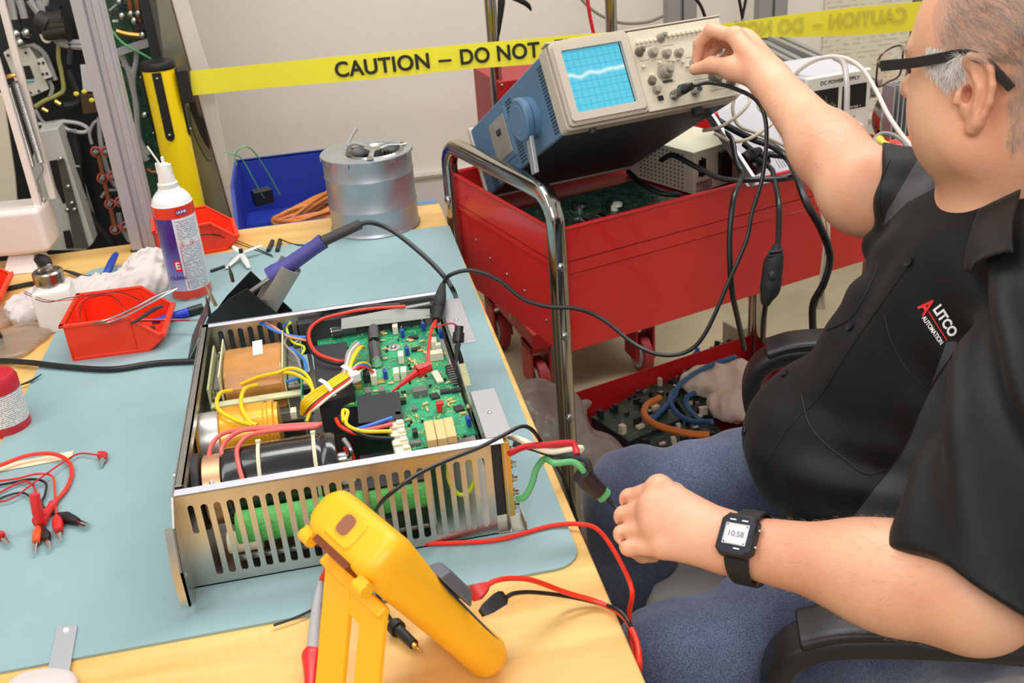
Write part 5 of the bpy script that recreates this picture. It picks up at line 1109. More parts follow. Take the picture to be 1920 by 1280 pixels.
MB().bb((.004, .004, -.005), (dw-.004, .17, dh-.004)).build('case', wcase, ps, bevel=.003)
MB().bb((0, -.004, 0), (dw, .008, dh)).build('front_panel', psm, ps, bevel=.004, seg=3)
for x0, x1 in ((.012, .064), (.072, .122)):
    x0 *= dw/.132; x1 *= dw/.132
    MB().bb((x0, -.0052, .098), (x1, -.004, .146)).build('meter_window', pm('meter_glass', (26, 26, 28), .15), ps, bevel=.0006)
text('title_text', 'DC POWER SUPPLY', .0098, pm('print_dark', (70, 70, 70), .6), ps, V(dw*.5, -.0045, .158), (1, 0, 0), (0, 0, 1), weight=.0002)
text('window_text', 'CURRENT  A', .0046, paperw, ps, V(dw*.33, -.0056, .102), (1, 0, 0), (0, 0, 1)); text('window_text', 'VOLTAGE  V', .0046, paperw, ps, V(dw*.75, -.0056, .102), (1, 0, 0), (0, 0, 1))
for x in (.018, .046, .086, .114): MB().cyl((x, -.004, .060), (x, -.022, .060), .0105, .009, n=20).build('knob', psm, ps, bevel=.001)
text('panel_text', 'CURRENT', .0045, MT['print_dark'], ps, V(.032, -.0045, .082), (1, 0, 0), (0, 0, 1)); text('panel_text', 'VOLTAGE', .0045, MT['print_dark'], ps, V(.100, -.0045, .082), (1, 0, 0), (0, 0, 1))
MB().bb((.004, -.0048, .040), (dw-.004, -.004, .0412)).build('panel_groove', MT['print_dark'], ps)
for x, m in ((.060, black), (.084, green_ins), (.108, redlead)): MB().cyl((x, -.004, .018), (x, -.018, .018), .0062, n=16).cyl((x, -.018, .018), (x, -.0182, .018), .0025, n=10).build('terminal', m, ps)
o = MB().tube([GD(1648, 262, 1.90), GD(1655, 268, 1.89), GD(1668, 273, 1.88)], [.009, .007, .0045], n=12).build('yellow_plug', pm('plug_yellow', (216, 200, 60), .45)); tag(o, 'yellow plug hanging in front of the DC supply terminals', 'plug')
rdl = MB().tube([GD(1640, 285, 1.9), GD(1660, 300, 1.88), GD(1690, 296, 1.88), GD(1700, 275, 1.88), GD(1680, 255, 1.9), GD(1655, 250, 1.92), GD(1640, 262, 1.9), GD(1648, 280, 1.88)], .0038, n=8)
tag(rdl.build('coiled_lead', grey_ins), 'coiled grey lead right of the DC supply terminals', 'cable')
o = sdf_obj('red_pouch', [(f_ell(GD(1680, 284, 1.93), (.035, .03, .022)), .01, 1), (f_ell(GD(1705, 275, 1.95), (.025, .025, .02)), .01, 1)], .003, pm('clear_red', (214, 70, 64), .3)); tag(o, 'small red pouch lying right of the DC supply', 'pouch')
# circuit board on the tray with bracket and knobs
def cwp(x, y, z): return rz(CY) @ V(x, y, z)+CO
cbd = thing('loose_circuit_board', 'dark green circuit board lying in the near corner of the red tray', 'circuit board', cwp(.015, .012, FLo+.001), rz(CY+.03))
dpcb = pm('dark_pcb', (28, 58, 48), .4); pcbnodes(dpcb, spark=(150, 160, 130))
e = dpcb.node_tree.nodes
for n_ in e:
    if n_.type == 'VALTORGB': n_.color_ramp.elements[0].color = lin((22, 44, 38)); n_.color_ramp.elements[1].color = lin((40, 72, 60))
MB().bb((0, 0, .028), (.30, .20, .030)).build('board', dpcb, cbd, bevel=.0004)
[MB().bb((x, y, .0), (x+.006, y+.006, .028)).build('standoff', black, cbd) for x in (.02, .27) for y in (.02, .17)]
MB().box((.085, .048, .041), (.075, .0015, .022), R=rz(.28)).build('steel_bracket', steel, cbd)
for x in (.07, .105): MB().cyl((x, .040, .044), (x, .024, .044), .006, n=14).build('coax_socket', chrome, cbd)
for x, y in ((.115, .12), (.165, .08)): MB().cyl((x, y, .030), (x, y, .040), .007, n=12).cyl((x+.004, y-.004, .038), (x+.004, y-.004, .044), .009, n=12).build('trim_knob', steel if x < .15 else pm('ivory', (214, 216, 200), .5), cbd); MB().cyl((x-.006, y+.008, .030), (x-.006, y+.008, .046), .006, n=12).build('can_cap', black, cbd)
MB().bb((.21, .03, .030), (.228, .04, .034)).build('green_chip', MT['green_enamel'], cbd)
for i in range(16):
    x, y = .02+rnd.random()*.25, .02+rnd.random()*.16; MB().bb((x, y, .030), (x+.008, y+.005, .034)).build('small_chip', icb if i % 3 else steel, cbd)
# ------------------------------------------------------------------ mains cables hanging over the cart rim
def cable(name, label, pts, r, m=cable_m, cat='cable', n=10):
    o = MB().tube(pts, r, n=n, seg=8).build(name, m); return tag(o, label, cat)
cable('mains_cable', 'black cable draped over cart rim, leftmost, falling to the lower shelf', [GD(1355, 245, 1.86), GD(1372, 262, 1.84), GD(1380, 300, 1.82), GD(1392, 328, 1.80), GD(1386, 346, 1.735), GD(1375, 375, 1.70), GD(1368, 450, 1.70), GD(1372, 540, 1.72), GD(1384, 600, 1.80), GD(1396, 655, 1.90)], .0048)
ic = thing('switched_cable', 'black mains cable with inline rocker switch hanging down the cart side', 'cable', GD(1440, 620, 1.82)); ib = GD(1440, 620, 1.82)
MB().tube([p-ib for p in (GD(1400, 296, 1.86), GD(1430, 305, 1.83), GD(1447, 318, 1.80), GD(1451, 333, 1.76), GD(1460, 380, 1.69), GD(1460, 440, 1.68), GD(1456, 472, 1.68))], .0046, n=10).build('upper_cable', cable_m, ic)
MB().tube([p-ib for p in (GD(1456, 458, 1.68), GD(1455, 478, 1.68), GD(1450, 495, 1.68), GD(1444, 540, 1.68), GD(1438, 558, 1.68), GD(1435, 572, 1.68))], [.006, .0125, .016, .0165, .011, .006], n=16).build('switch_body', rubber, ic)
for k in range(5): p = GD(1454-k*.6, 470+k*7, 1.672)-ib; MB().sph(p, (.014, .006, .0022), n=12).build('grip_ridge', rubber, ic)
MB().sph(GD(1447, 520, 1.668)-ib, (.007, .007, .011), n=12).build('rocker', dark, ic)
MB().tube([p-ib for p in (GD(1436, 566, 1.68), GD(1432, 600, 1.72), GD(1430, 640, 1.80))], .0044, n=10).build('lower_cable', cable_m, ic)
cable('mains_cable', 'thick black cable looping rightwards under the wrist and over the rim', [GD(1345, 225, 1.90), GD(1370, 240, 1.88), GD(1410, 260, 1.84), GD(1450, 275, 1.82), GD(1478, 300, 1.80), GD(1495, 335, 1.72), GD(1512, 380, 1.68), GD(1540, 430, 1.68), GD(1556, 480, 1.69), GD(1545, 530, 1.70), GD(1525, 570, 1.72), GD(1524, 620, 1.76)], .0062)
cable('mains_cable', 'black cable running level just above the cart rim between the hanging ones', [GD(1240, 300, 1.88), GD(1262, 291, 1.85), GD(1300, 310, 1.82), GD(1345, 332, 1.80), GD(1380, 338, 1.78), GD(1420, 336, 1.76), GD(1470, 335, 1.75), GD(1500, 325, 1.78), GD(1515, 305, 1.82)], .0048)
cable('mains_cable', 'black cable bunch behind the wrist, upper right of the cream power unit', [GD(1395, 270, 1.88), GD(1420, 288, 1.86), GD(1450, 290, 1.85), GD(1480, 296, 1.84), GD(1510, 320, 1.84)], .0058)
cable('mains_cable', 'black cable lying on the tray floor beside the cream power unit', [GD(1178, 322, 1.98), GD(1205, 345, 1.90), GD(1240, 362, 1.86), GD(1275, 365, 1.86)], .005)
for i, q in enumerate((((1395, 300), (1425, 282)), ((1410, 318), (1440, 300)))):
    a, b = GD(*q[0], 1.845), GD(*q[1], 1.86); o = MB().tube([a, (a+b)/2, b], [.012, .013, .007], n=14).build('mains_plug', black); tag(o, ('black mains plug behind the scope handle arm, upper one', 'black mains plug behind the scope handle arm, lower one')[i], 'plug')
cable('signal_cable', 'beige cable looped between the scope corner and white louvred case', [GD(1318, 245, 1.86), GD(1350, 238, 1.84), GD(1385, 215, 1.84), GD(1405, 190, 1.85), GD(1398, 172, 1.87), GD(1380, 180, 1.87), GD(1374, 205, 1.87), GD(1385, 235, 1.87), GD(1425, 252, 1.86), GD(1475, 275, 1.86)], .0032, beige_cable)
cable('signal_cable', 'beige cable sagging below the white louvres toward the wrist', [GD(1340, 250, 1.86), GD(1370, 264, 1.84), GD(1400, 262, 1.83), GD(1430, 245, 1.83), GD(1450, 225, 1.84), GD(1425, 205, 1.88), GD(1418, 180, 1.90)], .0032, beige_cable)
for k, o_ in enumerate((0, 9)): cable('flex_cord', ('left strand of beige twin cord hanging beside the black loop', 'right strand of beige twin cord hanging beside the black loop')[k], [GD(1530+o_, 360, 1.70), GD(1543+o_, 410, 1.69), GD(1546+o_*.7, 460, 1.69), GD(1540+o_*.3, 520, 1.70), GD(1535+o_, 580, 1.72)], .0030, beige_cable)
cable('white_hose', 'pale cable arching over the DC supply and down its right side', [GD(1470, 175, 2.1), GD(1490, 140, 2.05), GD(1530, 112, 2.0), GD(1575, 107, 1.96), GD(1612, 125, 1.94), GD(1640, 165, 1.92), GD(1665, 215, 1.88), GD(1695, 258, 1.82), GD(1720, 285, 1.76)], .0042, pm('pale_hose', (214, 200, 190), .5))
cable('white_hose', 'translucent hose hanging down in front of the DC supply windows', [GD(1565, 108, 1.97), GD(1582, 120, 1.95), GD(1588, 160, 1.93), GD(1588, 210, 1.93), GD(1594, 240, 1.93)], .0055, pm('clear_hose', (196, 186, 184), .3, trans=.3))
hs = thing('finned_heatsink', 'grey finned aluminium block standing behind the DC supply', 'heatsink', GD(1676, 240, 2.25), rz(.2))
MB().bb((-.035, 0, -.06), (.035, .006, .10)).build('base', alu, hs)
for i in range(6): MB().bb((-.035+i*.0128, -.030, -.06), (-.031+i*.0128, 0, .10)).build('fin', alu, hs)
dq = MB()
o = thing('chrome_duct', 'shiny chrome ring duct between the heatsink and the face', 'duct', GD(1702, 220, 2.25)); ob_ = GD(1702, 220, 2.25)
for k in range(4): MB().tube([V(0, k*.012, 0)+(.070-k*.004)*(nrm(V(1, .1, 0))*math.cos(t)+UPZ*math.sin(t)) for t in np.linspace(0, 2*math.pi, 25)], .009, n=10, smooth=False).build('ring', chrome, o)
# aluminium profiles lying diagonally behind the wrist
for i, (a, b, lab) in enumerate((((1385, 52, 2.5), (1640, 168, 2.25), 'upper grey aluminium profile lying diagonally behind the wrist'), ((1400, 82, 2.45), (1600, 185, 2.2), 'lower grey aluminium profile lying diagonally behind the wrist'))):
    p, q = GD(*a), GD(*b); d = nrm(q-p); u = nrm(UPZ-d*(UPZ @ d)); w_ = np.cross(d, u)
    s_ = .020; sec = [(-1, -1), (-.25, -1), (-.25, -.6), (.25, -.6), (.25, -1), (1, -1), (1, -.25), (.6, -.25), (.6, .25), (1, .25), (1, 1), (.25, 1), (.25, .6), (-.25, .6), (-.25, 1), (-1, 1), (-1, .25), (-.6, .25), (-.6, -.25), (-1, -.25)]
    o = MB().rings([[x+u*c[1]*s_+w_*c[0]*s_ for c in sec] for x in (p, q)]).build('aluminium_profile', pm('profile_grey%d' % i if False else 'profile_grey', (150, 148, 146), .45, .4), smooth=False); tag(o, lab, 'metal profile')
# ------------------------------------------------------------------ lower shelf clutter
SH = SZ+.003
def cl_(x, y, z): return cwp(x, y, z)
o = sdf_obj('shelf_cloth', [(f_ell(G(1330, 712, SH+.05), (.07, .055, .03)), .02, 1), (f_ell(G(1380, 705, SH+.05), (.06, .06, .035)), .02, 1), (f_ell(G(1365, 760, SH+.045), (.045, .06, .03)), .03, 1), (f_ell(G(1400, 760, SH+.04), (.05, .05, .03)), .02, 1)], .004, pm('cloth_beige', (222, 208, 190), .85), post=lambda P, d: d+.014*(np.abs(vnoise(P, 62, 31))-.25)+.003*vnoise(P, 140, 33))
tag(o, 'white cloth heaped on the lower cart shelf by the armrest', 'cloth')
bm_ = pm('milky_bag', (196, 190, 178), .3, trans=.45, alpha=.93)
o = sdf_obj('plastic_sack', [(f_ell(cwp(.05, .22, SH+.13), (.11, .12, .105)), .02, 1), (f_ell(cwp(.12, .12, SH+.07), (.08, .10, .06)), .03, 1), (f_ell(cwp(-.03, .28, SH+.07), (.10, .09, .06)), .03, 1), (f_ell(cwp(.02, .06, SH+.05), (.12, .10, .05)), .03, 1), (f_cap(cwp(.12, .24, SH+.13), cwp(.20, .27, SH+.12), .035, .012), .02, 1)], .005, bm_, post=lambda P, d: d+.012*(np.abs(vnoise(P, 50, 41))-.25)+.004*vnoise(P, 120, 42), smooth_it=1)
tag(o, 'milky plastic sack slumped on the cart shelf behind the chrome leg', 'bag')
for i, (px, py, w, d_, h_, a_, lab) in enumerate(((1225, 760, .16, .10, .035, .3, 'dark circuit module on lower shelf nearest the plastic sack'), (1300, 700, .18, .07, .03, .5, 'dark circuit module along the far lip of lower shelf'), (1270, 830, .20, .12, .03, -.2, 'dark circuit module partly under the orange cable'), (1360, 665, .14, .07, .03, .4, 'dark circuit module at the far end by white box'), (1195, 800, .16, .14, .05, .1, 'dark circuit module between the sack and the knee'), (1335, 765, .16, .12, .04, -.3, 'dark circuit module under the white cloth'))):
    c = G(px, py, SH); b = thing('circuit_module', lab, 'circuit module', c, rz(CY+a_)); MB().bb((-w/2, -d_/2, 0), (w/2, d_/2, h_*.5)).build('chassis', dark, b, bevel=.001)
    MB().bb((-w/2, -d_/2, h_*.5), (w/2, d_/2, h_*.5+.002)).build('board', dpcb, b)
    for k in range(16):
        x, y = rnd.uniform(-w/2, w/2-.02), rnd.uniform(-d_/2, d_/2-.015); s1, s2, s3 = rnd.uniform(.006, .02), rnd.uniform(.006, .014), rnd.uniform(.006, .022)
        MB().bb((x, y, h_*.5+.002), (x+s1, y+s2, h_*.5+.002+s3)).build('component', rnd.choice([icb, icb, icb, tang, dark, dark, cer, MT['blue_insulation'], steel, tang]), b)
pb = pm('cable_blue', (44, 92, 142), .4)
cable('blue_cable', 'blue cable curving up along the shelf lip to the armrest', [G(1220, 790, SH+.06), G(1262, 745, SH+.07), G(1275, 720, SH+.08), G(1320, 690, SH+.08), G(1380, 668, SH+.08)], .006, pb)
cable('blue_cable', 'blue cable looping down beside the first toward the knee', [G(1265, 730, SH+.08), G(1256, 750, SH+.07), G(1270, 775, SH+.06), G(1300, 790, SH+.06), G(1335, 790, SH+.08)], .006, pb)
cable('blue_cable', 'short blue cable loop nearest the white cloth', [G(1305, 735, SH+.08), G(1288, 745, SH+.07), G(1290, 765, SH+.06), G(1315, 790, SH+.06)], .006, pb)
cable('orange_cable', 'orange cable arched over the modules on the lower shelf', [G(1238, 745, SH+.07), G(1212, 760, SH+.07), G(1210, 780, SH+.08), G(1235, 798, SH+.08), G(1290, 812, SH+.08), G(1330, 815, SH+.08)], .0075, pm('cable_orange', (218, 122, 50), .45))
o = MB().box(G(1395, 650, SH)+V(0, 0, .04), (.09, .07, .07), R=rz(CY)).build('grey_box', pm('box_grey', (170, 162, 138), .6), bevel=.003); tag(o, 'small grey box at the far end of the lower shelf', 'box')
o = MB().tube([cwp(.185, .36, SZ+.03), cwp(.18, .40, SZ+.06), cwp(.178, .418, SZ+.085), cwp(.176, .43, SZ+.06)], [.008, .009, .009, .006], n=10).build('cable_clamp', dark); tag(o, 'dark clamp hooked over the far lip of the lower shelf', 'clamp')
# ------------------------------------------------------------------ second cart behind
c2 = thing('equipment_cart', 'red equipment cart with chrome uprights standing against the wall', 'cart', (.62, 2.75, 0), rz(.14)); cb2 = V(.62, 2.75, 0); I2 = rz(-.14)
def L2(p): return I2 @ (np.asarray(p)-cb2)
red2 = pm('cart_red_dark', (168, 24, 30), .4)
for (x, y) in ((-.16, -.16), (.16, -.16), (-.16, .18), (.16, .18)):
    MB().cyl((x-.014, y, .062), (x+.014, y, .062), .060, n=26).build('caster_tyre', pm('tyre_red', (150, 40, 40), .6), c2, bevel=.004); MB().cyl((x-.02, y, .062), (x+.02, y, .062), .042, n=20).build('caster_hub', pm('hub_grey', (150, 146, 140), .5), c2)
    MB().bb((x-.030, y-.03, .05), (x-.024, y+.05, .17)).bb((x+.024, y-.03, .05), (x+.030, y+.05, .17)).bb((x-.03, y-.03, .15), (x+.03, y+.05, .17)).build('caster_fork', red2, c2)
MB().bb((-.185, -.20, .165), (.20, .22, .215)).build('base_frame', red2, c2, bevel=.004)
for px in (922, 1146):
    t_ = GY(px, 40, 2.62); b_ = L2(t_); MB().tube([V(b_[0], b_[1], .23), V(b_[0], b_[1], .8), V(b_[0], b_[1], 1.5)], .015, n=14).build('chrome_upright', chr_, c2)
tb = L2(GY(930, 138, 2.60)); MB().bb((tb[0], tb[1]-.01, .72), (tb[0]+.42, tb[1]+.2, .895)).build('upper_tray', red2, c2, bevel=.003)
MB().sph((tb[0]+.01, tb[1]-.011, .885), (.004, .002, .004)).build('rivet', steel, c2)
# things hanging at the top
cable('hanging_probe', 'black probe and thin lead hanging left of the chrome upright, top centre', [GY(942, -30, 2.55), GY(940, 5, 2.55), GY(938, 30, 2.55), GY(934, 70, 2.55), GY(930, 84, 2.55)], [.008, .009, .007, .0025, .0025])
cable('probe_hook', 'black curved hook hanging at the top edge beside the hanging probe', [GY(960, -5, 2.55), GY(978, 2, 2.55), GY(990, 10, 2.55), GY(996, 20, 2.55)], [.006, .007, .006, .002])
cable('red_hose', 'red lead hanging from above right of the probe', [GY(1098, -30, 2.6), GY(1103, 10, 2.6), GY(1108, 40, 2.6), GY(1116, 75, 2.6)], .0045, redlead2)
cable('grey_lead', 'grey green lead sweeping across the wall behind the caution belt', [GY(1082, -10, 3.3), GY(1115, 22, 3.3), GY(1160, 42, 3.3), GY(1210, 42, 3.3), GY(1245, 30, 3.3)], .005, pm('lead_sage', (140, 132, 112), .5))
cable('wall_cable', 'black cable hanging behind scope, left of two grey uprights', [GY(1298, -10, 2.8), GY(1312, 8, 2.8), GY(1320, 26, 2.8), GY(1326, 50, 2.8)], .0045)
cable('wall_cable', 'pair end of black cables meeting in a V above the hand, left strand', [GY(1384, -10, 2.8), GY(1388, 10, 2.8), GY(1392, 34, 2.8)], .004)
cable('wall_cable', 'pair end of black cables meeting in a V above the hand, right strand', [GY(1400, -10, 2.8), GY(1396, 12, 2.8), GY(1392, 34, 2.8), GY(1392, 60, 2.8)], .004)
fram = thing('equipment_rack', 'grey aluminium rack standing behind the oscilloscope and hand', 'frame', (GY(1430, 20, 3.0)[0], 3.0, 0)); fx = GY(1430, 20, 3.0)[0]
for px in (1275, 1445):
    x = GY(px, 20, 3.0)[0]-fx; MB().bb((x-.045, -.02, 0), (x-.005, .02, 1.9)).bb((x-.003, -.012, 0), (x+.003, .018, 1.9)).bb((x+.005, -.02, 0), (x+.045, .02, 1.9)).build('upright', MT['profile_grey'], fram, bevel=.002)
MB().bb((GY(1275, 20, 3.0)[0]-fx, -.015, .55), (GY(1445, 20, 3.0)[0]-fx, .015, .59)).build('crossbar', MT['profile_grey'], fram)
pst = thing('wall_chart', 'large cream printed chart on the wall behind the man', 'chart', (GY(1545, 150, 3.39)[0], 3.392, .3)); px0 = GY(1548, 0, 3.39)[0]; b_ = V(*[GY(1545, 150, 3.39)[0], 3.392, .3])
def chartm():
    m = pm('chart_paper', (222, 214, 190), .7); nt = m.node_tree; N = nt.nodes; L = nt.links; b = N['Principled BSDF']; tc = N.new('ShaderNodeTexCoord'); s = N.new('ShaderNodeSeparateXYZ'); L.new(tc.outputs['Object'], s.inputs[0])
    mm = N.new('ShaderNodeMath'); mm.operation = 'MULTIPLY'; mm.inputs[1].default_value = 62; L.new(s.outputs[2], mm.inputs[0]); fr = N.new('ShaderNodeMath'); fr.operation = 'FRACT'; L.new(mm.outputs[0], fr.inputs[0]); l = N.new('ShaderNodeMath'); l.operation = 'LESS_THAN'; l.inputs[1].default_value = .45; L.new(fr.outputs[0], l.inputs[0])
    mp = N.new('ShaderNodeMapping'); mp.inputs['Scale'].default_value = (40, 1, 62); L.new(tc.outputs['Object'], mp.inputs[0]); nz = N.new('ShaderNodeTexNoise'); nz.inputs['Scale'].default_value = 1.0; L.new(mp.outputs[0], nz.inputs[0]); g = N.new('ShaderNodeMath'); g.operation = 'GREATER_THAN'; g.inputs[1].default_value = .5; L.new(nz.outputs[0], g.inputs[0])
    x = N.new('ShaderNodeMath'); x.operation = 'MULTIPLY'; L.new(l.outputs[0], x.inputs[0]); L.new(g.outputs[0], x.inputs[1]); y = N.new('ShaderNodeMath'); y.operation = 'MULTIPLY'; y.inputs[1].default_value = .4; L.new(x.outputs[0], y.inputs[0])
    mx = N.new('ShaderNodeMix'); mx.data_type = 'RGBA'; L.new(y.outputs[0], mx.inputs[0]); mx.inputs[6].default_value = lin((222, 214, 190)); mx.inputs[7].default_value = lin((150, 144, 128)); L.new(mx.outputs[2], b.inputs['Base Color']); return m
MB().bb((px0-b_[0], 0, 0), (px0-b_[0]+1.3, .004, 1.1)).build('sheet', chartm(), pst)
MB().bb((px0-b_[0]-.004, -.004, 1.1), (px0-b_[0]+1.304, .006, 1.12)).build('hanger_rail', alu, pst)
o = MB().bb((GY(1692, 200, 2.9)[0], 2.88, 0), (GY(1692, 200, 2.9)[0]+.02, 2.9, 1.5)).build('dark_post', pm('post_dark', (110, 104, 92), .5)); tag(o, 'slim dark post standing in front of the wall chart', 'post')
# ------------------------------------------------------------------ stanchion and caution belt
bo = thing('belt_stanchion', 'yellow barrier post with black cap and belt cassette behind the bench', 'barrier post', (-.352, 2.50, 0)); 
yb_ = pm('barrier_yellow', (250, 216, 8), .4)
MB().cyl((0, 0, .02), (0, 0, 1.035), .0375, n=40).build('post', yb_, bo)
MB().lathe([(.0385, 1.032), (.0395, 1.036), (.0395, 1.044), (.037, 1.049), (.020, 1.050), (.001, 1.050)], n=40).build('cap', black, bo)
MB().lathe([(.095, 0), (.095, .012), (.05, .03), (.04, .035)], n=48).build('base', black, bo)
for a_, l_ in ((-1.62, .15), (-3.05, .15), (-.1, .15)):
    d = V(math.cos(a_), math.sin(a_), 0); s_ = V(-d[1], d[0], 0)
    mb = MB().prism([(-.010, .885), (-.007, .878), (0, .875), (.007, .878), (.010, .885), (.010, 1.03), (-.010, 1.03)], s_, (0, 0, 1), d*.036, .005); mb.build('slot_cover', black, bo, bevel=.001)
    for z in (.890, 1.018): MB().sph(d*.0415+V(0, 0, z), (.0035, .0035, .0035)).build('screw', steel, bo)
sc_ = GY(346, 160, 2.49)-V(-.352, 2.50, 0)
MB().box((sc_[0], -.005, sc_[2]), (.026, .045, .075), R=rz(.1)).build('belt_clip', black, bo, bevel=.002)
belt = thing('caution_belt', 'yellow printed barrier belt stretched across the room, twisted behind the oscilloscope', 'barrier belt', GY(700, 130, 2.49)); bb_ = GY(700, 130, 2.49)
bt = pm('belt_yellow', (238, 228, 52), .55, var=.03, vs=5); btb = pm('belt_yellow_back', (226, 212, 50), .55)
def BP(px, py, Y): return GY(px, py, Y)-bb_
yy = lambda px: 2.49-.00016*(px-360)
front = [((356, 133), (360, 179)), ((520, 117), (522, 163)), ((700, 99), (702, 148)), ((860, 84), (862, 131)), ((1000, 72), (1002, 120)), ((1150, 60), (1152, 104)), ((1215, 62), (1220, 92))]
back = [((1215, 62), (1220, 92)), ((1300, 52), (1306, 80)), ((1390, 40), (1396, 72)), ((1470, 29), (1474, 70)), ((1600, 14), (1604, 66)), ((1725, 3), (1730, 56)), ((1900, -20), (1906, 32))]
def ribbon(E, m, name):
    A = catmull([BP(*e[0], yy(e[0][0])) for e in E], 4); B = catmull([BP(*e[1], yy(e[1][0])) for e in E], 4); t = V(0, .0006, 0)
    mb = MB(); mb.rings([[a, b, b+t, a+t] for a, b in zip(A, B)]); return mb.build(name, m, belt)
ribbon(front, bt, 'belt_front'); ribbon(back, btb, 'belt_reverse')
ink = pm('belt_ink', (34, 36, 20), .6); ink2 = pm('belt_ink_through', (196, 182, 60), .6)
def btext(s, p0, p1, h, m, mirror=False, nm='belt_text'):
    a = BP(*p0, yy(p0[0])-.0025); b = BP(*p1, yy(p1[0])-.0025); e1 = nrm(b-a); up = nrm(UPZ-e1*(UPZ @ e1)); L_ = np.linalg.norm(b-a)
    o = text(nm, s, h, m, belt, V(0, 0, 0), (1, 0, 0), (0, 1, 0), weight=.0012, ext=.0001, align='LEFT', sp=1.04)
    xs = [v.co[0] for v in o.data.vertices]; x0, x1 = min(xs), max(xs); k = L_/(x1-x0)
    for v in o.data.vertices:
        x = (v.co[0]-x0)*k; x = L_-x if mirror else x; v.co = tuple(a+e1*x+up*v.co[1]+np.cross(e1, up)*v.co[2])
    return o
btext('CAUTION', (628, 133), (805, 115), .0475, ink); btext('\u2013', (822, 113), (846, 111), .0475, ink); btext('DO NOT', (863, 109), (1012, 94), .0475, ink); btext('ENTER', (1040, 91), (1160, 80), .0475, ink)
btext('CAUTION', (1555, 41), (1700, 28), .044, ink2, True); btext('\u2013', (1524, 46), (1543, 45), .044, ink2, True); btext('DO NOT', (1378, 58), (1506, 47), .044, ink2, True)
# ------------------------------------------------------------------ aluminium upright on the bench
au = thing('bench_upright', 'tall grey aluminium profile fixed upright on the far bench edge', 'upright', (-.394, 2.085, TZ)); 
s_ = .0225
def tsec(w, d):
    return [(-w, -d), (-.012, -d), (-.012, -d+.006), (.012, -d+.006) if False else (-.004, -d+.006), (-.004, -d), (-.004, -d)]
# two lobes with a groove between, extruded
sec = [(-.034, -.020), (-.008, -.020), (-.004, -.013), (.008, -.013), (.012, -.020), (.026, -.020), (.029, -.016), (.034, -.016), (.034, .020), (.010, .020), (.010, .012), (-.010, .012), (-.010, .020), (-.034, .020)]
MB().rings([[V(x*.78+.004, y, z) for x, y in sec] for z in (0, 1.2)]).build('profile', pm('profile_satin', (176, 172, 176), .42, .45), au, smooth=False)
MB().bb((-.026, -.022, 0), (.033, .022, .003)).build('end_cap', dark, au)
# ------------------------------------------------------------------ open electrical cabinet behind the bench
YC = 2.62
cab = thing('electrical_cabinet', 'open electrical cabinet full of wiring and breakers at upper left', 'electrical cabinet', (-.65, YC, 0)); cb0 = V(-.65, YC, 0)
def CYp(px, py, dy=0): return GY(px, py, YC+dy)-cb0
cdark = pm('cabinet_dark', (22, 24, 25), .6, var=.3, vs=6)
xl = GY(10, 200, YC+.16)[0]-cb0[0]-.5; xr = GY(325, 200, YC+.16)[0]-cb0[0]
MB().bb((xl, .15, 0), (xr, .17, 1.9)).build('back_panel', cdark, cab); MB().bb((xl, -.05, 0), (xl+.02, .17, 1.9)).build('side_panel', pm('cabinet_cream', (200, 190, 168), .6), cab)
MB().bb((GY(300, 200, YC+.1)[0]-cb0[0]+.02, .0, 0), (xr+.02, .17, 1.9)).build('side_panel', cdark, cab); MB().bb((xl, -.03, 0), (xr, .17, .30)).build('plinth', cdark, cab)
o = MB(); P = [CYp(-60, 130, -.12), CYp(6, 180, -.12), CYp(28, 330, -.12), CYp(40, 480, -.12), CYp(-60, 480, -.12)]; prismq(P, V(0, .01, 0), 'cream_panel', MT['cabinet_cream'], cab)
def cpoly(pts, dy, th, name, m, bevel=.001, parent=None): return prismq([CYp(a, b, dy) for a, b in pts], V(0, th, 0), name, m, parent or cab, bevel)
gpc = pm('cabinet_board', (16, 66, 46), .45); pcbnodes(gpc, spark=(120, 140, 90))
for n_ in gpc.node_tree.nodes:
    if n_.type == 'VALTORGB': n_.color_ramp.elements[0].color = lin((12, 46, 34)); n_.color_ramp.elements[1].color = lin((20, 74, 52))
cpoly([(195, 0), (300, 0), (312, 120), (330, 330), (345, 440), (262, 440), (215, 110)], .12, .004, 'green_board', gpc)
# galvanised door panel with torn opening
dpm = pm('door_metal', (158, 156, 140), .28, .75, var=.25, vs=3)
cpoly([(292, -5), (318, -5), (440, 432), (352, 432)], -.02, .004, 'door_panel', dpm); cpoly([(320, -5), (350, -5), (395, 140), (452, 430), (441, 432)], -.03, .010, 'door_edge', pm('door_cream', (206, 198, 186), .55)); 
cpoly([(318, -5), (320.5, -5), (441.5, 432), (439, 432)], -.034, .003, 'door_trim', pm('rust_line', (92, 66, 52), .6))
cpoly([(352, 178), (362, 180), (372, 215), (382, 222), (390, 262), (394, 282), (384, 270), (374, 250), (364, 225), (356, 205)], -.036, .003, 'torn_opening', black)
MB().tube([CYp(352, 200, -.04), CYp(360, 240, -.04), CYp(375, 275, -.04), CYp(388, 298, -.04), CYp(398, 300, -.04)], .002).build('ground_wire', pm('wire_olive', (50, 66, 46), .5), cab)
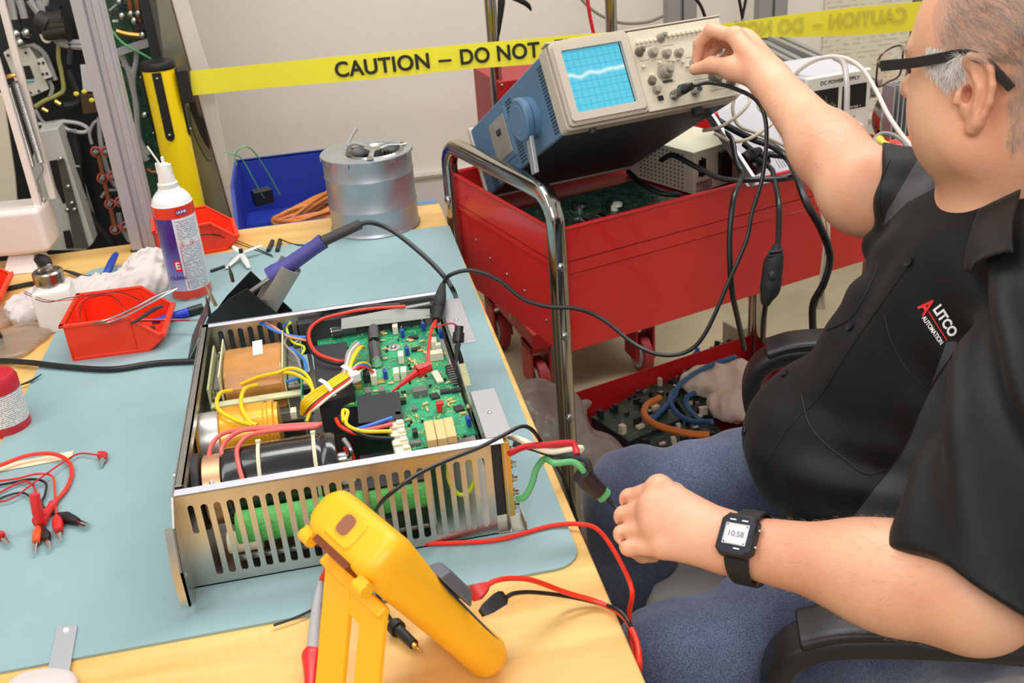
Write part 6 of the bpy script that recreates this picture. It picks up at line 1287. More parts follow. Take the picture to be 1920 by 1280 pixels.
# contactor and side block
cpl = pm('contactor_cream', (196, 192, 178), .5)
cpoly([(5, 98), (55, 88), (65, 105), (72, 115), (92, 168), (60, 182), (30, 160)], .06, .06, 'contactor', cpl, .003)
cpoly([(38, 125), (55, 123), (64, 147), (44, 149)], .056, .004, 'contactor_window', black); cpoly([(44, 150), (62, 149), (64, 153), (46, 154)], .056, .004, 'contactor_stripe', pm('teal_stripe', (110, 170, 180), .5))
cpoly([(68, 112), (82, 108), (98, 145), (82, 150)], .05, .05, 'auxiliary_block', cpl, .002)
for a, b in ((15, 104), (48, 99), (57, 174), (73, 171), (73, 119), (81, 118), (80, 139), (88, 138)): MB().cyl(CYp(a, b, .049), CYp(a, b, .052), .0035, n=10).build('screw_hole', black, cab)
for a, b in ((30, 64), (50, 62), (38, 80)): MB().sph(CYp(a, b, .05), (.012, .012, .012)).build('steel_terminal', steel, cab)
for pts, m, r in ((((20, 0), (24, 20), (28, 36)), grey_ins, .009), (((36, 0), (42, 18), (46, 34)), grey_ins, .009), (((55, 0), (66, 16), (76, 30)), grey_ins, .009), (((86, 0), (84, 12), (82, 22)), grey_ins, .008), (((72, 0), (76, 12), (80, 24)), grey_ins, .008), (((34, 26), (38, 50), (46, 70), (58, 76)), black, .004), (((98, 68), (112, 80), (130, 86), (155, 88)), grey_ins, .008), (((106, 66), (120, 76), (136, 80), (156, 80)), grey_ins, .008),
                  (((76, 64), (82, 76), (92, 78), (98, 68)), white_ins, .0035), (((110, 84), (110, 110), (116, 140), (119, 168), (108, 178), (85, 188), (66, 200)), pm('dull_yellow_wire', (150, 146, 84), .5), .0055), (((125, 30), (128, 60), (132, 90), (130, 120)), dark, .008), (((128, 130), (140, 160), (150, 185), (140, 196), (120, 198)), rubber, .009),
                  (((60, 84), (75, 92), (88, 108), (100, 140), (104, 150)), grey_ins, .006), (((92, 150), (98, 165), (94, 180)), grey_ins, .005), (((72, 232), (95, 234), (120, 228), (150, 232), (165, 242), (155, 248), (130, 244), (110, 232)), pm('clear_tube', (170, 170, 166), .4), .005), (((135, 250), (145, 300), (150, 350), (158, 390)), rubber, .013), (((158, 390), (180, 420), (205, 450), (215, 475)), rubber, .012),
                  (((186, 220), (188, 260), (196, 300), (208, 335), (222, 355)), grey_ins, .006), (((172, 270), (168, 250), (175, 232), (184, 225)), grey_ins, .004), (((222, 400), (226, 420), (236, 440), (244, 452)), grey_ins, .007), (((190, 370), (200, 358), (218, 356)), grey_ins, .004),
                  (((228, 105), (240, 130), (248, 160), (256, 200), (258, 250)), grey_ins, .0075), (((256, 80), (256, 110), (250, 150), (255, 200), (262, 260), (278, 290)), grey_ins, .007), (((230, 118), (244, 132), (252, 145)), grey_ins, .007), (((258, 250), (264, 280), (276, 300)), grey_ins, .009), (((276, 316), (285, 322), (298, 321)), pm('wire_rust', (190, 96, 52), .5), .003),
                  (((208, 55), (230, 80), (260, 97), (288, 113)), green_ins, .0026), (((205, 20), (215, 12), (228, 2)), grey_ins, .003), (((66, 205), (78, 225), (90, 234)), grey_ins, .004), (((100, 10), (104, 30)), rubber, .02)):
    MB().tube([CYp(a, b, .03 if m is green_ins else .07) for a, b in pts], r, n=8).build('cabinet_wire', m, cab)
for a, b, c, d_ in ((70, 34, 84, 46), (82, 40, 112, 34), (80, 50, 116, 44), (84, 60, 118, 54)): MB().tube([CYp(a+2, b, .05), CYp(c+10, d_, .04)], .020, n=14).build('rubber_grommet', pm('grommet', (44, 42, 36), .5), cab)
cpoly([(150, 122), (165, 122), (178, 172), (156, 172)], .06, .01, 'white_plate', pm('plate_white', (186, 184, 184), .5)); cpoly([(150, 176), (178, 176), (186, 210), (156, 214)], .06, .02, 'brown_box', pm('box_brown', (70, 50, 22), .5))
for a, b in ((158, 172), (172, 188), (143, 176)): MB().sph(CYp(a, b, .05), (.007, .004, .006)).build('yellow_tab', MT['plug_yellow'], cab)
for a, b in ((108, 192), (84, 206)): MB().tube([CYp(a-5, b-3, .06), CYp(a+6, b+3, .06)], .006).build('brass_fuse', gold, cab)
# ribbon cable
cpoly([(216, 92), (250, 80), (284, 70), (300, 78), (275, 90), (245, 98), (222, 106)], .05, .003, 'ribbon_cable', pm('ribbon_grey', (148, 146, 150), .5))
for a in ((240, 0, 246, 28), (254, 0, 262, 46)): cpoly([(a[0]-4, a[1]-5), (a[0]+5, a[1]-5), (a[2]+5, a[3]), (a[2]-4, a[3])], .08, .004, 'copper_bar', pm('busbar_copper', (150, 88, 54), .4, .6))
cpoly([(250, 44), (278, 42), (280, 56), (252, 60)], .07, .04, 'dark_module', dark); MB().tube([CYp(218, 58, .06), CYp(240, 64, .06), CYp(268, 67, .06)], .008).build('brass_fuse', gold, cab)
for a, b in ((229, 30), (246, 26), (260, 25), (252, 39), (275, 37), (268, 66), (224, 3), (272, 216), (298, 102)): MB().sph(CYp(a, b, .05), (.009, .006, .009)).build('steel_terminal', steel, cab)
for a, b, c, d_ in ((222, 10, 234, 14), (222, 18, 234, 22), (210, 22, 226, 28), (210, 38, 222, 42)): cpoly([(a, b), (c, b), (c, d_), (a, d_)], .07, .02, 'small_relay', rnd.choice([cpl, dark, pm('relay_blue', (24, 40, 80), .5)]))
# white drive box lower left
wbx = pm('drive_white', (190, 188, 178), .5)
cpoly([(70, 246), (108, 240), (176, 455), (160, 470), (62, 470), (60, 300)], .0, .10, 'drive_box', wbx, .003)
cpoly([(92, 302), (118, 298), (140, 372), (118, 382), (104, 350)], -.004, .004, 'drive_slot', black); cpoly([(107, 300), (119, 298), (165, 465), (140, 465)], -.010, .008, 'steel_rail', pm('rail_dark', (96, 96, 88), .4, .5)); cpoly([(118, 434), (130, 432), (138, 465), (124, 466)], -.010, .006, 'drive_slot', black)
for a, b in ((113, 298), (135, 381), (126, 394), (140, 393), (128, 350)): MB().sph(CYp(a, b, -.014), (.006, .004, .006)).build('rail_screw', steel, cab)
# copper busbars
cpoly([(178, 282), (185, 280), (220, 430), (212, 432)], .04, .006, 'copper_bar', MT['busbar_copper'])
for a, b in ((180, 284), (192, 334), (206, 382), (216, 430), (199, 284), (212, 330), (225, 378), (236, 424)): MB().lathe([(.011, 0), (.011, .004), (.006, .012), (.001, .013)], o=CYp(a, b, .045), R=rot((1, 0, 0), math.pi/2), n=14).build('busbar_bolt', steel, cab); MB().cyl(CYp(a, b, .046), CYp(a, b, .043), .0135, n=14).build('red_washer', pm('washer_red', (190, 60, 50), .5), cab)
for a, b in ((142, 312), (155, 372), (136, 244)): MB().tube([CYp(a-6, b+1, .055), CYp(a, b, .050), CYp(a+7, b, .055)], .0028).build('cable_tie', grey_ins, cab)
# ------------------------------------------------------------------ blue bin, orange cable coil
lc = thing('low_cabinet', 'low grey cabinet behind the bench carrying the blue bin', 'cabinet', (-.12, 2.42, 0)); MB().bb((-.135, -.26, .04), (.20, .24, .655)).build('body', pm('cabinet_grey', (150, 148, 142), .55), lc, bevel=.003); MB().bb((-.125, -.24, 0), (.18, .22, .04)).build('plinth', dark, lc); MB().bb((-.13, -.268, .06), (.19, -.261, .64)).build('door', pm('cabinet_door', (160, 158, 150), .55), lc, bevel=.002)
bluep = pm('bin_blue', (34, 58, 160), .45)
bw = GY(443, 300, 2.54); bn = bin_((bw[0], 2.54, .656), -math.pi/2, .30, .27, bw[2]-.656, 'large blue storage bin holding orange cable behind the bench', bluep, t=.004); 
oc = thing('cable_coil', 'coil of orange cable in the blue bin beside the blower', 'cable', GY(570, 400, 2.42)); o0 = GY(570, 400, 2.42); orc = pm('orange_cable', (214, 128, 54), .5)
for i in range(9):
    r = .075+.006*(i % 3); zz = -.01+.010*(i//3)+.003*(i % 2); MB().tube([V(.01+r*1.35*math.cos(t)+.004*i, r*.75*math.sin(t), zz+.012*math.sin(t*2+i)+.03*math.cos(t)) for t in np.linspace(0, 2*math.pi, 20)], .0052, n=8, seg=3).build('cable_turn', orc, oc)
gw = MB().tube([GY(420, 284, 2.3), GY(440, 290, 2.3), GY(455, 300, 2.32), GY(480, 345, 2.35), GY(500, 380, 2.4)], .0014, n=6).tube([GY(443, 310, 2.3), GY(441, 292, 2.3), GY(452, 277, 2.3), GY(472, 280, 2.32), GY(500, 320, 2.38), GY(525, 365, 2.42)], .0016, n=6)
tag(gw.build('green_wire', green_ins), 'thin green wire looping out of the large blue bin', 'wire')
o = MB().box(GY(492, 368, 2.40), (.045, .03, .035), R=rz(.3)).build('black_adapter', black, bevel=.003); tag(o, 'black adapter lying in the blue bin left of the orange coil', 'adapter')
# ------------------------------------------------------------------ seated technician
from mathutils.bvhtree import BVHTree
skin = pm('skin', (228, 176, 142), .48, col2=(216, 150, 118), vs=14, bump=.2, bs=300, sss=.05, lo=.3, hi=.75)
scalp = pm('scalp_skin', (220, 168, 140), .5, col2=(194, 148, 124), vs=9, sss=.05, bump=.2, bs=200)
UP = V(0, 0, 1)
hf = V(math.cos(math.radians(119)), math.sin(math.radians(119)), 0); hl = V(-hf[1], hf[0], 0)      # head forward / left
E0 = V(.599, .882, 1.235)                         # top attachment of the left ear
HC = E0-hl*.076-UP*.02
def H(f, l, u): return HC+hf*f+hl*l+UP*u
HR = np.stack([hf, hl, UP], 1)
per = thing('person', 'seated man in black work shirt and jeans reaching for the oscilloscope knob', 'person', (.74, .97, 0))
PO = V(.74, .97, 0)
P_ = []
def add(f, k=.02, op=1): P_.append((f[0], f[1], f[2], k, op))
# head
add(f_ell(H(-.006, 0, .038), (.104, .078, .096), HR))
add(f_ell(H(.028, 0, .010), (.066, .066, .085), HR), .03)
add(f_ell(H(.034, .020, -.033), (.050, .047, .054), HR), .03)
add(f_ell(H(.034, -.020, -.033), (.050, .047, .054), HR), .03)
add(f_ell(H(.046, 0, -.077), (.036, .037, .024), HR), .03)        # chin
add(f_cap(H(.01, .052, -.060), H(.04, .030, -.078), .026, .022), .03)
add(f_cap(H(.01, -.052, -.060), H(.04, -.030, -.078), .026, .022), .03)
add(f_ell(H(-.008, 0, -.080), (.050, .056, .036), HR), .03)         # full throat
add(f_ell(H(.046, .036, -.042), (.030, .030, .034), HR), .025)      # cheeks
add(f_ell(H(.055, -.036, -.045), (.030, .030, .034), HR), .025)
add(f_cap(H(.083, .030, .018), H(.083, -.030, .018), .014, .014), .015)     # brow
add(f_cap(H(.090, 0, .004), H(.108, 0, -.026), .008, .012), .012)           # nose
add(f_ell(H(.098, .010, -.030), (.010, .008, .007), HR), .006); add(f_ell(H(.098, -.010, -.030), (.010, .008, .007), HR), .006)
add(f_ell(H(.090, .032, -.002), (.016, .014, .012), HR), .012, -1); add(f_ell(H(.090, -.032, -.002), (.016, .014, .012), HR), .012, -1)
add(f_cap(H(.090, .018, -.054), H(.090, -.018, -.054), .006, .006), .006); add(f_cap(H(.087, .016, -.063), H(.087, -.016, -.063), .006, .006), .006)
add(f_cap(H(.098, .02, -.0585), H(.098, -.02, -.0585), .002, .002), .004, -1)
# neck and torso core
NB = V(.700, .925, 1.070)
add(f_cap(H(-.030, 0, -.05), NB, .060, .062), .03)
add(f_cap(H(-.050, 0, -.02), NB+V(.03, 0, 0), .055, .062), .03)
SL = V(.636, .748, 1.065); SR = V(.700, 1.070, 1.015)
add(f_cap(NB-V(0, 0, .035), SL+V(.02, .03, -.02), .05, .045), .04); add(f_cap(NB-V(0, 0, .04), SR+V(.01, -.02, -.01), .05, .045), .04)
add(f_cap(NB-V(0, 0, .05), V(.74, .97, .62), .10, .11), .05)
# ears
eb = nrm(-hf+hl*.03); eu = nrm(UP+hf*.06)
def EP(b, u, o=0, s=1):
    bb_ = eb if s > 0 else nrm(-hf-hl*.03); base = H(.015, .0785*s, -.002); return base+bb_*b*1.08+eu*u*1.06+np.cross(bb_, eu)*(-o)
for s in (1, -1):
    nn_e = np.cross(eb, eu) if s > 0 else np.cross(nrm(-hf-hl*.03), eu)
    add(f_flat(EP(.013, .013, .001, s), EP(.015, -.012, .001, s), .0195, .0150, nn_e, .24), .005)
    hx_ = [(-.002, .016), (.003, .027), (.012, .0335), (.022, .0325), (.030, .024), (.033, .010), (.0315, -.004), (.027, -.016), (.022, -.024)]
    for i in range(len(hx_)-1): add(f_cap(EP(*hx_[i], -.0035, s), EP(*hx_[i+1], -.0035, s), .0036, .0036), .003)
    add(f_flat(EP(.0095, .014, -.006, s), EP(.0105, -.006, -.006, s), .0120, .0100, nn_e, .55), .0015, -1)
    add(f_ell(EP(.0075, -.002, .003, s), (.0058, .0058, .009)), .0015, -1); add(f_ell(EP(.006, -.002, .009, s), (.005, .005, .006)), .001, -1)
    add(f_cap(EP(.020, .022, -.005, s), EP(.026, .002, -.005, s), .0030, .0028), .0015, -1)
    add(f_cap(EP(.012, .020, -.0015, s), EP(.0205, .006, -.003, s), .0022, .0026), .0025); add(f_cap(EP(.0205, .006, -.003, s), EP(.018, -.014, -.003, s), .0026, .003), .0025)
    add(f_cap(EP(.021, -.024, -.001, s), EP(.016, -.031, 0, s), .0072, .0068), .005)
    add(f_cap(EP(.001, -.009, -.003, s), EP(.002, -.001, -.003, s), .0038, .0032), .003)
# right arm to the knob
RW = GD(1445, 152, 1.455); RE = GD(1614, 352, 1.27)
add(f_cap(SR, RE, .052, .047), .03)
dRE = nrm(RW-RE)
add(f_cap(RE, RE+(RW-RE)*.35, .044, .042), .03); add(f_flat(RE+(RW-RE)*.3, RW, .0425, .0285, V(0, 0, 1), .92), .03)
add(f_ell(RE+V(.008, 0, -.016), (.038, .038, .036)), .03)
def hand(wr, mcp, pips, dips, tips, rads, thumb, palmr, up_, kk=.010):
    cen = sum(mcp)/4
    for i in range(4):
        add(f_cap(wr+(mcp[i]-cen)*.25, mcp[i], palmr*.95, rads[i]*1.28), .014)
    add(f_cap(wr, cen, palmr*1.05, palmr*.8), .012)
    for i in range(4):
        r = rads[i]; k = .0035
        add(f_cap(mcp[i], pips[i], r*1.08, r*1.0), .004); add(f_cap(pips[i], dips[i], r*.98, r*.9), k); add(f_cap(dips[i], tips[i], r*.9, r*.78), k)
        add(f_ell(mcp[i]+up_*r*.25, (r*1.2,)*3), .006); add(f_ell(pips[i], (r*1.1,)*3), .003)
    for i in range(3):
        mm0 = (mcp[i]+mcp[i+1])/2; pp0 = (pips[i]+pips[i+1])/2; dd0 = (dips[i]+dips[i+1])/2; ov = nrm(up_+nrm(pp0-cen)*.6)*rads[i]*.75
        add(f_cap(mm0*.45+pp0*.55+ov, pp0+ov, .0012, .0026), .004, -1); add(f_cap(pp0+ov, dd0+nrm(pp0-cen)*rads[i]*.6, .0026, .0022), .004, -1)
    for (a, b, ra, rb) in thumb: add(f_cap(a, b, ra, rb), .008)
# right hand
mcpR = [GD(1378, 68, 1.500), GD(1392, 72, 1.522), GD(1408, 84, 1.535), GD(1424, 100, 1.545)]
pipR = [GD(1334, 56, 1.525), GD(1342, 62, 1.548), GD(1356, 76, 1.565), GD(1372, 96, 1.57)]
dipR = [GD(1311, 80, 1.548), GD(1317, 86, 1.57), GD(1330, 102, 1.58), GD(1348, 120, 1.58)]
tipR = [GD(1307, 112, 1.562), GD(1316, 116, 1.575), GD(1335, 128, 1.56), GD(1358, 140, 1.56)]
thR = [(GD(1425, 142, 1.465), GD(1372, 128, 1.495), .020, .0165), (GD(1372, 128, 1.495), GD(1335, 122, 1.53), .0150, .0115), (GD(1335, 122, 1.53), GD(1302, 130, 1.553), .0115, .0085)]
hand(RW, mcpR, pipR, dipR, tipR, [.0098, .0098, .0092, .0082], thR, .0215, nrm(V(0, -.4, .9)))
# left arm
LW = V(.322, .764, .836); LE = V(.464, .612, .872)
add(f_cap(SL, LE, .044, .046), .03)
add(f_cap(LE, LE+(LW-LE)*.4, .042, .0385), .03); add(f_cap(LE+(LW-LE)*.35, LW, .0385, .0275), .03)
add(f_ell(LE+V(.012, -.012, -.008), (.036, .036, .034)), .03)
add(f_ell(LE+(LW-LE)*.25+V(0, 0, -.008), (.041, .041, .038)), .03)
mcpL = [GD(1236, 916, 1.052), GD(1222, 950, 1.040), GD(1226, 990, 1.028), GD(1244, 1026, 1.018)]
pipL = [GD(1182, 936, 1.075), GD(1172, 968, 1.064), GD(1170, 1001, 1.052), GD(1180, 1024, 1.040)]
dipL = [GD(1192, 962, 1.094), GD(1186, 992, 1.086), GD(1190, 1020, 1.074), GD(1204, 1040, 1.062)]
tipL = [GD(1212, 968, 1.100), GD(1210, 1000, 1.092), GD(1214, 1024, 1.080), GD(1226, 1042, 1.068)]
thL = [(LW+V(-.01, .012, -.006), GD(1262, 930, 1.088), .017, .014), (GD(1262, 930, 1.088), GD(1215, 940, 1.104), .0125, .010), (GD(1215, 940, 1.104), GD(1186, 950, 1.112), .010, .008)]
hand(LW+V(-.008, .006, .002), mcpL, pipL, dipL, tipL, [.0105, .0105, .0098, .0090], thL, .0215, nrm(V(-.1, -.3, .95)))
P_ = [p[:1]+(p[1], p[2], p[3], p[4]) for p in P_]
def shift(prims, o): return [((lambda P, f=f: f(P+o)), c-o, r, k, op) for f, c, r, k, op in prims]
def sobj(name, prims, h, mats, post=None, smooth_it=2, matfn=None, parent=per, attr=None):
    o = sdf_obj(name, [(((lambda P, f=f: f(P+PO)), c-PO, r), k, op) for f, c, r, k, op in prims], h, mats, parent=parent,
                post=(None if post is None else (lambda P, d: post(P+PO, d))), smooth_it=smooth_it, matfn=(None if matfn is None else (lambda C: matfn(C+PO))), attr=(None if attr is None else (lambda C: attr(C+PO))))
    return o
def PJ(P):
    q = P-CAM; w = q @ FF; return np.stack([960+FPX*(q @ RR)/w, 640+FPX*(q @ DD)/w], -1)
def inpoly(pt, poly):
    x, y = pt[:, 0], pt[:, 1]; c = np.zeros(len(pt), bool); n = len(poly)
    for i in range(n):
        x1, y1 = poly[i]; x2, y2 = poly[(i+1) % n]
        c ^= ((y1 > y) != (y2 > y)) & (x < (x2-x1)*(y-y1)/((y2-y1) or 1e-9)+x1)
    return c
def hairzone(C):
    q = (C-HC); f = q @ hf; l = q @ hl; u = q @ UP
    z = (f < .058-.5*np.maximum(0, .06-u)) & (u > .028) & (np.abs(l) > .03) | ((f < -.03) & (u > -.055) & (f > -.14)) | ((f < .0) & (u > .04))
    return z & (np.linalg.norm(q, axis=1) < .2)
body = sobj('body', P_, .0021, [skin, scalp], matfn=lambda C: hairzone(C).astype(int), smooth_it=2)
# ---- shirt
Fb = V(-.94, .34, 0); Lb = V(-.34, -.94, 0); BR = np.stack([Fb, Lb, UP], 1)
S_ = []
def adds(f, k=.03, op=1): S_.append((f[0], f[1], f[2], k, op))
adds(f_ell(V(.690, .955, .965), (.118, .175, .145), BR))
adds(f_ell(V(.660, .975, .850), (.138, .165, .140), BR), .05)
adds(f_ell(V(.612, 1.000, .750), (.168, .172, .108), BR), .05)
adds(f_ell(V(.70, .97, .69), (.165, .185, .11), BR), .05)
adds(f_cap(V(.745, .975, .66), V(.76, .975, .98), .13, .11), .05)
adds(f_cap(SL+V(.03, .02, -.02), SR+V(.01, -.02, .0), .072, .070), .05)
adds(f_cap(V(.70, .94, 1.02), NB, .085, .066), .04)
adds(f_cap(NB+V(.045, .0, -.035), V(.76, .97, .93), .070, .12), .04)
adds(f_cap(NB-V(0, 0, .03), SR+V(0, -.01, .012), .066, .064), .03); adds(f_cap(NB-V(0, 0, .03), SL+V(.01, .01, .0), .066, .064), .03)
def cut(f, plane_p, plane_n):
    plane_n = nrm(plane_n); g, c, r = f
    return (lambda P: np.maximum(g(P), (P-plane_p) @ plane_n)), c, r
cA, cB = GD(1690, 1020, .90), GD(1895, 1150, .80); nC = nrm(np.cross(cB-cA, nrm(_ray(1790, 1080)))); nC = nC if nC @ (LE-SL) > 0 else -nC; cl = (cA+cB)/2; nC = nrm(nC*.8+nrm(LE-SL)*.5)
adds(cut(f_cap(SL, SL+(LE-SL)*1.05+V(.014, -.007, 0), .066, .082), cl, nC), .03)
qA, qB = GD(1645, 292, 1.27), GD(1652, 448, 1.24); nR = nrm(np.cross(qB-qA, nrm(_ray(1650, 370)))); nR = nR if nR @ RR < 0 else -nR; cr_ = (qA+qB)/2; nR = nrm(nR+nrm(RE-SR)*.5)
adds(cut(f_cap(SR, RE+(RE-SR)*.2+V(0, 0, -.004), .070, .058), cr_, nR), .03)
def folds(P, d):
    o = .0060*vnoise(P @ np.diag([1, 1, .55]), 24, 11)+.0030*vnoise(P, 55, 12)
    q = P-V(.56, .80, .93); arm = np.exp(-((P[..., 0]-.56)**2+(P[..., 1]-.70)**2+(P[..., 2]-.99)**2)/.014)
    o = o+arm*.019*np.sin((P @ nrm(V(.5, -.6, 1.0)))*95+2*vnoise(P, 10, 5))
    arm2 = np.exp(-((P[..., 0]-.67)**2+(P[..., 1]-1.06)**2+(P[..., 2]-.98)**2)/.008)
    o = o+arm2*.008*np.sin((P @ nrm(V(.8, .2, 1.0)))*110+2*vnoise(P, 10, 6))
    side = np.exp(-((P[..., 2]-.77)**2)/.004)*np.exp(-((P[..., 0]-.62)**2+(P[..., 1]-.87)**2)/.02)
    o = o+side*.008*np.sin((P @ nrm(V(.2, .3, 1.0)))*120)
    return d+o*np.clip(1-np.abs(d)/.05, 0, 1)
shm = pm('black_shirt', (15, 15, 17), .6, sheen=.04, bump=.15, bs=500, spec=.3); shg = pm('charcoal_panel', (72, 72, 78), .55, sheen=.08, bump=.12, bs=500)
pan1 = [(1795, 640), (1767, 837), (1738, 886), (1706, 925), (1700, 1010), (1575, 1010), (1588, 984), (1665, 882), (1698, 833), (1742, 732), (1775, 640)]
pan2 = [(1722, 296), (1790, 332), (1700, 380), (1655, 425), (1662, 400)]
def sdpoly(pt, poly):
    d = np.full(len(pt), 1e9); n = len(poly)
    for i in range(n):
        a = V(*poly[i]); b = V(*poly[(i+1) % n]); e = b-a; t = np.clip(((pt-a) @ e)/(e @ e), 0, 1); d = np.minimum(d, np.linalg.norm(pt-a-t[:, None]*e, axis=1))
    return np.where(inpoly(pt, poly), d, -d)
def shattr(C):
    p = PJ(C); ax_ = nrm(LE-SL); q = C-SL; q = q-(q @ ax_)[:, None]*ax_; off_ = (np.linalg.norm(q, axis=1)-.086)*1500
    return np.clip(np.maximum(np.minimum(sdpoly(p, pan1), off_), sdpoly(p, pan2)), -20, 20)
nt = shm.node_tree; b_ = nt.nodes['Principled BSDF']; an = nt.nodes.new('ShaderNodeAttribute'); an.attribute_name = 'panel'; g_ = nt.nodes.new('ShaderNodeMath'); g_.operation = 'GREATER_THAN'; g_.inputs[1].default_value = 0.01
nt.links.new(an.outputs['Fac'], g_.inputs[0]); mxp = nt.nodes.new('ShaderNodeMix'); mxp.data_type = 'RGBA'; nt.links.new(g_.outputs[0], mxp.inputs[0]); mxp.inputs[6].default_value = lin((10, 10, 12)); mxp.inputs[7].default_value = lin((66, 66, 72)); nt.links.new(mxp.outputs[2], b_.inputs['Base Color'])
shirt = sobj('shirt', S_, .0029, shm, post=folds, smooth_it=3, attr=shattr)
# ---- jeans
J_ = []
def addj(f, k=.04, op=1): J_.append((f[0], f[1], f[2], k, op))
HRp, HLp = V(.775, 1.06, .650), V(.715, .895, .605); KR, KL = V(.352, 1.195, .590), V(.302, .866, .588)
addj(f_cap(HRp, KR, .112, .068)); addj(f_cap(HLp, KL, .104, .072), .03)
addj(f_ell(V(.745, .97, .60), (.15, .19, .12), BR), .05)
AR, AL = V(.33, 1.22, .13), V(.29, .87, .13)
addj(f_cap(KR, AR, .068, .058), .03); addj(f_cap(KL, AL, .070, .058), .03)
def jf(P, d):
    c = np.exp(-((P[..., 0]-.60)**2+(P[..., 1]-.98)**2)/.03); k = np.exp(-((P[..., 0]-.40)**2)/.012)
    return d+(.0045*vnoise(P, 22, 21)+.0028*vnoise(P, 52, 22)+c*.010*np.sin((P @ nrm(V(1, .5, .2)))*85+2*vnoise(P, 9, 8))+k*.0025*np.sin((P @ nrm(V(1, -.2, .6)))*110))*np.clip(1-np.abs(d)/.05, 0, 1)
def denim():
    m = pm('denim', (60, 70, 98), .8, sheen=.2); nt = m.node_tree; N = nt.nodes; L = nt.links; b = N['Principled BSDF']; tc = N.new('ShaderNodeTexCoord')
    n1 = N.new('ShaderNodeTexNoise'); n1.inputs['Scale'].default_value = 950; n1.inputs['Detail'].default_value = 2; L.new(tc.outputs['Object'], n1.inputs[0])
    n2 = N.new('ShaderNodeTexNoise'); n2.inputs['Scale'].default_value = 7; n2.inputs['Detail'].default_value = 5; L.new(tc.outputs['Object'], n2.inputs[0])
    r = N.new('ShaderNodeValToRGB'); e = r.color_ramp.elements; e[0].position = .36; e[0].color = lin((42, 52, 78)); e[1].position = .66; e[1].color = lin((112, 124, 154)); L.new(n1.outputs[0], r.inputs[0])
    r2 = N.new('ShaderNodeValToRGB'); e = r2.color_ramp.elements; e[0].position = .3; e[0].color = lin((150, 152, 170)); e[1].position = .7; e[1].color = (1, 1, 1, 1); L.new(n2.outputs[0], r2.inputs[0])
    mx = N.new('ShaderNodeMix'); mx.data_type = 'RGBA'; mx.blend_type = 'MULTIPLY'; mx.inputs[0].default_value = 1; L.new(r.outputs[0], mx.inputs[6]); L.new(r2.outputs[0], mx.inputs[7]); L.new(mx.outputs[2], b.inputs['Base Color'])
    bu = N.new('ShaderNodeBump'); bu.inputs['Strength'].default_value = .3; bu.inputs['Distance'].default_value = .001; L.new(n1.outputs[0], bu.inputs['Height']); L.new(bu.outputs[0], b.inputs['Normal']); return m
jm = denim()
jeans = sobj('jeans', J_, .0045, jm, post=jf, smooth_it=2)
shoe = pm('shoe_leather', (40, 34, 30), .5)
for a in (AR, AL):
    o_ = a-PO; MB().rings([[o_+V(-.19, -.045, -.13), o_+V(.08, -.04, -.13), o_+V(.08, .04, -.13), o_+V(-.19, .045, -.13)], [o_+V(-.185, -.04, -.09), o_+V(.075, -.038, -.08), o_+V(.075, .038, -.08), o_+V(-.185, .04, -.09)], [o_+V(-.05, -.035, -.02), o_+V(.06, -.035, -.01), o_+V(.06, .035, -.01), o_+V(-.05, .035, -.02)]]).build('shoe', shoe, per, bevel=.012, seg=3)
# ---- surface helpers on the shirt
def bvh(o):
    me = o.data; return BVHTree.FromPolygons([v.co.copy() for v in me.vertices], [tuple(p.vertices) for p in me.polygons])
BS = bvh(shirt)
def hit(px, py, tree=BS):
    d = Vector(nrm(_ray(px, py))); r = tree.ray_cast(Vector(CAM-PO), d)
    if r[0] is None: return None, None
    n = np.array(r[1]); return np.array(r[0]), n*(1 if n @ np.array(d) < 0 else -1)
def surf(pts, off=.001):
    out = []
    for p in pts:
        h, n = hit(*p)
        if h is not None: out.append(h+n*off)
    return out
def seam(name, pts, r, m, off=.0004): 
    Q = surf([tuple(a) for a in catmull([V(*p, 0)[:2] for p in pts], 6)], off)
    if len(Q) > 2: return MB().tube(Q, r, n=6, smooth=False).build(name, m, per)
stitch = pm('shirt_seam', (12, 12, 14), .6)
seam('pocket_seam', [(1503, 740), (1515, 790), (1540, 825), (1585, 862), (1624, 888), (1665, 880)], .0011, stitch)
seam('pocket_seam', [(1658, 588), (1672, 640), (1700, 690), (1742, 732)], .0011, stitch)
seam('pocket_seam', [(1645, 490), (1640, 515), (1600, 590), (1560, 615), (1497, 634)], .0011, stitch)
seam('placket_seam', [(1715, 480), (1660, 560), (1590, 660), (1540, 740), (1480, 800), (1430, 880)], .0006, stitch)
seam('panel_seam', [(1790, 660), (1742, 732), (1698, 833), (1665, 882), (1600, 960)], .0008, stitch)
seam('cuff_hem', [(1668, 300), (1652, 340), (1648, 380), (1656, 425)], .0008, stitch)
for i, q in enumerate(((1705, 491), (1595, 612), (1472, 701), (1397, 808))):
    h, n = hit(*q)
    if h is None: continue
    R_b = np.array(Vector(n).to_track_quat('Z', 'Y').to_matrix()); MB().lathe([(.0052, 0), (.0058, .001), (.0056, .0024), (.0042, .0020), (.001, .0018)], o=h+n*.0005, R=R_b, n=20).build('button', black, per)
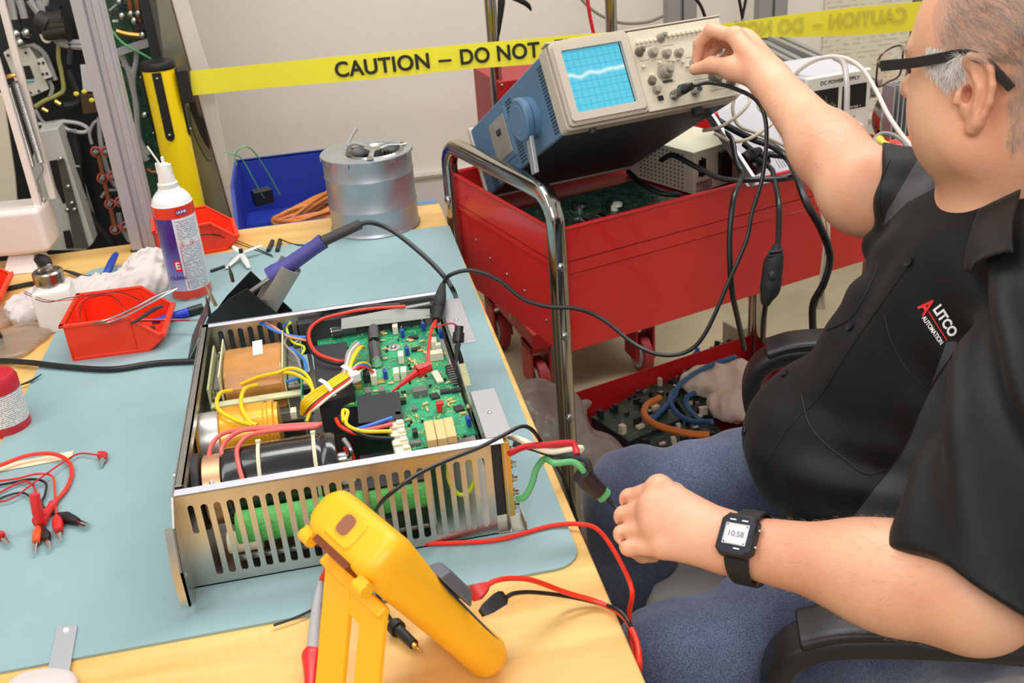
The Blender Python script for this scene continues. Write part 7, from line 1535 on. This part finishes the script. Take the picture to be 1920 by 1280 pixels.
def patch(name, c, off, th, m, n=14, tree=BS, lift=None):
    (a, b, c2, d) = [V(*q) for q in c]; top = []; 
    for j in range(n+1):
        for i in range(n+1):
            u, v = i/n, j/n; p = (a*(1-u)+b*u)*(1-v)+(d*(1-u)+c2*u)*v; h, nn_ = hit(p[0], p[1])
            top.append((h, nn_))
    last = next(x for x in top if x[0] is not None); vs = []
    for k, (h, nn_) in enumerate(top):
        if h is None: h, nn_ = last
        last = (h, nn_); e = off+(lift(k % (n+1)/n, k//(n+1)/n) if lift else 0); vs.append(h+nn_*e)
    vs = [np.array(v) for v in vs]
    for _ in range(6):
        w = list(vs)
        for j in range(n+1):
            for i in range(n+1):
                nb = [vs[jj*(n+1)+ii] for ii, jj in ((i-1, j), (i+1, j), (i, j-1), (i, j+1)) if 0 <= ii <= n and 0 <= jj <= n]
                if len(nb) == 4: w[j*(n+1)+i] = sum(nb)/4
        vs = w
    fs = [(j*(n+1)+i, j*(n+1)+i+1, (j+1)*(n+1)+i+1, (j+1)*(n+1)+i) for j in range(n) for i in range(n)]
    mb = MB().add(vs, fs); o = mb.build(name, m, per, fixn=False); s = o.modifiers.new('solid', 'SOLIDIFY'); s.thickness = th; s.offset = 0; return o
# ---- logo stitched on the chest
def stick(o, off=.0012):
    c0_ = Vector(CAM-PO)
    for v in o.data.vertices:
        d_ = (v.co-c0_).normalized(); r = BS.ray_cast(c0_, d_)
        if r[0] is None: r = BS.find_nearest(v.co)
        v.co = r[0]-d_*off
def ltext(name, s, px, py, dx, dy, size, m, w=0, off=.0012, sx=1):
    h, n = hit(px, py); h2, _ = hit(px+dx, py+dy); e1 = nrm(h2-h); e2 = nrm(np.cross(n, e1)); o = text(name, s, size, m, per, h, e1, e2, weight=w, ext=0, align='LEFT', sx=sx); stick(o, off); return o
red_t = pm('logo_thread_red', (220, 40, 40), .6); wh_t = pm('logo_thread_white', (238, 238, 238), .6)
ltext('logo_letter', 'A', 1731, 567, 15, 24, .026, red_t, .0008, sx=.66)
ltext('logo_text', 'LITCO', 1755, 575, 15, 24, .0150, wh_t, .0006, sx=.80)
ltext('logo_text', 'AUTOMATION', 1731, 594, 16, 23, .0072, wh_t, .0002, sx=.72)
seam('logo_line', [(1742, 584), (1758, 610), (1776, 638)], .0007, red_t)
for i, c in enumerate(([(1722, 562), (1744, 556), (1746, 560), (1724, 567)], [(1720, 570), (1738, 564), (1740, 568), (1722, 575)])):
    seam('logo_bar', [c[0], c[1]], .0009, wh_t if i == 0 else red_t)
# ---- collar
patch('collar', [(1848, 404), (1918, 372), (1925, 485), (1830, 514)], .010, .002, shm, lift=lambda u, v: .004*v)
rg = []
for i in range(33):
    t = 2*math.pi*i/32; d = V(math.cos(t), math.sin(t), 0); fr = max(0, d @ Fb); r_ = .082+.012*fr
    c_ = NB-PO+V(0, 0, -.002)+d*r_-V(0, 0, .045*fr**2); tp = c_+V(0, 0, .026)-d*.006; rg.append([c_, tp, tp+d*.0022, tp+d*.012-V(0, 0, .020), tp+d*.009-V(0, 0, .022), c_+d*.002])
MB().rings(rg[:-1]+[rg[0]], caps=False).build('collar_band', shm, per, ang=60)
# ---- hair
BB = bvh(body); hrnd = random.Random(3)
def hairs(name, m, N_, zone, ln, w, dirf, tries=60000):
    mb = MB(); me = body.data; cnt = 0; P2 = []
    fc = np.array([tuple(p.center) for p in me.polygons])+PO; nn_ = np.array([tuple(p.normal) for p in me.polygons]); idx = np.where(zone(fc))[0]
    if len(idx) == 0: return
    vs = []; fs = []
    for k in range(N_):
        i = idx[hrnd.randrange(len(idx))]; p = fc[i]-PO+np.array([hrnd.uniform(-.0015, .0015) for _ in range(3)]); n = nn_[i]
        d = dirf(fc[i]); d = d-n*(d @ n); d = nrm(d+np.array([hrnd.gauss(0, .25) for _ in range(3)])); L = ln*hrnd.uniform(.5, 1.2); s = nrm(np.cross(d, n)); b = len(vs)
        for t, ww in ((0, 1), (.5, .8), (1, .15)):
            q = p+d*L*t+n*(.0006+.0035*t*(1-.6*t)); vs += [q-s*w*ww, q+s*w*ww, q+n*w*ww*1.2]
        for a in (0, 3):
            for j in range(3): j2 = (j+1) % 3; fs.append((b+a+j, b+a+j2, b+a+3+j2, b+a+3+j))
    mb.add(vs, fs); o = mb.build(name, m, per, fixn=False); o['kind'] = 'stuff'; return o
def hq(C): q = C-HC; return q @ hf, q @ hl, q @ UP
hg = pm('grey_hair', (206, 196, 186), .5, col2=(132, 110, 94), vs=14); hw = pm('white_hair', (222, 216, 210), .5)
def zside(C): f, l, u = hq(C); return (f < .046+.0*u) & (f > -.12) & (u > .030+.25*np.maximum(f, 0)) & (np.abs(l) > .02) & (np.linalg.norm(C-HC, axis=1) < .17)
def zburn(C): f, l, u = hq(C); return (f > .010) & (f < .054) & (u > .000+.7*np.abs(f-.028)) & (u < .034) & (np.abs(l) > .045)
def zback(C): f, l, u = hq(C); nz_ = vnoise(C, 160, 77); return (f < -.030+.012*nz_) & (u > -.045+.022*nz_) & (u < .13) & (np.linalg.norm(C-HC, axis=1) < .17) & (np.abs(l) < .074)
hairs('side_hair', hg, 8000, zside, .020, .00014, lambda c: -hf*.8-UP*.45)
hairs('sideburn', hw, 4200, zburn, .011, .00018, lambda c: -UP-hf*.3)
hairs('back_hair', hg, 8500, zback, .017, .00014, lambda c: -UP-hf*.3)
eyem = pm('eye_white', (230, 226, 220), .2)
for s in (1, -1): MB().sph(H(.074, .031*s, -.001)-PO, .0125, n=16).build('eye', eyem, per); MB().cyl(H(.0855, .031*s, -.001)-PO, H(.0868, .031*s, -.001)-PO, .0052).build('iris', pm('iris_brown', (70, 50, 36), .2), per)
hairs('eyebrow', hg, 260, lambda C: (lambda f, l, u: (f > .06) & (np.abs(np.abs(l)-.03) < .02) & (np.abs(u-.024) < .0045))(*hq(C)), .009, .00025, lambda c: hl*math.copysign(1, (c-HC) @ hl))
ahm = pm('arm_hair', (186, 146, 110), .5)
def zfore(C):
    out = np.zeros(len(C), bool)
    for a, b in ((LW, LE), (RW, RE)):
        d = b-a; L = np.linalg.norm(d); d = d/L; t = (C-a) @ d; r = np.linalg.norm(C-a-t[:, None]*d, axis=1); out |= (t > .03) & (t < L*.95) & (r < .06)
    return out
hairs('arm_hair', ahm, 1500, zfore, .008, .00009, lambda c: nrm(LW-LE)*.7-UP*.5)
# ---- glasses
gl_ = thing('eyeglasses', 'thin framed glasses with broad black temple arms on the man', 'glasses', H(.1, 0, 0)); G0 = H(.1, 0, 0)
def HG(f, l, u): return H(f, l, u)-G0
frm = pm('gun_metal_frame', (96, 78, 74), .3, .8); tem = pm('matt_black_temple', (24, 24, 27), .5); lensm = pm('lens_glass', (250, 250, 250), .03, trans=1.0, alpha=.18)
for s in (1, -1):
    lp_ = []
    for i in range(36):
        t = 2*math.pi*i/36; cx, cy = math.cos(t), math.sin(t); x = .031*math.copysign(abs(cx)**.45, cx); y = .0175*math.copysign(abs(cy)**.5, cy); l = s*(.036+x)
        lp_.append(HG(.119-.15*abs(l), l, .004+y-.0015*(abs(x)/.027)))
    MB().tube(lp_+[lp_[0]], .0011, n=6, smooth=False).build('lens_rim', frm, gl_)
    c = sum(lp_)/len(lp_); MB().add(lp_+[c], [(i, (i+1) % 36, 36) for i in range(36)]).build('lens', lensm, gl_)
    MB().tube([HG(.104, s*.0655, .012), HG(.100, s*.074, .012), HG(.090, s*.0785, .012)], .0030, n=8).build('hinge', tem, gl_)
    TP = [HG(.098, s*.0785, .0125), HG(.06, s*.081, .0205), HG(.032, s*.0825, .0285), HG(.012, s*.0825, .0335), HG(-.006, s*.081, .0305), HG(-.022, s*.080, .019), HG(-.036, s*.079, .007)]
    TP = catmull(TP, 6); rg = []
    for i, p in enumerate(TP):
        d = nrm(TP[min(i+1, len(TP)-1)]-TP[max(i-1, 0)]); v_ = nrm(np.cross(d, hl)); hh = .0058 if i < len(TP)*.25 else .0046; hh = .0066-.0014*(i/len(TP))
        rg.append([p+hl*a*.0014+v_*b*hh*.8 for a, b in ((-1, -1), (1, -1), (1, 1), (-1, 1))])
    MB().rings(rg).build('temple', tem, gl_, bevel=.0006)
MB().tube([HG(.113, .010, .014), HG(.117, 0, .016), HG(.113, -.010, .014)], .0013, n=6).build('bridge', frm, gl_)
for s in (1, -1): MB().tube([HG(.112, s*.010, .006), HG(.106, s*.012, -.002)], .0008, n=5).sph(HG(.105, s*.012, -.004), (.002, .003, .005)).build('nose_pad', frm, gl_)
# ---- wristwatch
aw = nrm(LE-LW); wc = LW+aw*.020; vv = -nrm(_ray(1385, 1000)); nw = nrm(vv-aw*(vv @ aw)); nw = nrm(nw*.93+UP*.36); nw = nrm(nw-aw*(nw @ aw)); sw = np.cross(nw, aw)
WR = np.stack([aw, np.cross(nw, aw), nw], 1)      # x along the arm, y across, z out
ww = thing('wristwatch', 'black digital wristwatch with pale display on the man\'s left wrist', 'watch', wc, WR)
rw = .034
oct_ = lambda a, b, c, z: [V(x, y, z) for x, y in ((-a+c, -b), (a-c, -b), (a, -b+c), (a, b-c), (a-c, b), (-a+c, b), (-a, b-c), (-a, -b+c))]
MB().rings([oct_(.0165, .0185, .005, rw-.004), oct_(.0185, .0205, .006, rw-.001), oct_(.0185, .0205, .006, rw+.005), oct_(.0165, .0185, .0055, rw+.0075)]).build('watch_case', black, ww, bevel=.0006)
MB().rings([oct_(.0155, .0175, .005, rw+.0072), oct_(.0155, .0175, .005, rw+.0079)]).build('watch_glass', pm('watch_face', (30, 34, 48), .15), ww)
MB().rings([oct_(.0105, .0088, .002, rw+.0079), oct_(.0105, .0088, .002, rw+.0084)]).build('watch_display', pm('watch_lcd', (214, 214, 218), .3), ww)
MB().plate([(-.0118, -.0100), (.0118, -.0100), (.0118, .0100), (-.0118, .0100)], [[(-.0105, -.0088), (.0105, -.0088), (.0105, .0088), (-.0105, .0088)]], (1, 0, 0), (0, 1, 0), (0, 0, rw+.0079), .0006).build('display_frame', steel, ww)
text('display_digits', '10:58', .0075, pm('lcd_digit', (120, 124, 140), .4), ww, V(0, 0, rw+.0086), (1, 0, 0), (0, 1, 0))
for y, w in ((.0135, .006), (.0135, -.006), (-.0132, .004)): MB().bb((w-.003, y-.0006, rw+.0079), (w+.003, y+.0006, rw+.0083)).build('face_print', paperw, ww)
for y in (-.008, .008): MB().cyl((.0185, y, rw+.002), (.0205, y, rw+.002), .0018, n=10).build('side_button', steel, ww)
st_ = []
for i in range(40):
    t = 2*math.pi*i/40; r_ = .0325 if math.cos(t) < .8 else .0325; c_ = V(0, math.sin(t)*r_*1.02, math.cos(t)*r_*1.0); o_ = nrm(V(0, math.sin(t), math.cos(t)))
    hw2 = .0095+.003*max(0, math.cos(t)); st_.append([c_-V(hw2, 0, 0), c_-V(hw2, 0, 0)+o_*.0028, c_+V(hw2, 0, 0)+o_*.0028, c_+V(hw2, 0, 0)])
MB().rings(st_+[st_[0]], caps=False).build('watch_strap', rubber, ww)
# ------------------------------------------------------------------ office chair
och = thing('office_chair', 'black armed office chair with light grey seat under the seated man', 'chair', (.70, .99, 0)); CC = V(.70, .99, 0)
seatm = pm('grey_seat_fabric', (196, 192, 186), .85, bump=.6, bs=420)
def BL(f, l, z): return Fb*f+Lb*l+V(0, 0, z)
mb = MB(); rg = []
for z, e in ((.395, .03), (.41, .005), (.455, 0), (.478, .012), (.486, .04)):
    rg.append([BL(p[0]-.12, p[1]-.25, z) for p in rr2(e, .50-e, e, .50-e, .08, 0)])
mb.rings(rg).build('seat', seatm, och, ang=60)
rg = []
for u_, e in ((-.235, .02), (-.25, .0), (-.28, .0), (-.295, .02)):
    rg.append([BL(u_-.10*(p[0]/.55), p[1]-.22, .56+p[0]) for p in rr2(e, .55-e, e, .44-e, .09, 0)])
mb = MB().rings(rg).build('backrest', MT['matt_black'], och, ang=60)
armm = pm('arm_black', (30, 29, 31), .42, bump=.05, bs=200)
N0 = V(.37, .780, 0); F0 = V(.593, 1.376, 0)
for b0_, s in ((N0, 1), (F0, -1)):
    b_ = b0_-CC; back = -Fb
    path = [b_+back*.30+V(0, 0, .700), b_+back*.20+V(0, 0, .706), b_+back*.10+V(0, 0, .704), b_+back*.045+V(0, 0, .694), b_+back*.015+V(0, 0, .664), b_+back*.012+V(0, 0, .61), b_+back*.04+V(0, 0, .54), b_+back*.09+V(0, 0, .47), b_+back*.13-Lb*s*.08+V(0, 0, .41)]
    MB().rings(sqtube(path, .052, .030, Lb)).build('armrest', armm, och, ang=60)
    pad = [b_+back*.29+V(0, 0, .716), b_+back*.18+V(0, 0, .724), b_+back*.08+V(0, 0, .721), b_+back*.03+V(0, 0, .706)]
    MB().rings(sqtube(pad, .058, .016, Lb)).build('arm_pad', armm, och, ang=60, bevel=.003)
MB().cyl((0, 0, .10), (0, 0, .40), .025).build('gas_column', black, och)
for k in range(5):
    a = k*2*math.pi/5+.3; d = V(math.cos(a), math.sin(a), 0); MB().tube([V(0, 0, .10), d*.15+V(0, 0, .095), d*.29+V(0, 0, .075)], [.028, .02, .015], n=10).build('base_leg', black, och)
    MB().cyl(d*.29+V(0, 0, .028)-np.cross(d, UP)*.02, d*.29+V(0, 0, .028)+np.cross(d, UP)*.02, .028, n=16).build('caster', rubber, och)
